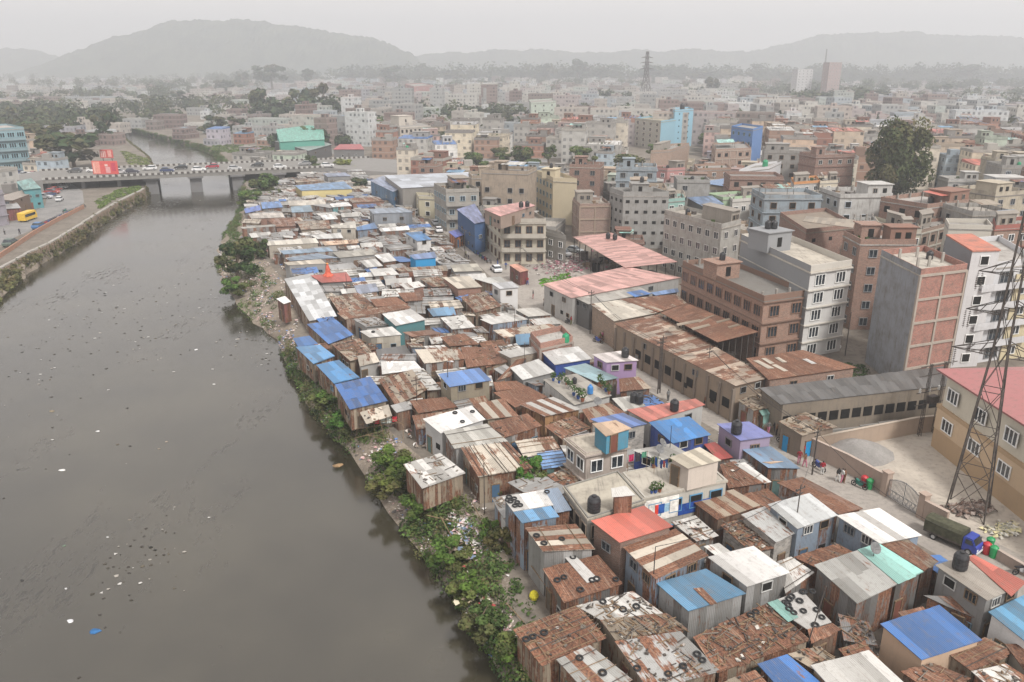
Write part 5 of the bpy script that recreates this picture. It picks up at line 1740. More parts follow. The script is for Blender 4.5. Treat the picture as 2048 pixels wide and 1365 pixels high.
occupy([p.xy for p in _c] + [p.xy for p in reversed(_l)])
shk0 = list(SHACKS)


def near_names(x, y, lst, n=1):
    best = sorted(lst, key=lambda r: (r[0].location.x - x) ** 2 + (r[0].location.y - y) ** 2)[:n]
    return best


minx, maxx = min(p.x for p in SETT), max(p.x for p in SETT)
miny, maxy = min(p.y for p in SETT), max(p.y for p in SETT)
yy = miny
tries = 0
cands = []
while yy < maxy:
    xx = minx
    while xx < maxx:
        cands.append((xx + R.uniform(-.8, .8), yy + R.uniform(-.8, .8)))
        xx += 2.4
    yy += 2.4
R.shuffle(cands)
for size in ((5.2, 3.9), (4.0, 3.0), (2.9, 2.3), (2.1, 1.7)):
    for x, y in cands:
        if not inpoly(x, y, SETT2) or not (0 <= int(x - OX) < OW) or OCC[int(y - OY) * OW + int(x - OX)]:
            continue
        ns = min(shk0, key=lambda s_: (s_[0].location.x - x) ** 2 + (s_[0].location.y - y) ** 2)[1]
        ang = math.atan2(ns[1].y - ns[0].y, ns[1].x - ns[0].x) + R.uniform(-.06, .06)
        ok = False
        for a_ in (ang, ang + math.pi / 2):
            w_, d_ = size[0] * R.uniform(.9, 1.15), size[1] * R.uniform(.9, 1.15)
            ux, uy = Vector((math.cos(a_), math.sin(a_))), Vector((-math.sin(a_), math.cos(a_)))
            c = Vector((x, y))
            q = [c - ux * w_ / 2 + uy * d_ / 2, c + ux * w_ / 2 + uy * d_ / 2, c + ux * w_ / 2 - uy * d_ / 2, c - ux * w_ / 2 - uy * d_ / 2]
            if freeness(q) > (.93 if size[0] > 2.5 else .85):
                ok = True
                break
        if not ok:
            continue
        pxx, pyy = proj((x, y, 2.5))
        if not (-60 < pxx < 2110 and pyy < 1440):
            continue
        col = R.choice(FCOL if y < 115 else FCOL[3:6] + FCOL[7:8] + FCOL[9:] + FCOL[10:14])
        wl = R.choice([('tin', 'grey'), ('tin', 'tan'), ('wood', 'brown'), ('plaster', 'pale'), ('brick', 'brick'), ('tin', 'bgrey'), ('block', 'conc')])
        hh = R.uniform(2.2, 2.8)
        FILL.append((col, wl, shack(0, None, hh, col[0], col[1], wl[0], wl[1], 'x', world=[tuple(p) for p in q], mess=R.uniform(.4, .8), var=.5,
                                    litter=R.choice([0, 0, 6, 14, 25]), bat=R.choice([0, 0, 0, 2, 3]), op=1 if size[0] > 4 else 0, name='shack' if size[0] > 3.5 else 'lean_to',
                                    cat='shack' if size[0] > 3.5 else 'lean-to')))
for col, wl, (root, q) in FILL:
    nb = near_names(root.location.x, root.location.y, [s for s in shk0 if 'label' in s[0]], 1)[0][0]
    t = nb['label'].split(' ')
    short = ' '.join(t[:6])
    while short.split(' ')[-1] in ('with', 'and', 'of', 'the', 'a', 'over', 'beside', 'in', 'to', 'under', 'next', 'before', 'behind', 'bold', 'its', 'below', 'between', 'along', 'patched'):
        short = ' '.join(short.split(' ')[:-1])
    root['label'] = 'low %s roof next to the %s' % (FNAME[col], short)
    root['group'] = 'small shacks filling the gaps of the settlement'

for root, q, lit in list(SHACKS):
    if lit:
        rubble(q, int(lit * 1.0), 'loose boards, stones and scrap lying on one roof')

ORD = 'first second third fourth fifth sixth seventh eighth ninth tenth eleventh twelfth thirteenth fourteenth'.split()
# ------------------------------------------------ the city: houses one by one, nearest first
PAL = [('cream', (.60, .53, .41)), ('white', (.66, .65, .62)), ('grey', (.42, .41, .385)), ('brick red', (.34, .18, .13)), ('tan', (.48, .39, .30)), ('pink', (.52, .37, .34)), ('brown', (.30, .19, .14)),
       ('pale blue', (.37, .44, .49)), ('beige', (.58, .52, .43)), ('pale green', (.45, .51, .42)), ('bare concrete', (.37, .355, .33)), ('dark brick', (.27, .13, .095)), ('peach', (.56, .43, .32)), ('lilac', (.41, .38, .43))]
NUMW = {1: 'one', 2: 'two', 3: 'three', 4: 'four', 5: 'five', 6: 'six'}
HOUSES = []


def city_house(x, y, ang, w_, d_, st, pal, style, detail):
    ux, uy = Vector((math.cos(ang), math.sin(ang))), Vector((-math.sin(ang), math.cos(ang)))
    c = Vector((x, y))
    # a = nearest corner, b to its right, c to its left
    A, B, Cc, D = c - ux * w_ / 2 - uy * d_ / 2, c + ux * w_ / 2 - uy * d_ / 2, c - ux * w_ / 2 + uy * d_ / 2, c + ux * w_ / 2 + uy * d_ / 2
    h = st * 2.9
    name, col = pal
    brick = 'brick' in name or (name == 'brown')
    if detail:
        r, q = block(None, None, None, h, 'brick' if brick else 'plaster', col, '', world=[A, B, Cc, D], storeys=st, nab=max(1, int(w_ / 3.2)), nac=max(1, int(d_ / 3.4)) if detail > 1 else 0,
                     style=R.choice(['framed', 'framed', 'plain', 'hole', 'triple']), fcol=R.choice([(.55, .54, .5), (.2, .12, .07), (.22, .2, .18), (.3, .3, .3), (.5, .55, .6)]), deck=R.choice([(.40, .38, .35), (.5, .46, .4), (.3, .28, .26), (.55, .52, .48)]),
                     parapet=.9, ledge=R.random() < .5, frame=(.46, .40, .34) if brick and R.random() < .6 else None, walpha=R.uniform(.5, .95), stair=(.3, .6, 3.2, 3) if R.random() < .6 else None,
                     skip=R.choice([0, 0, .2, .4]), name='brick_house' if brick else 'concrete_house', balc=1 if R.random() < .25 else 0)
    else:
        root = thing('city_house', '', 'house', (x, y, 0))
        m = MB()
        m.prism([A, B, D, Cc], 0, h, c=col, top=False)
        obj('wall', m.mesh('wall', 'city', root.location), root)
        m = MB()
        k = R.random()
        if k < .72:
            m.prism([p.xy for p in inset([Vector((*v, 0)) for v in (A, B, D, Cc)], -.15)], h - .1, h + .06)
            for i, (p, s_) in enumerate(((A, B), (B, D), (D, Cc), (Cc, A))):
                mid = (p + s_) / 2
                e = s_ - p
                m.box((mid.x, mid.y, h + .06), e.length, .2, .8, math.atan2(e.y, e.x))
            if R.random() < .7:
                m.box((x + R.uniform(-2, 2), y + R.uniform(-2, 2), h), 3.2, 3, 2.5, ang)
            cc = R.choice([(.42, .40, .37), (.5, .47, .42), col, (.3, .28, .26)])
            obj('roof', m.mesh('roof', 'plaster', root.location), root, col=cc, al=.5)
        else:
            q = [Vector((*v, h + .05)) for v in (Cc, D, B, A)]
            q[0].z += .8
            q[1].z += .8
            sheets(m, q, 'v', .2)
            m.prism([A, B, D, Cc], h - .1, [h, h, h + .75, h + .75], top=False)
            obj('roof', m.mesh('roof', 'tin', root.location), root, col=R.choice([C['sky'], C['rust'], C['pale'], C['grey'], C['salmon'], C['blue'], C['pale']]), al=R.choice([0, .1, .6]))
        r = root
    rooftop(r, A, B, D, Cc, h, col)
    HOUSES.append((r, name, st, 'brick' if brick else 'plastered', (x, y, h)))


# places kept clear of houses: trees, river margins, squares
def clear_px(s, z=0):
    occupy([P(*p).xy for p in s])


clear_px(((1700, 425), (1870, 425), (1860, 380), (1710, 380)))
clear_px(((920, 358), (1300, 376), (1300, 340), (920, 322)))
clear_px(((120, 345), (290, 345), (240, 262), (60, 262)))
clear_px(((640, 345), (730, 345), (720, 322), (640, 322)))
clear_px(((500, 330), (760, 310), (760, 292), (420, 292)))
clear_px(((500, 262), (700, 262), (690, 238), (480, 238)))
clear_px(((0, 470), (0, 600), (290, 400), (280, 345), (140, 345), (130, 420)))
clear_px(((-120, 600), (0, 600), (0, 470), (-120, 480)))
clear_px(((1100, 500), (1180, 500), (1180, 560), (1100, 560)))
clear_px(((1560, 690), (1710, 690), (1720, 760), (1560, 720)))
clear_px(((1930, 748), (2060, 748), (2110, 690), (1930, 690)))
clear_px(((1540, 712), (1700, 760), (1850, 775), (1850, 740), (1760, 690), (1620, 660)))
clear_px(((1490, 720), (1650, 745), (1650, 680), (1560, 640), (1490, 660)))
clear_px(((1860, 765), (2300, 830), (2300, 560), (2060, 575), (1925, 600)))
clear_px(((1250, 345), (1405, 345), (1400, 294), (1260, 294)))
clear_px(((470, 385), (610, 385), (610, 345), (470, 345)))
clear_px(((1440, 590), (1330, 520), (1440, 520), (1620, 600), (1640, 700), (1500, 720)))
occupy([P(800, 325).xy, P(1120, 325).xy, P(1120, 318).xy, P(800, 318).xy])

cand = []
y = 95.0
while y < 470:
    x = -300.0
    while x < 410:
        cand.append((x + R.uniform(-2.5, 2.5), y + R.uniform(-2.5, 2.5)))
        x += 5.0
    y += 5.0
R.shuffle(cand)
for rnd_, (w0, d0, cap) in enumerate(((12.5, 11.0, 170), (9.5, 8.5, 260), (7.0, 6.5, 330))):
    cnt = 0
    lst = sorted(cand, key=lambda p: p[1] + R.uniform(0, 200))
    for x, y in lst:
        pxx, pyy = proj((x, y, 0))
        if not (-80 < pxx < 2130) or pyy > 655:
            continue
        if inpoly(x, y, SETT2) or cnt >= cap:
            continue
        ang = rad(-14) + .5 * noise.noise(Vector((x * .006, y * .006, 4.2))) + R.uniform(-.05, .05)
        if R.random() < .1:
            ang += .4
        w_, d_ = w0 * R.uniform(.85, 1.2), d0 * R.uniform(.85, 1.2)
        ux, uy = Vector((math.cos(ang), math.sin(ang))), Vector((-math.sin(ang), math.cos(ang)))
        c = Vector((x, y))
        grow = 1.04
        q = [c + ux * w_ / 2 * a * grow + uy * d_ / 2 * b * grow for a, b in ((-1, -1), (1, -1), (1, 1), (-1, 1))]
        if freeness(q) < .985:
            continue
        occupy(q)
        # low near the road and the open ground, taller in the blocks behind
        near_road = pyy > 470 and pxx < 1500
        st = R.choice([2, 3, 3, 4, 4, 5, 5]) if not near_road else R.choice([1, 1, 2])
        if pxx < 720:
            st = R.choice([1, 2, 2, 3])
        if rnd_ == 2:
            st = max(1, st - 1)
        pal = R.choice(PAL + PAL[:7] + [PAL[8], PAL[10], PAL[11], PAL[2], PAL[10]])
        if 900 < pxx < 1560 and 330 < pyy < 430:
            st = min(st, 2)
        if 1660 < pxx < 1900 and 405 < pyy < 490:
            st = 1
        dist = math.hypot(x, y)
        city_house(x, y, ang, w_, d_, st, pal, 0, 2 if dist < 215 else (1 if dist < 300 else 0))
        cnt += 1

named = [m_ for m_ in MIDS if m_[1]]
KX = {}
for r, name, st, mat, p in HOUSES:
    nb = sorted(named, key=lambda t: (t[0].location.x - p[0]) ** 2 + (t[0].location.y - p[1]) ** 2)[0]
    short = ' '.join(nb[1].split(' ')[:5])
    while short.split(' ')[-1] in ('with', 'and', 'of', 'the', 'a', 'over', 'beside', 'in', 'to', 'from', 'behind', 'by', 'bare', 'flat', 'at', 'right', 'left', 'under', 'long', 'pale', 'blue', 'square', 'two', 'one'):
        short = ' '.join(short.split(' ')[:-1])
    sx, sy = proj(p)
    nx, ny = proj(nb[0].location)
    side = ('left of' if sx < nx - 12 else 'right of' if sx > nx + 12 else 'behind' if p[1] > nb[0].location.y else 'before')
    base = '%s %s-storey house %s the %s' % (name, NUMW[st], side, short)
    r['label'] = base
    KX[r.name] = sx
for h_ in HOUSES:
    h_[0]['group'] = 'houses of the city behind'
print('FILL', len(FILL), 'HOUSES', len(HOUSES), 'SHACKS', len(SHACKS))

# ------------------------------------------------ beyond: the roofs of the far city read as one mass
m = MB()
mt_ = MB()
rr = random.Random(5)
y = 455.0
nfar = 0
while y < 2700:
    stp = 19 + (y - 455) * .013
    x = -y * .72
    while x < y * .72:
        x += stp * rr.uniform(.85, 1.3)
        yj = y + rr.uniform(-5, 5)
        sx, sy = proj((x, yj, 0))
        if 235 < sx < 470 and sy > 248 and sx < 235 + (sy - 248) * 3.4:
            continue
        dn = noise.noise(Vector((x * .004, yj * .004, 1.0)))
        if dn > .22 or (y > 1300 and rr.random() < .45) or (sx < 560 and rr.random() < .3):
            continue
        st = rr.choice([2, 3, 4, 4, 5, 5, 6]) + (1 if (700 < sx < 1150 and 560 < y < 900) else 0) * rr.choice([0, 1, 2, 3])
        if sx < 600:
            st = rr.choice([1, 2, 2, 3])
        if sx > 1550 and y > 900:
            st = rr.choice([1, 1, 2])
        h = st * 2.9
        a = rad(-10) + .5 * noise.noise(Vector((x * .004, yj * .004, 7.0)))
        w_, d_ = rr.choice([rr.uniform(7, 11), rr.uniform(10, 17), rr.uniform(14, 30)]) * (1 + (y - 455) / 4000), rr.uniform(8, 15)
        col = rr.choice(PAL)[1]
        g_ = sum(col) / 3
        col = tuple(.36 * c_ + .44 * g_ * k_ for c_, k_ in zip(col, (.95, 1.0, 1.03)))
        ca, sa = math.cos(a), math.sin(a)
        q = [(x + ca * w_ / 2 * i - sa * d_ / 2 * j, yj + sa * w_ / 2 * i + ca * d_ / 2 * j) for i, j in ((-1, -1), (1, -1), (1, 1), (-1, 1))]
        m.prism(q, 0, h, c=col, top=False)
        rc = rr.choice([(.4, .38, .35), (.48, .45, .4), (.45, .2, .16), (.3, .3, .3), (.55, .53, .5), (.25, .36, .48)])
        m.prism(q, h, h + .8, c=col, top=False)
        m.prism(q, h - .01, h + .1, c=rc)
        if rr.random() < .5:
            m.box((x, yj, h), 3.2, 3.2, 2.6, a)
            for i in range(1, 7):
                m.c[-i] = col
        nfar += 1
    y += stp * 1.15
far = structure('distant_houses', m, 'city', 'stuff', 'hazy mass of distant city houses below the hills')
print('FAR', nfar)

# ================================================ TREES, BUSHES, UNDERGROWTH
def leaf_cards(m, c, r, n, size, rnd, tone=.5, wear=.0, flat=1.0, shell=.55):
    """n small leaf clumps spread through an ellipsoid of radii r round c"""
    for _ in range(n):
        while True:
            v = Vector((rnd.uniform(-1, 1), rnd.uniform(-1, 1), rnd.uniform(-1, 1)))
            if .01 < v.length < 1:
                break
        v = v.normalized() * (v.length ** shell)
        p = Vector(c) + Vector((v.x * r[0], v.y * r[1], v.z * r[2]))
        d = (v + Vector((rnd.uniform(-.9, .9), rnd.uniform(-.9, .9), rnd.uniform(-.3, 1.1)))).normalized()
        x = d.orthogonal().normalized()
        x.rotate(Matrix.Rotation(rnd.uniform(0, 6.28), 3, d))
        y = d.cross(x)
        s = size * rnd.uniform(.55, 1.3)
        t = min(1, max(0, tone + rnd.uniform(-.28, .28)))
        m.face([p - x * s * .5 - y * s * .32, p + x * s * .5 - y * s * .22, p + x * s * .42 + y * s * .34, p - x * s * .38 + y * s * .28], [(0, 0)] * 4, 0, t, wear + (rnd.random() < .12) * .3)


def crown_mesh(seed, nblob, ncard, size, shape='round'):
    """unit crown: radius about 1, height -1..1"""
    rnd = random.Random(seed)
    m = MB()
    for i in range(nblob):
        a = rnd.uniform(0, 6.28)
        if shape == 'round':
            k = rnd.uniform(.25, .9)
            z = rnd.uniform(-.75, .78)
            k *= math.sqrt(max(.1, 1 - z * z))
            r = rnd.uniform(.18, .40)
        elif shape == 'cone':
            z = -0.9 + 1.8 * i / nblob
            k = rnd.uniform(0, .3) * (1 - (z + .9) / 1.9)
            r = .5 * (1 - (z + .9) / 2.1) + .08
        else:   # wide, layered
            z = rnd.choice([-.2, .15, .5, .7]) + rnd.uniform(-.1, .1)
            k = rnd.uniform(.1, .8)
            r = rnd.uniform(.22, .36)
        leaf_cards(m, (math.cos(a) * k, math.sin(a) * k, z), (r, r, r * (.8 if shape != 'cone' else 1.0)), ncard // nblob, size, rnd, rnd.uniform(.2, .8), rnd.choice([0, 0, 0, .15, .35]))
    return m.mesh('crown', 'leaf')


CROWNS = {'big': [crown_mesh(3, 60, 12000, .085)], 'round': [crown_mesh(s, 20, 2600, .17) for s in (11, 12, 13)],
          'far': [crown_mesh(s, 13, 650, .28) for s in (21, 22, 23, 24)], 'cone': [crown_mesh(31, 14, 900, .2, 'cone')],
          'wide': [crown_mesh(s, 16, 900, .22, 'wide') for s in (41, 42)], 'near': [crown_mesh(51, 18, 2600, .15), crown_mesh(52, 14, 2200, .15)]}


def trunk_mesh(seed):
    rnd = random.Random(seed)
    m = MB()
    pts = [Vector((0, 0, 0)), Vector((rnd.uniform(-.05, .05), rnd.uniform(-.05, .05), .4)), Vector((rnd.uniform(-.1, .1), rnd.uniform(-.1, .1), .75))]
    m.tube(pts[0], pts[1], .07, .05, 8)
    m.tube(pts[1], pts[2], .05, .03, 7)
    for i in range(6):
        a = i * 1.05 + rnd.random()
        s = lerp(pts[1], pts[2], rnd.random())
        e = s + Vector((math.cos(a) * .28, math.sin(a) * .28, rnd.uniform(.15, .35)))
        m.tube(s, e, .028, .008, 5)
    return m.mesh('trunk', 'bark')


TRUNKS = [trunk_mesh(1), trunk_mesh(2), trunk_mesh(3)]


def tree(x, y, h, w_, kind, label, col=(.07, .10, .045), z=0.0, low=.25, group='trees', name='tree', cat='tree', wpos=None):
    p = Vector(wpos) if wpos else P(x, y, z)
    root = thing(name, label, cat, p, group)
    ch = h * (1 - low)
    obj('trunk', R.choice(TRUNKS), root, (0, 0, 0), (0, 0, R.uniform(0, 6)), (h * .8, h * .8, h * .85))
    obj('crown', R.choice(CROWNS[kind]), root, (0, 0, h * low + ch / 2), (0, 0, R.uniform(0, 6.28)), (w_ / 2, w_ / 2, ch / 2), col, .3)
    return root


G1, G2, G3, G4 = (.055, .085, .035), (.07, .115, .04), (.085, .10, .045), (.04, .065, .035)
tree(1782, 414, 27, 19, 'big', 'huge dark green tree with reddish top rising among the houses', (.060, .078, .036), low=.08)
for i, (x, y, h, w_, c, l) in enumerate([
        (955, 348, 9, 11, G2, 'leafy green tree at the left end of the row behind the warehouse'), (1010, 345, 8, 9, G1, 'small green tree left of the tallest in the row behind the warehouse'),
        (1052, 352, 12, 12, G1, 'tallest dark green tree of the row behind the warehouse'), (1098, 330, 9, 7, G1, 'slender dark tree behind the row of trees'),
        (1165, 348, 11, 12, G2, 'round green tree before the cream tower'), (1265, 358, 10, 16, G3, 'broad green tree below the sky blue building'),
        (1420, 305, 10, 13, G2, 'green tree right of the sky blue building'), (925, 268, 14, 20, G3, 'pale green tree beside the cream hall'),
        (885, 300, 10, 14, G4, 'green tree right of the cream hall'), (752, 285, 14, 14, G2, 'yellow green tree left of the cream hall'),
        (628, 350, 8, 7, G1, 'small dark tree at the right bridge end'), (688, 348, 6, 10, (.16, .19, .05), 'low yellow green tree at the right bridge end'),
        (1000, 320, 6, 9, G3, 'low green tree behind the warehouse'), (1310, 320, 8, 9, G2, 'small tree left of the brick block')]):
    tree(x, y, h, w_, 'round', l, c)
for i, (x, y, h, w_, c, l) in enumerate([
        (150, 338, 16, 26, G4, 'wide dark tree left of the river bend'), (90, 300, 15, 26, G4, 'misty tree at the left bank'), (212, 290, 18, 15, G4, 'dense round tree on the left river bend'),
        (425, 268, 12, 18, G4, 'dark riverside tree upstream of the bridge'), (470, 268, 11, 14, G4, 'smaller riverside tree upstream of the bridge'),
        (528, 245, 26, 24, G4, 'tall dark tree left of the turquoise hall'), (600, 243, 26, 26, G4, 'tall leafy tree behind the turquoise hall'), (645, 240, 29, 24, (.07, .07, .04), 'tall brownish tree behind the turquoise hall'),
        (683, 205, 20, 12, G4, 'slim misty tree right of the tall brownish tree'), (1205, 205, 16, 24, G4, 'misty tree left of the far pylon'), (1250, 200, 14, 22, G3, 'misty low tree left of the far pylon'),
        (1425, 195, 28, 24, (.03, .05, .03), 'dark round tree on the skyline of the middle city'), (1390, 235, 12, 30, G3, 'spreading tree below the dark round tree'), (1455, 235, 12, 24, G4, 'second spreading tree below the dark round tree'),
        (1690, 215, 17, 44, G4, 'long dark grove tree behind the wide blue grey block'), (1640, 215, 16, 40, G4, 'left grove tree below the high blocks'), (1745, 205, 15, 40, G4, 'right grove tree below the high blocks'),
        (1880, 190, 16, 34, G4, 'misty tree at the right hillside'), (300, 215, 14, 22, G4, 'misty tree among the far left houses'), (355, 205, 14, 20, G4, 'second misty tree among the far left houses'),
        (1330, 190, 12, 30, G3, 'misty hedge like tree right of the far pylon')]):
    tree(x, y, h, w_, 'far', l, c, low=.1)
tree(1748, 285, 16, 7, 'cone', 'tall narrow conifer before the wide blue grey block', (.04, .06, .035), low=.05)
tree(1646, 305, 9, 5, 'cone', 'small dark conifer in the middle city', (.03, .045, .03), low=.05)
for x, y, h, w_, l in [(485, 172, 30, 30, 'pair left feathery tree on the misty skyline'), (545, 176, 44, 62, 'wide feathery tree on the misty skyline'), (618, 172, 36, 34, 'single feathery tree on the misty skyline'),
                       (455, 182, 20, 40, 'low dark round tree on the misty skyline'), (790, 168, 42, 60, 'broad tree behind the sky blue rooftop on the skyline'), (908, 160, 34, 60, 'misty broad tree right of centre on the skyline'),
                       (1095, 150, 50, 42, 'misty tall tree left of the twin skyline trees'), (1155, 152, 56, 60, 'largest misty tree of the centre skyline'), (1200, 152, 40, 40, 'misty tree right of the largest skyline tree'),
                       (1300, 145, 44, 70, 'misty tree behind the far pylon'), (1405, 150, 34, 80, 'misty spreading tree before the dark round one'), (1500, 155, 30, 60, 'faint spreading tree left of the high blocks'),
                       (1940, 140, 44, 90, 'faint large tree on the right skyline'), (1575, 150, 30, 50, 'faint tree beside the white high block'), (1015, 152, 30, 40, 'faint tree between skyline trees')]:
    p = P(x, y + 4)
    k = 1.0 if p.y < 2000 else 2000 / p.y
    p = Vector((p.x * k, p.y * k, 0))
    tree(0, 0, h, w_, 'far' if h % 4 else 'wide', l, (.035, .055, .035), low=.12, wpos=p, group='trees on the misty skyline')

# bushes and small trees of the near bank
NB = (.050, .105, .030)
tree(1062, 990, 4.6, 3.9, 'near', 'bright green small tree between the pole gridded roof and the blue strip roof', (.06, .14, .03), low=.05)
tree(478, 560, 9.0, 10.2, 'near', 'largest dark green bank bush jutting into the river', (.045, .08, .03), z=-1.5, low=.02, name='bush', cat='bush', group=None)
tree(512, 520, 6.2, 6.4, 'near', 'dark bush behind the largest bank bush', (.05, .08, .03), z=-.5, low=.02, name='bush', cat='bush', group=None)
tree(470, 590, 4.0, 5.5, 'near', 'brighter green banana like bush at the river edge', (.075, .14, .04), z=-2.4, low=.02, name='bush', cat='bush', group=None)
tree(527, 402, 9, 13, 'round', 'round green tree on the bank beside the bridge piers', (.06, .10, .035), z=-1, low=.02)
tree(505, 420, 6, 9, 'round', 'lower green bush on the bank beside the bridge piers', (.07, .13, .035), z=-1, low=.02, name='bush', cat='bush', group=None)
tree(715, 385, 5, 8, 'round', 'dark green bush behind the yellow hall', (.045, .07, .035), low=.02, name='bush', cat='bush', group=None)
for x, y, h, w_, l in [(790, 945, 3.4, 4.6, 'green bush at the foot of the bamboo frame'), (815, 985, 3.2, 4.8, 'spreading green bush beside the patchwork hut'), (770, 990, 2.6, 4.0, 'river edge bush below the patchwork hut'),
                       (1002, 1108, 3.0, 3.6, 'dark green bush beside the striped riverside shack'), (985, 1090, 2.6, 3.2, 'green bush left of the striped riverside shack'), (840, 1030, 2.6, 3.8, 'bush on the rubbish slope'),
                       (905, 1035, 1.8, 2.2, 'small green bush on the heap of rags'), (900, 1130, 2.8, 4.0, 'river edge bush below the fallen bamboo'), (935, 1200, 2.6, 3.6, 'green bush above the dark water'),
                       (965, 1270, 2.8, 3.8, 'bush below the rust roofed shack'), (1030, 1330, 2.6, 3.4, 'lowest bush at the picture foot'), (650, 815, 2.8, 4.4, 'bush under the third blue roof'),
                       (690, 860, 2.6, 4.2, 'bush under the largest blue roof'), (1000, 1000, 3.0, 2.6, 'upright green bush by the blue strip roof')]:
    tree(x, y, h, w_, 'near', l, (.05 + R.uniform(0, .03), .10 + R.uniform(-.02, .04), .03), z=-1.6 if x < 1000 else -.6, low=.0, name='bush', cat='bush', group='bushes on the river bank')


def undergrowth(name, grid, sel, dens, label, col, size=.26, wear=0.0, up=.35):
    rnd = random.Random(9)
    m = MB()
    for a, b in zip(grid, grid[1:]):
        L = (b[0] - a[0]).length
        W = (a[0] - a[-2]).length
        px, py = proj(a[0])
        k = sel(px, py)
        if k <= 0 or py > 1700 or py < -100:
            continue
        n = int(L * W * dens * k + rnd.random())
        for _ in range(n):
            u, v = rnd.random(), rnd.uniform(.08, .99) ** .7
            j = min(len(a) - 2, int(v * (len(a) - 2)))
            fv = v * (len(a) - 2) - j
            p = lerp(lerp(a[j], b[j], u), lerp(a[j + 1], b[j + 1], u), fv)
            if noise.noise(p * .16) < -.25:
                continue
            r = rnd.uniform(.4, 1.15)
            leaf_cards(m, p + Vector((0, 0, r * .3)), (r, r, r * rnd.uniform(.5, 1.0)), int(70 * r * r) + 16, size, rnd, rnd.uniform(.15, .85), rnd.choice([0, 0, .1, .5]) + wear)
    o = structure(name, m, 'leaf', 'stuff', label, col=col)
    o['category'] = name.replace('_', ' ')


def selR(px, py):
    if py > 730:
        return 1.0
    if py > 690:
        return .5
    if py > 600:
        return .06
    if py > 500:
        return .25
    return .45 if py > 330 else .5


undergrowth('undergrowth', GR, selR, .95, 'weeds and shrubs covering the near river bank', (.070, .120, .040))
undergrowth('undergrowth', GL, lambda x, y: 1.0 if y > 372 else .6, .35, 'brownish weeds hanging over the left embankment', (.085, .10, .045), size=.5, wear=.25)

# weeds hanging down the left embankment wall, in bunches
rnd = random.Random(14)
m = MB()
for a, b in zip(GL, GL[1:]):
    px, py = proj(a[0])
    if py < 375:
        continue
    L = (b[0] - a[0]).length
    for _ in range(int(L * 1.3)):
        u, v = rnd.random(), rnd.uniform(.05, .9)
        p = lerp(lerp(a[0], b[0], u), lerp(a[-2], b[-2], u), v)
        leaf_cards(m, p + Vector((.2, -.2, .3)), (.5, .5, rnd.uniform(.4, 1.1)), 16, .42, rnd, rnd.uniform(.1, .9), rnd.choice([.1, .5, .8]))
structure('ivy', m, 'leaf', 'stuff', 'brown and green weeds hanging down the left embankment wall', col=(.10, .12, .055))['category'] = 'weeds'


def grass_patch(poly, dens, label, col, size=.3, z=0.0):
    rnd = random.Random(3)
    m = MB()
    q = [P(*p, z) for p in poly]
    ctr = sum(q, Vector((0, 0, 0))) / len(q)
    x0, x1, y0, y1 = min(p.x for p in q), max(p.x for p in q), min(p.y for p in q), max(p.y for p in q)
    pl = [p.xy for p in q]
    for _ in range(int((x1 - x0) * (y1 - y0) * dens)):
        x, y = rnd.uniform(x0, x1), rnd.uniform(y0, y1)
        if inpoly(x, y, pl):
            leaf_cards(m, (x, y, z + .12), (.5, .5, .14), 14, size, rnd, rnd.uniform(.3, .8), 0)
    o = structure('grass', m, 'leaf', 'stuff', label, col=col)
    o['category'] = 'grass'


grass_patch([(1077, 562), (1140, 546), (1142, 560), (1082, 576)], 2.2, 'bright green grass patch behind the pink roofed shed', (.10, .24, .035))
grass_patch([(192, 402), (240, 378), (282, 372), (284, 380), (230, 400), (198, 420)], 1.1, 'green grass on the embankment beside the bridge', (.11, .16, .05), .5)
grass_patch([(1660, 735), (1710, 722), (1745, 745), (1700, 760)], 2.0, 'green weeds between the barrack and the slate grey wall', (.06, .10, .04))
grass_patch([(240, 300), (300, 320), (300, 345), (262, 335)], .35, 'pale grass along the left river bend', (.15, .18, .08), .8)
grass_patch([(420, 300), (520, 318), (640, 312), (560, 296), (430, 288)], .3, 'green verge on the far bank behind the bridge', (.10, .14, .06), .9)

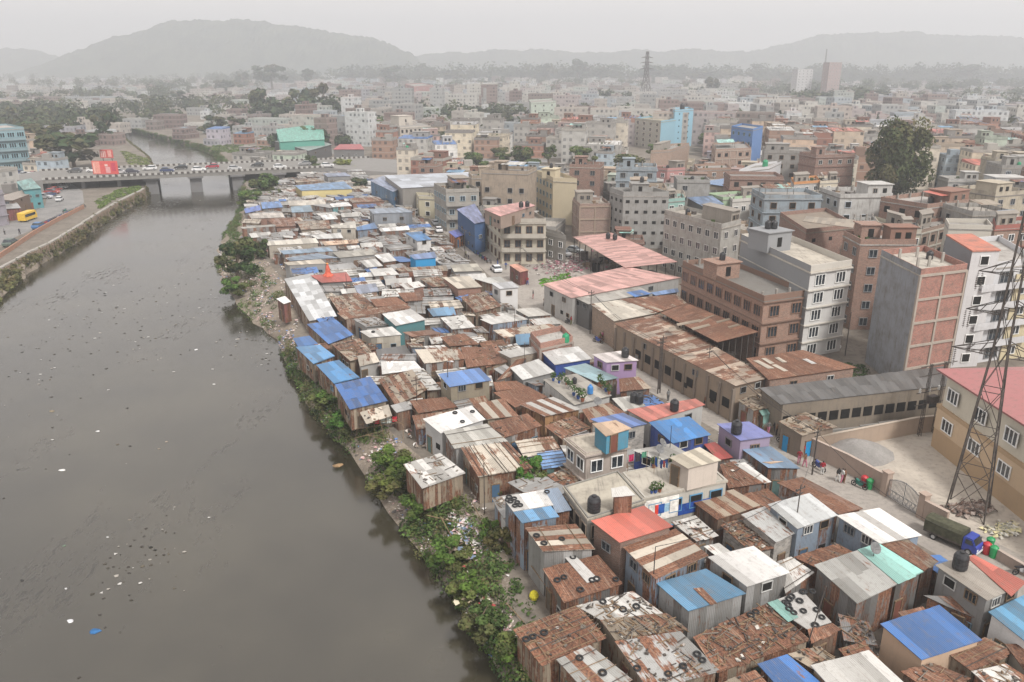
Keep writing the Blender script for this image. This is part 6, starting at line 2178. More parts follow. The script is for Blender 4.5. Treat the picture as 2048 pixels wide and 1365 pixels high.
# tree cover of the far city: crowns that run together in the mist
m = MB()
rnd = random.Random(77)
nt = 0
for _ in range(2600):
    y = rnd.uniform(470, 2500)
    x = rnd.uniform(-.7, .7) * y
    sx, sy = proj((x, y, 0))
    if 235 < sx < 460 and sy > 246:
        continue
    if noise.noise(Vector((x * .004, y * .004, 1.0))) < rnd.uniform(-.2, .4):
        continue
    h = rnd.uniform(7, 15) * (1 + max(0, y - 1000) / 1800)
    for k in range(3):
        leaf_cards(m, (x + rnd.uniform(-7, 7), y + rnd.uniform(-5, 5), h * .55), (rnd.uniform(4, 8), rnd.uniform(4, 7), h * .5), 34, 2.8, rnd, rnd.uniform(.1, .8), rnd.choice([0, .2]))
    nt += 1
for (x0, y0, x1, y1, n_, hh) in ((1470, 222, 1720, 214, 26, 15), (1560, 190, 2060, 176, 40, 16), (700, 162, 1480, 154, 190, 38), (1500, 152, 2080, 142, 130, 38), (420, 168, 720, 164, 40, 30), (860, 252, 1010, 250, 14, 12), (560, 296, 720, 292, 10, 9),
                                 (60, 262, 240, 262, 16, 12), (1380, 246, 1480, 246, 12, 12), (1180, 210, 1300, 208, 14, 13), (500, 250, 700, 250, 22, 16), (0, 232, 120, 226, 12, 12), (300, 180, 480, 186, 24, 16)):
    for i in range(n_):
        k = rnd.random()
        hk = hh
        hh = hk * rnd.uniform(.6, 1.35)
        p = P(x0 + (x1 - x0) * k + rnd.uniform(-4, 4), y0 + (y1 - y0) * k + rnd.uniform(-1, 1))
        if p.y > 2100:
            p = p * (2100 / p.y)
        for _k in range(2):
            leaf_cards(m, (p.x + rnd.uniform(-5, 5), p.y, hh * .5), (hh * .45, hh * .4, hh * rnd.uniform(.35, .6)), 80, 1.5 + hh * .085, rnd, rnd.uniform(.1, .7), 0)
        hh = hk
structure('distant_trees', m, 'leaf', 'stuff', 'trees scattered through the hazy far city', col=(.05, .07, .038))['category'] = 'trees'
grass_patch([(1010, 1090), (1060, 1200), (1100, 1290), (1080, 1310), (1010, 1230), (975, 1120)], 1.6, 'weeds on the bank top before the dark rust roof', (.06, .10, .035), .26)
grass_patch([(900, 985), (960, 1010), (990, 1080), (930, 1060)], 1.0, 'weeds and dry stalks behind the rag heap', (.08, .10, .045), .24)

# ================================================ THINGS ON ROOFS
def on_px(fr, s, z):
    x, y = fpts(fr, s)[0]
    return P(x, y, z)


tank(on_px(4, '640,895', 5.46), 'big black ribbed water tank on the sandy roof terrace', s=1.15)
tank(on_px(4, '697,458', 5.76), 'green water tank on the cream terrace house', 'green', .95)
tank(on_px(3, '990,524', 4.9), 'black water tank on the pink and lilac box house')
tank(on_px(3, '1325,888', 5.0), 'black water tank on the long brick red roof')
tank(on_px(4, '1612,362', 5.2), 'black water tank on the flat periwinkle roof', s=1.1)
tank(on_px(3, '1050,830', 3.42), 'left of two black tanks on the clean beige grey roof', s=.95)
tank(on_px(3, '1088,838', 3.42), 'right of two black tanks on the clean beige grey roof', s=.95)
tank(on_px(3, '585,425', 4.5), 'green water tank on the raw brick roof terrace', 'green', 1.0)
tank(on_px(7, '1250,592', 4.75), 'rough black tank on the roof with the red strip', s=1.1)
tank(on_px(16, '622,188', 12.5), 'left black tank on the pink rooftop storey')
tank(on_px(16, '664,184', 12.5), 'right black tank on the pink rooftop storey')
tank(on_px(16, '1215,400', 5.35), 'left black tank on the long pink shed roof')
tank(on_px(16, '1262,406', 5.35), 'right black tank on the long pink shed roof')
tank(on_px(3, '752,775', 3.5), 'blue plastic barrel among the potted plants', 'blue', 1.2)
tank(on_px(3, '645,705', 3.5), 'black tank standing in the plant terrace', s=.6)
tank(on_px(1, '1530,432', 4.75), 'small black tank on the white cottage with blue front roof', s=.7)
tank(on_px(3, '530,790', 0), 'black tank half hidden beside the plant terrace', s=1.0)


def block_tank(key, u, v, zadd, lab, kind='black', s=1.0):
    root, q = Q[key]
    p = lerp(lerp(q[0], q[1], u), lerp(q[3], q[2], u), v)
    tank(Vector((p.x, p.y, q[0].z + zadd)), lab, kind, s)


block_tank('white5', .09, .66, 3.45, 'left of two black tanks on top of the white five-storey house')
block_tank('white5', .22, .64, 3.45, 'right of two black tanks on top of the white five-storey house')
block_tank('brown', .25, .62, 2.85, 'black tank on the brown brick building', s=.95)
block_tank('sky2', .5, .5, .1, 'large black tank on the highest sky blue tower', s=2.6)
block_tank('wh22', .6, .5, .1, 'green tank on the rounded white house', 'green', 1.7)
block_tank('speck', .55, .5, 2.85, 'black tank on the bare grey block with tiny holes')
block_tank('cr15', .3, .4, .1, 'left black tank on the cream house near the brick tower', s=1.1)
block_tank('cr15', .7, .4, .1, 'right black tank on the cream house near the brick tower', s=1.1)
block_tank('br17', .3, .4, .1, 'black tank on the red edged brown brick house', s=1.1)
block_tank('tankh', .3, .4, .1, 'left dark tank on the grey house behind the brick tower')
block_tank('tankh', .75, .4, .1, 'right dark tank on the grey house behind the brick tower')
block_tank('wr', .1, .35, .1, 'first dark tank on the white building behind the lattice tower')
block_tank('wr', .22, .35, .1, 'second dark tank on the white building behind the lattice tower')
block_tank('row1', .5, .75, .1, 'black tank on the weathered whitish row building')
block_tank('tower', .75, .6, .1, 'black tank on the tall brick tower', s=.9)
block_tank('conc3', .7, .5, .1, 'black tank on the grey street house with round balconies', s=.95)
block_tank('cream', .3, .5, 2.85, 'dark tank on the tall cream building')
block_tank('pk20', .5, .5, .1, 'dark tank on the pink red pillared house')
block_tank('dbrick', .8, .2, .1, 'dark tank at the edge of the dark brick house')
ntk = 0
for r, name, st, mat, p in HOUSES:
    if math.hypot(p[0], p[1]) < 330 and R.random() < .5 and st > 1:
        d = Vector((R.uniform(-1.6, 1.6), R.uniform(-2.6, -.6), 0))
        kk = 'green' if R.random() < .08 else 'black'
        tank(Vector((p[0], p[1], p[2] + .08)) + d, '%s tank on the %s' % (kk, ' '.join(r['label'].replace(' from the left,', '').split(' ')[:13])), kk, R.uniform(.9, 1.2))
        ntk += 1

T1 = 'old tyre on the white and mint roof beside the brown leafy roof'
tyres(6, '1370,758 1430,757 1275,808 1345,820 1265,845 1275,875 1305,900 1370,888 1495,930 1450,985 1245,830 1290,790 1460,880', K['tyreroof'][1], T1)
tyres(6, '1050,893 1015,915', K['bigrust'][1], 'tyre at the pale edge of the brown leafy roof')
tyres(6, '655,1180 690,1220 560,1260 460,1312 250,1275', K['mess2'][1], 'loose tyre on the long grey roof with rust streaks')
tyres(6, '20,825 155,878 245,858', K['tarp'][1], 'tyre on the white patched roof by the rubbish')
tyres(5, '870,120 905,130 880,150 925,155 910,178 945,175 860,140', K['tyreblue'][1], 'tyre in the heap on the tall white riverside roof')
tyres(5, '1125,85', K['tyreblue2'][1], 'single tyre on the blue strip roof')
tyres(5, '1055,380 1225,402 1105,432', K['cstripe'][1], 'dark tyre on the wavy striped riverside roof')
tyres(5, '1300,525 1430,680 1460,672 1350,745 1590,675 1195,680 1240,660', K['rusttarp'][1], 'tyre on the dark rust roof with white tarpaulin')
tyres(5, '1030,1062 985,1080 1105,1035', K['rustbamboo'][1], 'tyre on the rust roof with thin poles')
tyres(5, '1345,1205 1500,1305', K['mess3'][1], 'tyre on the grey and rust roof at the picture foot')
tyres(2, '748,100', K['sh64'][1], 'tyre on the pale roof of the cream tin shack')
tyres(2, '1405,750 1465,820 1545,740', K['white74'][1], 'tyre on the white panelled roof')
tyres(7, '190,760 260,755', K['tyreroof'][1], T1)


def dish(p, lab, rot=0.3):
    root = thing('satellite_dish', lab, 'satellite dish', p, rot=rot)
    m = MB()
    m.tube((0, 0, 0), (0, 0, .7), .03)
    obj('mast', m.mesh('mast', 'steel'), root)
    m = MB()
    m.lathe((0, 0, 0), [(0, 0), (.25, .03), (.45, .10), (.5, .14), (.46, .13), (.24, .05), (0, .02)], 14)
    obj('reflector', m.mesh('reflector', 'matt'), root, (0, 0, .75), (rad(50), 0, 0), col=(.18, .18, .18))
    m = MB()
    m.tube((0, -.1, .7), (0, -.55, .95), .015, n=4)
    obj('arm', m.mesh('arm', 'steel'), root)


dish(on_px(7, '670,515', 4.2), 'satellite dish on the turquoise roof patch')
dish(on_px(4, '1105,478', 4.7), 'satellite dish on the flat dusty grey roof', 1.0)
dish(on_px(3, '800,868', 3.4), 'satellite dish on the tan striped roof', .2)
dish(on_px(4, '1085,520', 4.7), 'second satellite dish on the flat dusty grey roof', .6)

# potted plants, laundry, buckets on the terraces
PC = [(.30, .12, .07), (.05, .1, .3), (.4, .38, .35)]


def pot_plant(p, lab, s=1.0):
    root = thing('potted_plant', lab, 'potted plant', p, 'potted plants on the terraces')
    m = MB()
    m.lathe((0, 0, 0), [(0, 0), (.13 * s, 0), (.19 * s, .3 * s), (0, .3 * s)], 10)
    obj('pot', m.mesh('pot', 'matt'), root, col=R.choice(PC))
    m = MB()
    leaf_cards(m, (0, 0, .75 * s), (.38 * s, .38 * s, .42 * s), 60, .2 * s, R, .5)
    obj('foliage', m.mesh('foliage', 'leaf'), root, col=(.05, .09, .035), al=.3)


for i, s in enumerate('560,690 590,715 540,705 610,745 640,790 670,812 860,762 880,780 840,745 700,830 500,690 820,720'.split()):
    pot_plant(on_px(3, s, 3.5), 'leafy potted plant on the terrace with the blue barrel', R.uniform(.9, 1.5))
for i, s in enumerate('1035,775 1060,770 1090,765 1180,585 1050,600 1070,590'.split()):
    pot_plant(on_px(4, s, 5.4), 'potted plant on the bright laundry terrace', R.uniform(.7, 1.1))


def cloth_line(p, q, lab, cols):
    root = thing('clothes_line', lab, 'clothes line', (p + q) / 2)
    o = root.location
    for a in (p, q):
        m = MB()
        m.tube(a - o, a - o + Vector((0, 0, 1.8)), .025, n=5)
        obj('post', m.mesh('post', 'wood'), root)
    m = MB()
    m.tube(p - o + Vector((0, 0, 1.75)), q - o + Vector((0, 0, 1.75)), .01, n=4)
    obj('line', m.mesh('line', 'steel'), root)
    n = len(cols)
    for i, c in enumerate(cols):
        a, b = lerp(p, q, (i + .12) / n) - o, lerp(p, q, (i + .88) / n) - o
        hh = R.uniform(.6, 1.1)
        m = MB()
        d = Vector((0, 0, 0))
        for k in range(4):
            s0, s1 = lerp(a, b, k / 4), lerp(a, b, (k + 1) / 4)
            w0, w1 = (k % 2) * .06, ((k + 1) % 2) * .06
            m.face([(s0.x, s0.y + w0, 1.76), (s1.x, s1.y + w1, 1.76), (s1.x, s1.y + w1 * 2, 1.76 - hh), (s0.x, s0.y + w0 * 2, 1.76 - hh)])
        obj('garment', m.mesh('garment', 'matt'), root, col=c)


cloth_line(on_px(4, '1050,640', 5.42), on_px(4, '1160,690', 5.42), 'line of blue, white and red laundry on the bright terrace', [(.03, .12, .4), (.7, .7, .72), (.05, .1, .3), (.5, .1, .08), (.08, .2, .4), (.6, .55, .5)])
cloth_line(on_px(4, '870,628', 5.42), on_px(4, '1000,600', 5.42), 'short line of dark laundry at the back of the bright terrace', [(.4, .03, .1), (.05, .05, .06), (.1, .3, .2)])
cloth_line(on_px(2, '760,900', .1), on_px(2, '950,880', .1), 'laundry with red cloths beside the bamboo frame', [(.6, .05, .08), (.5, .55, .5), (.55, .6, .56), (.6, .04, .06)])
cloth_line(on_px(2, '1450,1180', .1), on_px(2, '1530,1240', .1), 'lilac and blue laundry beside the pole gridded roof', [(.3, .2, .45), (.05, .12, .35), (.5, .42, .6)])

# sign panel of the terrace house wall
rt = NT_
e = Vector((qnt[1].x - qnt[0].x, qnt[1].y - qnt[0].y, 0)).normalized()
nrm = Vector((e.y, -e.x, 0))
m = MB()
base = Vector((qnt[0].x, qnt[0].y, 3.1)) + nrm * .05 - rt.location
for i, (x0, x1, z0, z1, c_) in enumerate(((.0, 3.6, -.3, 1.9, 0),)):
    m.prism([(base + e * x0).xy, (base + e * x1).xy, (base + e * x1 + nrm * .08).xy, (base + e * x0 + nrm * .08).xy], base.z + z0, base.z + z1, bot=True)
pn = obj('painted_panel', m.mesh('painted_panel', 'matt'), rt, col=(.78, .75, .7))
m1, m2, m3 = MB(), MB(), MB()
for mm_, x0, x1, z0, z1 in ((m1, 1.1, 1.45, .35, 1.35), (m2, 1.45, 2.1, .4, 1.35), (m3, 2.1, 2.6, .45, 1.3)):
    mm_.prism([(base + e * x0 + nrm * .085).xy, (base + e * x1 + nrm * .085).xy, (base + e * x1 + nrm * .11).xy, (base + e * x0 + nrm * .11).xy], base.z + z0, base.z + z1, bot=True)
obj('red_emblem', m1.mesh('red_emblem', 'matt'), rt, col=(.7, .06, .04))
obj('blue_emblem', m2.mesh('blue_emblem', 'matt'), rt, col=(.03, .10, .35))
obj('sky_emblem', m3.mesh('sky_emblem', 'matt'), rt, col=(.35, .55, .7))
m = MB()
m.prism([(base + e * 3.65).xy, (base + e * 7.2).xy, (base + e * 7.2 + nrm * .06).xy, (base + e * 3.65 + nrm * .06).xy], base.z - .3, base.z + .8, bot=True)
obj('blue_dado', m.mesh('blue_dado', 'matt'), rt, col=(.02, .07, .30))

# ================================================ VEHICLES
def wheel_mesh(r, w_):
    m = MB()
    seg = 16
    prof = [(r * .55, -w_ / 2), (r * .95, -w_ / 2), (r, -w_ / 4), (r, w_ / 4), (r * .95, w_ / 2), (r * .55, w_ / 2)]
    m.lathe((0, 0, 0), prof, seg, 0)
    m.lathe((0, 0, 0), [(0, w_ / 2 - .02), (r * .55, w_ / 2 - .02)], seg, 1)
    m.lathe((0, 0, 0), [(r * .55, -w_ / 2 + .02), (0, -w_ / 2 + .02)], seg, 1)
    return m.mesh('wheel', ['rubber', 'frame'])


def loft(prof, halfw, mat, name, col=None, root=None, top=None):
    """side outline (x forward, z up) given a width that narrows towards the roof"""
    m = MB()
    n = len(prof)
    L = [Vector((x, hw, z)) for (x, z), hw in zip(prof, halfw)]
    Rr = [Vector((x, -hw, z)) for (x, z), hw in zip(prof, halfw)]
    for i in range(n):
        j = (i + 1) % n
        m.face([L[i], Rr[i], Rr[j], L[j]])
    m.face(L)
    m.face(list(reversed(Rr)))
    return obj(name, m.mesh(name, mat), root, col=col, al=0)


def make_car(kind='car'):
    root = thing('parked_car', 'proto', 'car', (0, 0, -60))
    W = .84
    loft([(-2.0, .35), (-2.05, .75), (-1.9, .98), (-1.0, 1.02), (.75, .98), (1.75, .82), (2.02, .6), (2.0, .35)], [W * .96, W, W, W, W, W * .95, W * .88, W * .9], 'paint', 'body', (.7, .7, .7), root)
    loft([(-1.75, .985), (-1.35, 1.42), (.15, 1.46), (.95, .98)], [W * .93, W * .76, W * .76, W * .93], 'glass', 'windows', None, root)
    loft([(-1.32, 1.425), (-1.2, 1.49), (.05, 1.50), (.2, 1.455)], [W * .78, W * .74, W * .74, W * .78], 'paint', 'cabin_roof', (.7, .7, .7), root)
    wm = wheel_mesh(.31, .2)
    for x in (-1.3, 1.28):
        for y in (-.76, .76):
            obj('wheel', wm, root, (x, y, .31), (rad(90), 0, 0), col=(.4, .4, .4))
    for y in (-.6, .6):
        m = MB()
        m.box((1.93, y, .62), .16, .3, .14)
        obj('headlight', m.mesh('headlight', 'frame'), root, col=(.8, .8, .78))
    return root


CAR = make_car()
PROTOS.append(CAR)


def car(x, y, to, label, col, z=0.0, group='cars on the roads', s=1.0):
    p, q = P(x, y, z), P(to[0], to[1], z)
    c = copy_tree(CAR, p, math.atan2(q.y - p.y, q.x - p.x), s, label, group)
    for ch in c.children:
        if ch.name.startswith(('body', 'cabin_roof')):
            ch.color = (*col, 0)
    return c


car(992, 543, (960, 515), 'white car parked at the street corner by the azure box house', (.75, .76, .77))
car(877, 464, (860, 445), 'white car in the street before the blue shop', (.75, .75, .75))
car(871, 450, (855, 435), 'silver car just beyond the white one in the street', (.5, .52, .54))
car(833, 428, (815, 414), 'small white car beside the orange stall', (.72, .72, .7))
car(793, 409, (780, 398), 'white car beside the warehouse wall', (.75, .75, .75))
car(778, 395, (765, 385), 'dark car beside the warehouse wall', (.06, .07, .09))
car(749, 372, (742, 362), 'white van like car at the far end of the street', (.72, .72, .7))
car(1655, 702, (1690, 695), 'white car parked below the white five-storey house', (.8, .8, .8))
car(1128, 512, (1160, 520), 'white car in the goods yard', (.7, .7, .7))
car(1150, 505, (1190, 512), 'grey car in the goods yard', (.3, .32, .33))
bc = [(265, 'dark', (.06, .06, .08)), (300, 'white', (.7, .7, .7)), (335, 'navy', (.05, .07, .15)), (362, 'black', (.04, .04, .04)), (398, 'white', (.75, .75, .75)), (425, 'crimson', (.35, .03, .05)), (470, 'silver', (.5, .5, .5)),
      (515, 'black', (.05, .05, .05)), (560, 'white', (.7, .7, .7)), (188, 'white', (.75, .75, .75)), (240, 'pale grey', (.55, .55, .55)), (610, 'grey', (.3, .3, .3)), (655, 'white', (.7, .7, .7)), (150, 'dark', (.1, .1, .1))]
for i, (x, nm, c) in enumerate(bc):
    lane = i % 2
    yb = 352 - (x - 110) * .032 - (5 if lane else 0)
    nb_ = ['over the leftmost pier', 'above the left bank', 'over the river', 'right of the billboard', 'near the right bank'][0 if x < 200 else 1 if x < 300 else 2 if x < 430 else 3 if x < 520 else 4]
    car(x, yb, (x + 40, yb - 1.2) if lane == 0 else (x - 40, yb + 1.2), '%s car on the bridge %s, number %s from its left end' % (nm, {'over the leftmost pier': 'at its left end', 'right of the billboard': 'over the river'}.get(nb_, nb_),
        ORD[min(13, sorted(b[0] for b in bc).index(x))]), c, z=4.0, group='cars crossing the bridge', s=1.25)


def make_truck():
    a, b = P(1853, 1066), P(1953, 1110)
    root = thing('truck', 'blue cab truck with olive canvas cover parked by the pink wall', 'truck', (a + b) / 2, rot=math.atan2((b - a).y, (b - a).x))
    root.scale = (.8, .8, .8)
    L = 6.0
    for nm, x, y, z, sx, sy, sz, mt_, c in (('chassis', 0, 0, .5, L * .96, 1.0, .22, 'steel', None), ('cargo_bed', -.75, 0, .72, 4.3, 1.95, .25, 'steel', None)):
        m = MB()
        m.box((x, y, z), sx, sy, sz)
        obj(nm, m.mesh(nm, mt_), root)
    m = MB()
    prof = [(-.98, .97), (-1.0, 2.15), (-.78, 2.5), (-.3, 2.62), (.3, 2.62), (.78, 2.5), (1.0, 2.15), (.98, .97)]
    xs = [-2.9, -1.85, -.75, .35, 1.4]
    for i in range(4):
        for (y0, z0), (y1, z1) in zip(prof, prof[1:]):
            s0 = 1 + .012 * (i % 2)
            s1 = 1 + .012 * ((i + 1) % 2)
            m.face([(xs[i], y0 * s0, z0), (xs[i + 1], y0 * s1, z0), (xs[i + 1], y1 * s1, z1), (xs[i], y1 * s0, z1)])
    m.face([(xs[0], y, z) for y, z in prof])
    m.face([(xs[-1], y, z) for y, z in reversed(prof)])
    obj('canvas_cover', m.mesh('canvas_cover', 'matt'), root, col=(.085, .085, .055))
    loft([(1.5, .45), (1.5, 2.05), (1.65, 2.15), (2.45, 2.1), (2.85, 1.4), (3.05, 1.25), (3.1, .5)], [.95, .93, .85, .85, .93, .93, .92], 'paint', 'cab', (.035, .06, .32), root)
    m = MB()
    m.face([(2.50, -.78, 2.02), (2.50, .78, 2.02), (2.86, .84, 1.42), (2.86, -.84, 1.42)])
    m.v = [v + Vector((.03, 0, .02)) for v in m.v]
    obj('windscreen', m.mesh('windscreen', 'glass'), root)
    for s_ in (-1, 1):
        m = MB()
        m.box((2.1, s_ * .92, 1.35), .7, .06, .55)
        obj('side_window', m.mesh('side_window', 'glass'), root)
        m = MB()
        m.box((3.06, s_ * .65, .78), .1, .28, .2)
        obj('headlight', m.mesh('headlight', 'frame'), root, col=(.8, .8, .75))
        m = MB()
        m.box((2.6, s_ * 1.12, 1.5), .05, .2, .3)
        obj('mirror', m.mesh('mirror', 'black'), root)
    m = MB()
    m.box((3.1, 0, .42), .12, 1.8, .25)
    obj('bumper', m.mesh('bumper', 'frame'), root, col=(.6, .6, .6))
    wm = wheel_mesh(.42, .26)
    for x in (-1.7, 2.25):
        for y in (-.85, .85):
            obj('wheel', wm, root, (x, y, .42), (rad(90), 0, 0), col=(.45, .45, .45))


make_truck()


def make_bus():
    a, b = P(40, 447), P(72, 436)
    root = thing('bus', 'yellow minibus on the left embankment road', 'bus', (a + b) / 2, rot=math.atan2((b - a).y, (b - a).x))
    m = MB()
    loft([(-3.2, .45), (-3.2, 2.5), (-3.0, 2.65), (2.7, 2.65), (3.1, 2.3), (3.3, 1.2), (3.3, .45)], [1.05, 1.02, .95, .95, 1.0, 1.05, 1.05], 'paint', 'body', (.72, .46, .05), root)
    for s_ in (-1, 1):
        m = MB()
        m.box((-.2, s_ * 1.03, 1.35), 5.4, .06, .75)
        obj('windows', m.mesh('windows', 'glass'), root)
    m = MB()
    m.box((3.2, 0, 1.35), .12, 1.8, .8)
    obj('windscreen', m.mesh('windscreen', 'glass'), root)
    wm = wheel_mesh(.45, .26)
    for x in (-2, 2.1):
        for y in (-.9, .9):
            obj('wheel', wm, root, (x, y, .45), (rad(90), 0, 0), col=(.45, .45, .45))


make_bus()
car(80, 457, (108, 447), 'blue pickup covered with sheets beside the parked motorcycles', (.06, .16, .34), group=None, s=1.2)
car(24, 492, (50, 480), 'dark olive vehicle at the left picture edge', (.10, .13, .11), group=None, s=1.3)
for x, y, l, c in ((120, 402, 'white', (.7, .7, .7)), (112, 380, 'grey', (.4, .4, .4)), (60, 352, 'white', (.7, .7, .7)), (20, 356, 'black', (.06, .06, .06))):
    car(x, y, (x + 10, y - 6), '%s car on the road at the left bridge end' % l, c)


def make_moto():
    root = thing('motorcycle', 'proto', 'motorcycle', (0, 0, -60))
    rot = Matrix.Rotation(math.pi / 2, 3, 'X')
    for x in (-.62, .65):
        m = MB()
        m.torus((0, 0, 0), .26, .055, rot, 14, 6)
        m.tube((0, -.04, 0), (0, .04, 0), .09, n=8)
        obj('wheel', m.mesh('wheel', 'rubber'), root, (x, 0, .31))
    loft([(-.35, .45), (-.45, .72), (.1, .82), (.4, .95), (.5, .8), (.25, .38), (-.1, .3)], [.12, .11, .14, .1, .1, .13, .13], 'paint', 'body', (.05, .05, .06), root)
    m = MB()
    m.box((-.38, 0, .76), .75, .26, .09)
    obj('seat', m.mesh('seat', 'black'), root)
    m = MB()
    m.tube((.65, 0, .31), (.45, 0, 1.0), .04)
    m.tube((.45, -.33, 1.05), (.45, .33, 1.05), .025)
    m.tube((-.62, .08, .31), (-.1, .08, .4), .03)
    m.box((.56, 0, .84), .12, .16, .16)
    obj('handlebar', m.mesh('handlebar', 'steel'), root)
    return root


MOTO = make_moto()
PROTOS.append(MOTO)
MC = [(.05, .05, .06), (.3, .03, .03), (.04, .07, .25), (.35, .35, .36), (.02, .15, .12)]


def moto(x, y, ang, label, group, col=None):
    c = copy_tree(MOTO, P(x, y), ang, R.uniform(.95, 1.08), label, group)
    for ch in c.children:
        if ch.name.startswith('body'):
            ch.color = (*(col or R.choice(MC)), 0)


for i in range(17):
    k = i / 16
    moto(92 + 74 * k, 449 - 34 * k, .4 + R.uniform(-.15, .15), 'parked motorcycle in the row along the orange embankment wall', 'motorcycles parked along the embankment wall')
for i, (x, y) in enumerate([(952, 508), (957, 512), (962, 516), (967, 520), (972, 523), (978, 527), (948, 503)]):
    moto(x, y, 2.2 + R.uniform(-.2, .2), 'parked motorcycle in the row below the cream street house', 'motorcycles parked below the cream street house')
for x, y, l in ((915, 478, 'motorcycle by the violet awning stall'), (2044, 1150, 'motorcycle with blue load at the right picture edge'), (1492, 838, 'motorcycle in front of the junk shop'), (1120, 615, 'motorcycle at the gate of the pink shed'),
                (85, 400, 'motorcycle riding down the left road'), (130, 425, 'motorcycle riding past the parked row')):
    moto(x, y, R.uniform(0, 3), l, None)

# ================================================ PEOPLE
def body_mesh(stride, arms):
    me = bpy.data.meshes.new('body')
    J = {'pel': (0, 0, .95), 'wst': (0, .0, 1.12), 'chs': (0, 0, 1.34), 'nek': (0, 0, 1.50), 'hd0': (0, .02, 1.58), 'hd1': (0, .02, 1.70)}
    rr = {'pel': .15, 'wst': .13, 'chs': .15, 'nek': .06, 'hd0': .085, 'hd1': .085}
    E = [('pel', 'wst'), ('wst', 'chs'), ('chs', 'nek'), ('nek', 'hd0'), ('hd0', 'hd1')]
    for s, n in ((1, 'l'), (-1, 'r')):
        st = stride * s
        J['hip' + n] = (s * .10, 0, .88); rr['hip' + n] = .10
        J['kne' + n] = (s * .11, st * .18 + .03, .48); rr['kne' + n] = .065
        J['ank' + n] = (s * .11, st * .30, .08); rr['ank' + n] = .045
        J['toe' + n] = (s * .12, st * .30 + .17, .035); rr['toe' + n] = .035
        J['sho' + n] = (s * .19, 0, 1.43); rr['sho' + n] = .062
        J['elb' + n] = (s * .26, -st * .10, 1.15); rr['elb' + n] = .045
        J['wri' + n] = (s * .25, -st * .22 + arms, .93); rr['wri' + n] = .032
        J['hnd' + n] = (s * .24, -st * .24 + arms + .02, .84); rr['hnd' + n] = .036
        E += [('pel', 'hip' + n), ('hip' + n, 'kne' + n), ('kne' + n, 'ank' + n), ('ank' + n, 'toe' + n), ('chs', 'sho' + n), ('sho' + n, 'elb' + n), ('elb' + n, 'wri' + n), ('wri' + n, 'hnd' + n)]
    names = list(J)
    me.from_pydata([J[n] for n in names], [(names.index(a), names.index(b)) for a, b in E], [])
    o = bpy.data.objects.new('tmp', me)
    COL.objects.link(o)
    md = o.modifiers.new('s', 'SKIN')
    for i, n in enumerate(names):
        me.skin_vertices[0].data[i].radius = (rr[n], rr[n] * (.8 if n in ('chs', 'wst', 'pel') else 1))
    me.skin_vertices[0].data[0].use_root = True
    o.modifiers.new('u', 'SUBSURF').levels = 1
    dg = bpy.context.evaluated_depsgraph_get()
    ev = o.evaluated_get(dg)
    out = bpy.data.meshes.new_from_object(ev)
    bpy.data.objects.remove(o)
    out.name = 'body'
    out.materials.clear()
    out.materials.append(MT['skin'])
    # clothes: shells pushed out from the same surface
    def shell(nm, test, push):
        b = bmesh.new()
        b.from_mesh(out)
        b.normal_update()
        kill = [f for f in b.faces if not test(f.calc_center_median())]
        bmesh.ops.delete(b, geom=kill, context='FACES')
        for v in b.verts:
            v.co += v.normal * push
        m2 = bpy.data.meshes.new(nm)
        b.to_mesh(m2)
        b.free()
        m2.materials.append(MT['matt'])
        return m2
    shirt = shell('shirt', lambda c: (1.0 < c.z < 1.52 and abs(c.x) < .2) or (1.12 < c.z < 1.52), .018)
    trous = shell('trousers', lambda c: .12 < c.z < 1.06 and abs(c.x) < .2, .014)
    hair = shell('hair', lambda c: c.z > 1.64 or (c.z > 1.56 and c.y < -.01), .012)
    hair.materials.clear()
    hair.materials.append(MT['hair'])
    return out, shirt, trous, hair


BM = [body_mesh(.0, .03), body_mesh(.7, .0), body_mesh(-.6, .02)]


def person(x, y, lab, shirt, trous, pose=0, rot=0.0, z=0.0):
    root = thing('person', lab, 'person', P(x, y, z), rot=rot)
    b, s, t, h = BM[pose]
    bo = obj('body', b, root)
    for nm, me, c in (('shirt', s, shirt), ('trousers', t, trous), ('hair', h, None)):
        obj(nm, me, root, col=c)


person(1604, 914, 'person in bright red clothes walking by the courtyard corner', (.6, .03, .04), (.55, .04, .05), 1, 2.4)
person(1336, 803, 'person in grey standing in the road beyond the twin tanks', (.2, .2, .2), (.1, .1, .1), 0, .5)
person(1404, 806, 'person in black at the wall of the long roadside store', (.03, .03, .035), (.05, .05, .06), 0, 1.5)
person(1409, 815, 'person with brown top beside the one in black', (.2, .1, .06), (.04, .04, .05), 2, 1.2)
person(1112, 612, 'person in dark clothes crossing near the pink shed', (.05, .05, .06), (.03, .03, .03), 1, 1.0)
person(1100, 600, 'person in white shirt at the pink shed front', (.6, .6, .6), (.08, .08, .1), 0, 0)
person(890, 517, 'person in dark red top in the group at the street', (.25, .04, .04), (.03, .03, .03), 0, 0)
person(897, 513, 'person in blue top in the group at the street', (.05, .1, .3), (.03, .03, .04), 2, 1)
person(906, 514, 'person in black in the group at the street', (.03, .03, .03), (.04, .04, .05), 0, 2)
person(932, 516, 'person in olive shirt beside the street pole', (.2, .2, .08), (.05, .05, .05), 1, 2)
person(937, 519, 'person in white top beside the street pole', (.6, .6, .58), (.1, .1, .12), 0, 2)
person(1495, 832, 'person in pink at the junk shop', (.6, .2, .25), (.06, .06, .08), 0, 0)
person(1510, 838, 'person in pale shirt at the junk shop', (.5, .5, .48), (.08, .07, .06), 1, 1)
person(1482, 828, 'person in navy at the junk shop', (.04, .06, .15), (.03, .03, .03), 0, 1)
person(1437, 795, 'person in white walking along the long store', (.6, .6, .6), (.3, .28, .25), 2, 1)
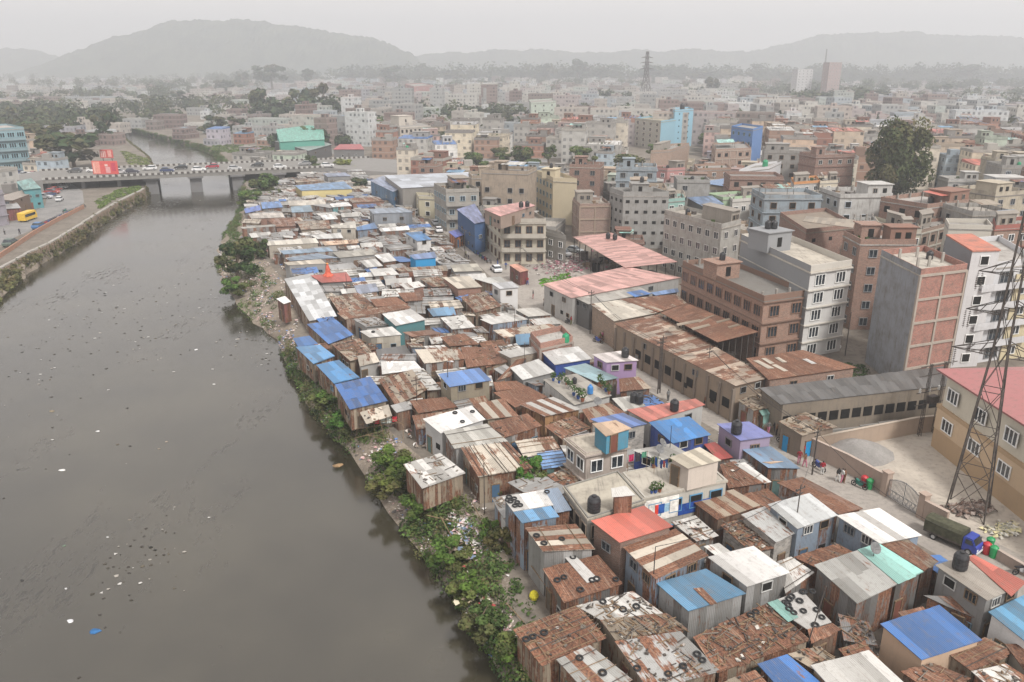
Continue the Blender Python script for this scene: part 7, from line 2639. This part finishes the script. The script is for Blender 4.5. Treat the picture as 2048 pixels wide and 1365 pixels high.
person(1548, 868, 'person in black in the road at the blue door hut', (.03, .03, .03), (.03, .03, .04), 1, .8)
person(1553, 872, 'person in brown in the road at the blue door hut', (.18, .1, .06), (.03, .03, .04), 0, .8)
person(40, 470, 'person in dark clothes walking the left road', (.05, .05, .07), (.03, .03, .03), 1, 0)
person(16, 450, 'person in brown at the left kerb', (.2, .1, .06), (.04, .04, .05), 0, 0)
person(855, 893, 'person in blue at the path end by the patchwork hut', (.05, .1, .3), (.04, .04, .06), 0, 0)
person(10, 470, 'person in grey at the left kerb', (.25, .25, .25), (.05, .05, .05), 0, 0)

# ================================================ STREET FURNITURE, POLES, TOWERS
def bin_(x, y, col, lab):
    root = thing('dustbin', lab, 'dustbin', P(x, y))
    m = MB()
    m.lathe((0, 0, 0), [(0, 0), (.28, 0), (.34, .9), (.36, .92), (.36, 1.0), (0, 1.0)], 14)
    obj('bin_body', m.mesh('bin_body', 'paint'), root, col=col)
    m = MB()
    m.lathe((0, 0, 1.0), [(.37, 0), (.37, .05), (.2, .2), (0, .24)], 14)
    obj('lid', m.mesh('lid', 'paint'), root, col=tuple(c * .8 for c in col))


bin_(1727, 972, (.55, .03, .04), 'red dustbin left of the iron gate')
bin_(1738, 978, (.02, .32, .10), 'green dustbin left of the iron gate')
bin_(1971, 1108, (.55, .03, .04), 'red dustbin behind the truck')
bin_(1985, 1115, (.02, .32, .10), 'green dustbin in front of the red one behind the truck')
bin_(1978, 1098, (.02, .30, .10), 'green dustbin touching the wall behind the truck')


def lattice_tower(base, side, h, rot, lab, waist=.55, top=.18, arms=(), name='lattice_tower', r=.06, wv=.33, cat='lattice tower', panels=9):
    root = thing(name, lab, cat, base, rot=rot)

    def corner(k, z):
        t = z / h
        if t < wv * 1.6:
            s = side * (1 - (1 - waist * .62) * t / (wv * 1.6))
        else:
            s = side * (waist * .62 + (top - waist * .62) * (t - wv * 1.6) / (1 - wv * 1.6))
        return Vector(((-1, 1, 1, -1)[k] * s / 2, (-1, -1, 1, 1)[k] * s / 2, z))
    zs = [h * (1 - (1 - i / panels) ** 1.25) if i else 0 for i in range(panels + 1)]
    for k in range(4):
        m = MB()
        for a, b in zip(zs, zs[1:]):
            m.tube(corner(k, a), corner(k, b), r, n=5)
        obj('leg', m.mesh('leg', 'steel'), root)
    for k in range(4):
        m = MB()
        j = (k + 1) % 4
        for a, b in zip(zs, zs[1:]):
            m.tube(corner(k, a), corner(j, b), r * .55, n=4)
            m.tube(corner(j, a), corner(k, b), r * .55, n=4)
            m.tube(corner(k, b), corner(j, b), r * .55, n=4)
        obj('bracing', m.mesh('bracing', 'steel'), root)
    for z, w_ in arms:
        for s in (-1, 1):
            m = MB()
            tip = Vector((s * w_, 0, z))
            kk = (0, 3) if s < 0 else (1, 2)
            for k in kk:
                m.tube(corner(k, z), tip, r * .7, n=4)
                m.tube(corner(k, z + 1.3), tip, r * .6, n=4)
                for t in (.3, .6):
                    m.tube(lerp(corner(k, z), tip, t), lerp(corner(k, z + 1.3), tip, t - .15), r * .45, n=4)
            for t in (.25, .5, .75):
                m.tube(lerp(corner(kk[0], z), tip, t), lerp(corner(kk[1], z), tip, t), r * .5, n=4)
            ao = obj('cross_arm', m.mesh('cross_arm', 'steel'), root)
            for dx in (0, .35):
                m = MB()
                q = tip - Vector((s * dx, 0, 0))
                m.tube(q, q - Vector((0, 0, 1.9)), .02, n=4)
                for i in range(9):
                    m.lathe(q - Vector((0, 0, .25 + i * .18)), [(0, .05), (.13, 0), (0, -.02)], 8)
                obj('insulator', m.mesh('insulator', 'steel'), ao)
    return root


tb = [P(1874, 1015), P(1931, 1046), P(1992, 1034), P(1937, 1003)]
tcc = sum(tb, Vector((0, 0, 0))) / 4
tside = ((tb[0] - tb[1]).length + (tb[2] - tb[1]).length) / 2
lattice_tower(tcc, tside, 33, math.atan2((tb[1] - tb[0]).y, (tb[1] - tb[0]).x) + .5, 'tall rusty steel lattice tower in the courtyard', arms=((16.6, 4.0), (20.5, 3.4), (24.2, 3.0)), r=.075)
p = P(1290, 204)
lattice_tower(p, 12, 58, .4, 'distant power line tower on the misty skyline', arms=((38, 10), (45, 9), (51, 8)), r=.42, panels=8)
p = P(1645, 172)
lattice_tower(p, 9, 76, .3, 'tall thin antenna mast beside the high blocks', waist=.4, top=.1, r=.45, panels=10, name='antenna_mast', cat='mast')


def hframe():
    a, b = P(1838, 872), P(1866, 866)
    root = thing('pole_frame', 'twin lattice pole frame with cross bars behind the courtyard wall', 'utility pole', (a + b) / 2)
    o = root.location
    H = 9.2
    for p_ in (a, b):
        m = MB()
        q = p_ - o
        for dx, dy in ((-.16, -.16), (.16, -.16), (.16, .16), (-.16, .16)):
            m.tube(q + Vector((dx, dy, 0)), q + Vector((dx * .6, dy * .6, H)), .035, n=4)
        for i in range(14):
            z0, z1 = H * i / 14, H * (i + 1) / 14
            s = 1 if i % 2 else -1
            m.tube(q + Vector((-.16 * s, -.16, z0)), q + Vector((.16 * s, -.16, z1)), .018, n=3)
            m.tube(q + Vector((-.16, -.16 * s, z0)), q + Vector((-.16, .16 * s, z1)), .018, n=3)
        obj('pole', m.mesh('pole', 'steel'), root)
    d = (b - a).normalized()
    for z in (H - .2, H - 1.4, H * .62, H * .45):
        m = MB()
        m.tube(a - o - d * 1.6 + Vector((0, 0, z)), b - o + d * 1.8 + Vector((0, 0, z)), .06, n=4)
        obj('cross_bar', m.mesh('cross_bar', 'steel'), root)
    for k in range(4):
        m = MB()
        q = lerp(a, b, -.5 + k * .66) - o
        m.lathe((q.x, q.y, H * .62), [(0, 0), (.16, .05), (.07, .15), (.16, .25), (.07, .35), (.14, .45), (0, .6)], 8)
        obj('insulator', m.mesh('insulator', 'matt'), root, col=(.6, .6, .58))
    m = MB()
    m.box((0, 0, H * .45), 1.2, .7, .9, math.atan2(d.y, d.x))
    obj('transformer', m.mesh('transformer', 'steel'), root)


hframe()
POLES = []


def pole(p, h, lab, arm=True, lean=(0, 0), r=.09, lamp=False, mat='steel', group='utility poles'):
    root = thing('utility_pole', lab, 'pole', p, group)
    m = MB()
    t = Vector((lean[0], lean[1], h))
    m.tube((0, 0, 0), t, r, r * .65, 7)
    obj('mast', m.mesh('mast', mat), root)
    if arm:
        m = MB()
        m.box((t.x, t.y, h - .5), 1.3, .08, .08, .6)
        m.box((t.x, t.y, h - 1.0), .9, .08, .08, .6)
        for s in (-.55, 0, .55):
            m.lathe((t.x + s * math.cos(.6), t.y + s * math.sin(.6), h - .42), [(.05, 0), (.06, .1), (0, .16)], 6)
        obj('cross_arm', m.mesh('cross_arm', mat), root)
    if lamp:
        m = MB()
        m.tube(t, t + Vector((.5, -.3, .15)), .03, n=5)
        m.box(t + Vector((.6, -.35, .1)), .4, .18, .09, -.5)
        obj('lamp', m.mesh('lamp', 'frame'), root, col=(.7, .7, .7))
    w_ = Vector(p) + t
    POLES.append(w_)
    return w_


pA = pole(on_px(3, '1212,778', 0), 7.8, 'left pole of the three beside the road beyond the twin tanks')
pB = pole(on_px(3, '1228,772', 0), 8.2, 'right pole of the three beside the road beyond the twin tanks')
pole(on_px(3, '1222,748', 0), 7.4, 'middle pole of the three beside the road beyond the twin tanks', arm=False)
pC = pole(P(1624, 950), 5.6, 'short pole with tangled wires at the pink wall corner')
pD = pole(on_px(3, '1545,760', 0), 6.6, 'thin pole at the end of the long roadside store', r=.07)
pE = pole(on_px(6, '358,690', 4.0), 3.2, 'black pole at the corner of the flat blue roof', arm=False, r=.05, mat='black')
pole(on_px(6, '1405,1095', 2.9), 4.4, 'leaning dark pole at the tyre covered roof', arm=False, lean=(.9, .5), r=.05)
pF = pole(on_px(7, '118,520', 0), 7.4, 'dark pole between the silver roofed building and the rusting silver roof', r=.07)
pole(on_px(2, '1350,560', 3.0), 3.8, 'lamp pole before the steel blue roof', arm=False, lamp=True, r=.06, mat='black')
pole(on_px(2, '1106,830', 0), 6.2, 'pole with wires beside the low dark red roof', r=.06)
pole(on_px(3, '302,690', 0), 5.6, 'thin pole beside the pale grey slab roof', arm=False, r=.05)
pG = pole(P(930, 524), 7.5, 'street pole by the group of people')
pH = pole(P(1040, 560), 7.5, 'street pole beside the salmon awning')
pole(on_px(5, '705,280', -1), 6.5, 'dark pole rising from the rags at the bank', arm=False, r=.06)
pI = pole(P(1180, 668), 7.5, 'street pole at the peeling cream roof')
pJ = pole(P(860, 430), 7.5, 'street pole before the deep blue shop')
pole(P(820, 398), 7.5, 'street pole beside the blue striped warehouse')
pole(P(1690, 712), 7.0, 'thin pole beside the slate grey wall', arm=False)
pole(P(700, 345), 8, 'street pole at the right end of the bridge')
pole(on_px(1, '1010,925', 0), 6.0, 'thin pole above the long brown sheet front', arm=False, r=.06)
pole(on_px(2, '1885,225', 0), 6.5, 'thin pole by the cream fluted roof', arm=False, r=.06)
pole(on_px(4, '1160,470', 4.5), 2.6, 'short pole behind the straw coloured upper room', arm=False, r=.04, mat='black')


def wire(a, b, sag, lab, r=.022):
    m = MB()
    a, b = Vector(a), Vector(b)
    n = 14
    pts = [lerp(a, b, i / n) - Vector((0, 0, sag * 4 * (i / n) * (1 - i / n))) for i in range(n + 1)]
    for i in range(n):
        m.tube(pts[i], pts[i + 1], r, n=4, cap=False)
    o = obj('overhead_cable', m.mesh('overhead_cable', 'black'))
    tag(o, lab, 'cable', 'overhead cables')


Z5 = Vector((0, 0, -.5))
chain = [pJ, pG, pH, pI, pA, pD, pC]
cn = ['the deep blue shop', 'the group of people', 'the salmon awning', 'the peeling cream roof', 'the twin tanks', 'the end of the long store', 'the pink wall corner']
for i in range(len(chain) - 1):
    for k in range(2):
        wire(chain[i] + Z5 + Vector((k * .5, k * .3, -k * .3)), chain[i + 1] + Z5 + Vector((k * .5, k * .3, -k * .3)), .7 + .5 * k, '%s cable from %s to %s' % (('upper', 'lower')[k], cn[i], cn[i + 1]), .028)
wire(pC + Z5, P(1900, 1062, 2.4), 1.2, 'long cable from the short pole along the road to the gate side wall')
wire(pC + Z5, pF + Z5, .8, 'cable crossing from the short pole to the dark pole among silver roofs')
wire(pF + Z5, pE, .8, 'cable from the dark pole to the black pole at the flat blue roof')

# embankment rail, billboards, stalls
mbw = MB()
wp = [P(*q) for q in ((-120, 590), (0, 517), (70, 469), (120, 441), (168, 417))]
rt_ = thing('boundary_wall', 'low orange brick parapet along the left embankment road', 'wall', wp[2])
for a, b in zip(wp, wp[1:]):
    mbw.box(((a + b) / 2), (b - a).length + .1, .3, 1.1, math.atan2((b - a).y, (b - a).x))
obj('wall_body', mbw.mesh('wall_body', 'brick', rt_.location), rt_, col=(.52, .24, .14), al=.2)
mbw = MB()
cp = [t for t in TL if 378 < proj(t)[1] < 700]
rt_ = thing('retaining_wall', 'pale coping and buttressed stone edge of the left embankment', 'wall', cp[len(cp) // 2])
for a, b in zip(cp, cp[1:]):
    mbw.box(((a + b) / 2), (b - a).length + .2, .8, .35, math.atan2((b - a).y, (b - a).x))
obj('coping', mbw.mesh('coping', 'plaster', rt_.location), rt_, col=(.55, .52, .47), al=.5)
mbw = MB()
for a, b in zip(cp, cp[1:]):
    d = (b - a).normalized()
    n = Vector((d.y, -d.x, 0))
    if n.x < 0:
        n = -n
    for t in (.0, .5):
        q = lerp(a, b, t) + n * .55
        mbw.box((q.x, q.y, WZ + .3), .45, .5, 3.0, math.atan2(d.y, d.x))
obj('buttress', mbw.mesh('buttress', 'plaster', rt_.location), rt_, col=(.34, .25, .18), al=.7)


def billboard(c, w_, z0, z1, lab, shapes, legs=2):
    root = thing('billboard', lab, 'billboard', Vector((c.x, c.y, 0)))
    m = MB()
    m.box((0, 0, z0), w_, .25, z1 - z0)
    bd = obj('panel', m.mesh('panel', 'paint'), root, col=(.62, .10, .09))
    for i in range(legs):
        m = MB()
        m.tube(((i / (legs - 1) - .5) * w_ * .7, .3, 0), ((i / (legs - 1) - .5) * w_ * .7, .3, z0 + .3), .16)
        obj('leg', m.mesh('leg', 'steel'), root)
    for i, (x0, x1, a0, a1, c_) in enumerate(shapes):
        m = MB()
        m.box(((x0 + x1) / 2 * w_, -.14 - .012 * i, z0 + a0 * (z1 - z0)), (x1 - x0) * w_, .03, (a1 - a0) * (z1 - z0))
        obj('printed_shape', m.mesh('printed_shape', 'paint'), bd, col=c_)


billboard(P(213, 352, 4), 9.2, 4.6, 9.3, 'large red advertising board at the left end of the bridge', [(-.47, -.2, .05, .95, (.72, .30, .24)), (-.44, -.4, .1, .8, (.8, .5, .42)), (.02, .2, .1, .55, (.7, .35, .35)), (.25, .42, .25, .85, (.5, .05, .09)), (.0, .12, .6, .75, (.75, .55, .5))])
billboard(P(217, 333, 0), 5.6, 3.6, 7.2, 'smaller red advertising board above the large one', [(-.42, -.34, .1, .85, (.8, .55, .5)), (-.28, -.2, .1, .85, (.8, .6, .55)), (-.14, -.06, .1, .85, (.75, .5, .45)), (.1, .38, .12, .9, (.8, .42, .36))])

# white cottage kiosk, awning stalls on the street
S(0, '897,464 915,459 928,470 911,476', 2.8, (.13, .16, .50), 0, 'tin', 'orange', 'street stall with violet blue awning and orange front', slope=.2, mess=.1)
S(0, '1018,530 1036,528 1058,541 1040,545', 3.0, (.70, .36, .27), 0, 'tin', 'maroon', 'stall with salmon awning beside the boundary hoarding', slope=.3, mess=.1)
# shrine spire
root = thing('shrine_spire', 'bright orange tapering spire on the small riverside shrine', 'spire', on_px(1, '875,722', 3.2))
m = MB()
m.lathe((0, 0, -.1), [(1.1, 0), (1.05, .2), (.7, .5), (.5, .9), (.42, 1.5), (.3, 2.0), (.14, 2.3), (.18, 2.4), (.08, 2.5), (0, 2.8)], 12, sx=1, sy=1)
obj('spire_body', m.mesh('spire_body', 'matt'), root, col=(.60, .13, .08))
m = MB()
m.lathe((0, 0, 2.3), [(.0, 0), (.25, .05), (.25, .15), (0, .2)], 10)
obj('finial', m.mesh('finial', 'matt'), root, col=(.75, .35, .1))

# sand heap, rubbish heaps
def heap(p, r, h, mat, label, name='sand_heap', col=None, seed=1):
    m = MB()
    n, k = 22, 7
    rings = []
    for j in range(k + 1):
        t = j / k
        rings.append([p + Vector((math.cos(6.283 * i / n) * r * (1 - t) * (1 + .18 * noise.noise(Vector((i * .7, j, seed)))), math.sin(6.283 * i / n) * r * (1 - t) * .8,
                                  -.05 + h * (t ** .8) + (.12 * noise.noise(Vector((i, j * .8, seed))) if 0 < j < k else 0))) for i in range(n)])
    for j in range(k):
        for i in range(n):
            m.face([rings[j][i], rings[j][(i + 1) % n], rings[j + 1][(i + 1) % n], rings[j + 1][i]])
    o = obj(name, m.mesh(name, mat), col=col)
    tag(o, label, name.replace('_', ' '))
    return o


heap(P(1708, 905), 4.6, 1.7, 'sand', 'grey heap of sand inside the courtyard wall')


def litter(name, pts_fn, n, label, pal, smin, smax, hmax=.12, cat='rubbish'):
    m = MB()
    rnd = random.Random(len(label))
    for _ in range(n):
        p = pts_fn(rnd)
        if p is None:
            continue
        s = rnd.uniform(smin, smax)
        c = rnd.choice(pal)
        k = 3 + rnd.randrange(3)
        a0 = rnd.uniform(0, 6.28)
        ring = [p + Vector((math.cos(a0 + 6.283 * i / k) * s * rnd.uniform(.5, 1), math.sin(a0 + 6.283 * i / k) * s * rnd.uniform(.4, .9), rnd.uniform(0, hmax))) for i in range(k)]
        topv = p + Vector((0, 0, rnd.uniform(.4, 1) * hmax))
        for i in range(k):
            m.face([ring[i], ring[(i + 1) % k], topv], [(0, 0)] * 3, 0, c=c)
    o = structure(name, m, MT['tinted'], 'stuff', label)
    o['category'] = cat
    return o


tn = NT('rubbish', .7, .3)
tn.col(tn.attr('tint')['Color'])
MT['tinted'] = tn.m
TP = [(.62, .60, .57), (.55, .5, .45), (.25, .2, .16), (.5, .3, .3), (.12, .2, .4), (.1, .09, .08), (.38, .33, .28), (.45, .42, .38), (.6, .45, .42), (.3, .26, .22)]


def bank_pt(lo, hi, v0, v1, extra=None):
    def f(rnd):
        for _ in range(40):
            i = rnd.randrange(len(GR) - 1)
            a, b = GR[i], GR[i + 1]
            py = proj(a[2])[1]
            if lo < py < hi:
                u, v = rnd.random(), rnd.uniform(v0, v1)
                j = min(len(a) - 3, int(v * (len(a) - 2)))
                fv = v * (len(a) - 2) - j
                p = lerp(lerp(a[j], b[j], u), lerp(a[j + 1], b[j + 1], u), fv)
                if noise.noise(p * .22 + Vector((5, 3, 1))) > rnd.uniform(-.3, .5):
                    return p + Vector((0, 0, .05))
        return None
    return f


litter('rubbish', bank_pt(700, 1500, .0, .99), 2600, 'plastic rags and rubbish strewn over the near bank', TP, .08, .34, .2)
litter('rubbish', bank_pt(480, 720, .0, .99), 1900, 'rubbish strewn over the sandy bank before the long silver roof', TP, .12, .4, .2)


def around(cx, cy, sx, sy, z=0.0):
    def f(rnd):
        return P(cx + rnd.gauss(0, sx), cy + rnd.gauss(0, sy), z)
    return f


litter('rubbish', around(965, 1060, 26, 22, -.6), 900, 'heap of rags and pale rubbish beside the fallen bamboo', [(.62, .58, .55), (.6, .4, .42), (.5, .48, .45), (.3, .25, .2), (.2, .25, .35)], .12, .42, .35)
litter('rubbish', around(985, 1165, 22, 20, -.8), 700, 'pale straw coloured rubble heap with red rags above the water', [(.5, .45, .33), (.45, .38, .25), (.35, .28, .2), (.4, .08, .07), (.6, .58, .5)], .12, .4, .3)
litter('rubbish', around(1940, 1020, 18, 6), 500, 'scrap metal heap at the foot of the lattice tower', [(.16, .11, .09), (.1, .08, .07), (.3, .25, .22), (.2, .13, .1)], .12, .5, .5)
litter('rubbish', around(2008, 1062, 14, 6), 300, 'pale yellow sacks heaped beside the lattice tower', [(.6, .55, .32), (.55, .5, .36), (.6, .58, .52), (.3, .3, .25)], .15, .45, .4)
litter('rubbish', around(1520, 880, 40, 8), 200, 'small rubbish scattered on the road edge', TP, .06, .2, .1)
litter('rubbish', around(1130, 530, 30, 10), 600, 'scrap strewn in the goods yard', [(.15, .1, .1), (.25, .2, .18), (.3, .1, .14), (.4, .38, .35)], .2, .6, .4)

# things adrift on the water
FP = [((300, 640), (70, 45), 420), ((245, 1080), (60, 75), 300), ((415, 470), (28, 40), 330), ((330, 600), (140, 60), 420), ((140, 860), (110, 120), 110), ((540, 700), (20, 40), 80), ((120, 690), (90, 60), 200),
      ((395, 330), (30, 10), 60), ((480, 640), (18, 40), 160), ((330, 415), (60, 12), 120)]
DP = [(.07, .062, .05), (.05, .045, .035), (.10, .085, .06), (.30, .28, .25), (.45, .44, .42), (.02, .02, .018), (.04, .035, .03), (.04, .035, .03)]
for i, ((cx, cy), (sx, sy), n) in enumerate(FP):
    fz = around(cx, cy, sx, sy, WZ + .01)

    def fw(rnd, fz=fz):
        p = fz(rnd)
        x, y = proj(p)
        return p if x < 1010 and noise.noise(Vector((p.x * .08, p.y * .03, 2))) > rnd.uniform(-.35, .3) else None
    litter('floating_litter', fw, int(n * .7), 'dark scum and litter drifting on the river', DP, .06, .30 if cy > 800 else .42, .05, 'litter')

FL = [(190, 1263, .75, (.04, .14, .32), 'blue plastic sack adrift near the bottom left'), (141, 1243, .5, (.7, .7, .72), 'white torn bag adrift left of the blue sack'), (124, 941, .55, (.7, .7, .68), 'white bag adrift in the left half of the river'),
      (104, 823, .6, (.25, .21, .15), 'brown bundle adrift near the left edge'), (196, 863, .4, (.7, .7, .7), 'small white bag below the brown bundle'), (392, 700, .45, (.7, .7, .7), 'white bag adrift before the sandy bank'),
      (428, 769, .35, (.6, .6, .58), 'pale scrap adrift before the four blue roofs'), (676, 931, 1.1, (.30, .20, .11), 'brown reed mat adrift close to the near bank'), (333, 884, .35, (.35, .3, .25), 'brown scrap in mid river'),
      (318, 898, .3, (.25, .22, .18), 'dark scrap in mid river'), (44, 1162, .3, (.05, .05, .05), 'black scrap adrift at the left edge'), (300, 1120, .3, (.3, .28, .25), 'brown scrap among the lower drifting litter'),
      (132, 1178, .22, (.6, .6, .6), 'pale fleck above the white torn bag'), (36, 940, .25, (.1, .1, .1), 'dark fleck at the left edge'), (100, 760, .3, (.12, .1, .08), 'dark scrap above the brown bundle'),
      (215, 1075, .22, (.6, .6, .6), 'white fleck in the lower drift'), (260, 1040, .3, (.2, .18, .15), 'brown scrap left in the lower drift'), (440, 680, .3, (.1, .09, .08), 'dark scrap before the sandy bank'),
      (129, 1092, .3, (.15, .2, .15), 'greenish scrap left of the lower drift')]
for i, (x, y, s, c, l) in enumerate(FL):
    m = MB()
    rnd = random.Random(i)
    n = 9
    top = [Vector((math.cos(6.283 * k / n) * s * rnd.uniform(.45, .7), math.sin(6.283 * k / n) * s * rnd.uniform(.25, .45), .04 + rnd.uniform(0, .12) * s)) for k in range(n)]
    bot = [Vector((v.x * 1.2, v.y * 1.2, -.05)) for v in top]
    for k in range(n):
        j = (k + 1) % n
        m.face([bot[k], bot[j], top[j], top[k]])
        m.face([top[k], top[j], Vector((0, 0, .2 * s))])
    o = obj('floating_rubbish', m.mesh('floating_rubbish', 'matt'), None, P(x, y, WZ), (0, 0, rnd.uniform(-.5, .5)), col=c)
    tag(o, l, 'rubbish', 'rubbish adrift on the river')

# bamboo
def bamboo(name, label, segs, cat='bamboo scaffold', r=.045):
    c = sum((a for a, b in segs), Vector((0, 0, 0))) / len(segs)
    root = thing(name, label, cat, c)
    for a, b in segs:
        m = MB()
        m.tube(a - c, b - c, r, r * .7, 6)
        obj('pole', m.mesh('pole', 'wood'), root)


g = lambda s, z: on_px(2, s, z)
bamboo('bamboo_scaffold', 'rickety bamboo frame jutting over the bank at the largest blue roof', [
    (g('600,1000', -2.8), g('640,740', 2.6)), (g('760,1040', -2.6), g('650,770', 2.2)), (g('850,990', -1), g('800,800', 2.2)), (g('600,880', 0), g('990,820', 1.8)), (g('570,800', .6), g('800,740', 2.4)),
    (g('690,920', .2), g('900,980', .2)), (g('600,950', -.6), g('840,890', 1.2)), (g('640,840', 1), g('960,800', 2)), (g('780,1060', -2.6), g('900,840', 1.6)), (g('990,960', 0), g('985,740', 2.6)), (g('880,790', 2.2), g('1000,850', 2)),
    (g('580,740', 2.3), g('640,1010', -2.9))])
g5 = lambda s, z: on_px(5, s, z)
for a, za, b, zb, l in (('410,250', .2, '600,600', -1.6, 'long bamboo pole fallen across the bank'), ('320,240', 0, '700,330', -.4, 'bamboo pole lying among the rags'), ('480,460', -.8, '690,370', -.2, 'thin pole propped on the rag heap'),
                        ('590,610', -1, '870,560', .2, 'pole edging the rubble heap'), ('630,620', -1, '760,790', -.8, 'pole lying down the rubble heap'), ('1020,580', 1.5, '1200,830', 1.0, 'pale plank leaning on the dark rust roof'),
                        ('850,830', .3, '970,960', .3, 'pair of planks beside the yellow bundle'), ('620,150', .5, '710,330', .2, 'pole upright among the rags'), ('900,1010', 2.9, '1350,840', 2.95, 'thin pole along the rust roof edge'),
                        ('970,980', 2.9, '1150,1230', 2.9, 'white pole across the rust roof with thin poles')):
    o_ = g5(a, za)
    m = MB()
    m.tube((0, 0, 0), g5(b, zb) - o_, .05, .035, 6)
    o = obj('bamboo_pole', m.mesh('bamboo_pole', 'wood'), None, o_)
    tag(o, l, 'pole', 'bamboo poles lying on the bank')
m = MB()
m.lathe((0, 0, 0), [(0, 0), (.35, .02), (.42, .3), (.3, .6), (.12, .75), (0, .78)], 9)
tag(obj('sack', m.mesh('sack', 'matt'), None, g5('1038,800', 0), col=(.75, .65, .05)), 'bright yellow sack below the dark rust roof', 'sack')
# ladders, rooftop posts of the brick tower
for k, (u, v) in enumerate(((.2, .3), (.45, .3), (.2, .75), (.6, .75), (.85, .4))):
    r_, q_ = Q['tower']
    p_ = lerp(lerp(q_[0], q_[1], u), lerp(q_[3], q_[2], u), v)
    m = MB()
    m.box((p_.x, p_.y, q_[0].z), .3, .3, 1.5)
    obj('starter_column', m.mesh('starter_column', 'plaster', r_.location), r_, col=(.5, .47, .42))

# people and motorbikes along the road, scrap in the alleys
CN = [('grey', (.2, .2, .2)), ('black', (.03, .03, .03)), ('white', (.6, .6, .58)), ('dark red', (.3, .03, .04)), ('blue', (.05, .1, .3)), ('brown', (.2, .1, .06)), ('olive', (.16, .16, .07)), ('pink', (.55, .2, .28))]
rnd = random.Random(31)
SPOT = [(1700, 975, 'the iron gate'), (1620, 935, 'the pink wall corner'), (1560, 885, 'the blue door hut'), (1500, 850, 'the junk shop'), (1430, 815, 'the end of the long store'), (1370, 780, 'the middle of the long store'),
        (1290, 735, 'the pilastered front of the long store'), (1215, 690, 'the peeling cream roof'), (1150, 650, 'the grey store'), (1090, 608, 'the pink shed corner'), (1035, 560, 'the salmon awning'), (990, 525, 'the street corner'),
        (930, 480, 'the violet awning'), (870, 420, 'the deep blue shop')]
for i in range(30):
    x, y, nm = SPOT[i % len(SPOT)]
    k = rnd.uniform(-1, 1)
    cn_, c_ = rnd.choice(CN)
    person(x + 26 * k, y + 14 * k + rnd.uniform(-5, 6), 'person in %s top on the road near %s' % (cn_, nm), c_, rnd.choice(CN)[1], rnd.randrange(3), rnd.uniform(0, 6.28))
for i in range(12):
    x, y, nm = SPOT[(i * 5 + 2) % len(SPOT)]
    moto(x + rnd.uniform(-22, 22), y + rnd.uniform(-6, 8), rnd.uniform(2.0, 2.6), 'motorcycle on the road near %s' % nm, 'motorcycles on the road')


def alley(rnd):
    for _ in range(60):
        x, y = rnd.uniform(minx, maxx), rnd.uniform(miny, maxy)
        if 0 <= int(x - OX) < OW and inpoly(x, y, SETT2) and not OCC[int(y - OY) * OW + int(x - OX)]:
            return Vector((x, y, .02))
    return None


litter('rubbish', alley, 4200, 'scrap, rags and sacks lying in the alleys between the shacks', TP + [(.12, .1, .08), (.2, .15, .1), (.25, .12, .08)], .12, .5, .45)

for i in range(16):
    x, y = ((18 + 27 * (i % 5), 352 - 2.2 * (i // 5)) if i < 10 else (92 + 7 * (i - 10), 398 - 5 * (i - 10)))
    nm, c = rnd.choice([('white', (.7, .7, .7)), ('black', (.05, .05, .06)), ('silver', (.45, .45, .46)), ('dark blue', (.05, .08, .2)), ('dull red', (.35, .06, .05))])
    car(x + rnd.uniform(-5, 5), y, (x + 20, y - 4 * (i % 2)), '%s car in the traffic at the left bridge end' % nm, c, s=rnd.uniform(1, 1.25))

drop_all(PROTOS)

# ================================================ one label for one thing
ORDS = 'first second third fourth fifth sixth seventh eighth ninth tenth eleventh twelfth thirteenth fourteenth fifteenth sixteenth seventeenth eighteenth nineteenth twentieth'.split()
ORDS += ['twenty-' + o for o in ORDS[:9]] + ['thirtieth']
by = {}
bpy.context.view_layer.update()
for o in bpy.data.objects:
    if o.parent is None and o.get('category') and o.get('label') and o.get('kind') is None:
        by.setdefault(o['label'], []).append(o)
for k, v in by.items():
    if len(v) > 1:
        v.sort(key=lambda o: proj(o.location)[0])
        ws = k.split(' ')
        while len(ws) > 13:
            ws.pop()
        k2 = ' '.join(ws)
        for i, o in enumerate(v):
            o['label'] = '%s, %s from left' % (k2, ORDS[min(i, len(ORDS) - 1)])
            if not o.get('group'):
                o['group'] = o['category'] + 's alike'
for o in bpy.data.objects:
    if o.parent is None and o.get('label') and len(o['label'].split()) > 16:
        o['label'] = ' '.join(o['label'].split()[:16])

# ================================================ AIR
mb = MB()
mb.prism([(-5200, -80), (5200, -80), (5200, 5200), (-5200, 5200)], -6, 300, bot=True)
hz = bpy.data.materials.new('haze')
hz.use_nodes = True
hz.node_tree.nodes.remove(hz.node_tree.nodes['Principled BSDF'])
pv = hz.node_tree.nodes.new('ShaderNodeVolumePrincipled')
pv.inputs['Color'].default_value = (.765, .80, .84, 1)
pv.inputs['Density'].default_value = HAZE
pv.inputs['Anisotropy'].default_value = 0.2
hz.node_tree.links.new(pv.outputs[0], hz.node_tree.nodes['Material Output'].inputs['Volume'])
MT['haze'] = hz
hzo = structure('haze', mb, 'haze', kind='stuff', label='thin pale grey haze over the city and river')
hzo['category'] = 'haze'
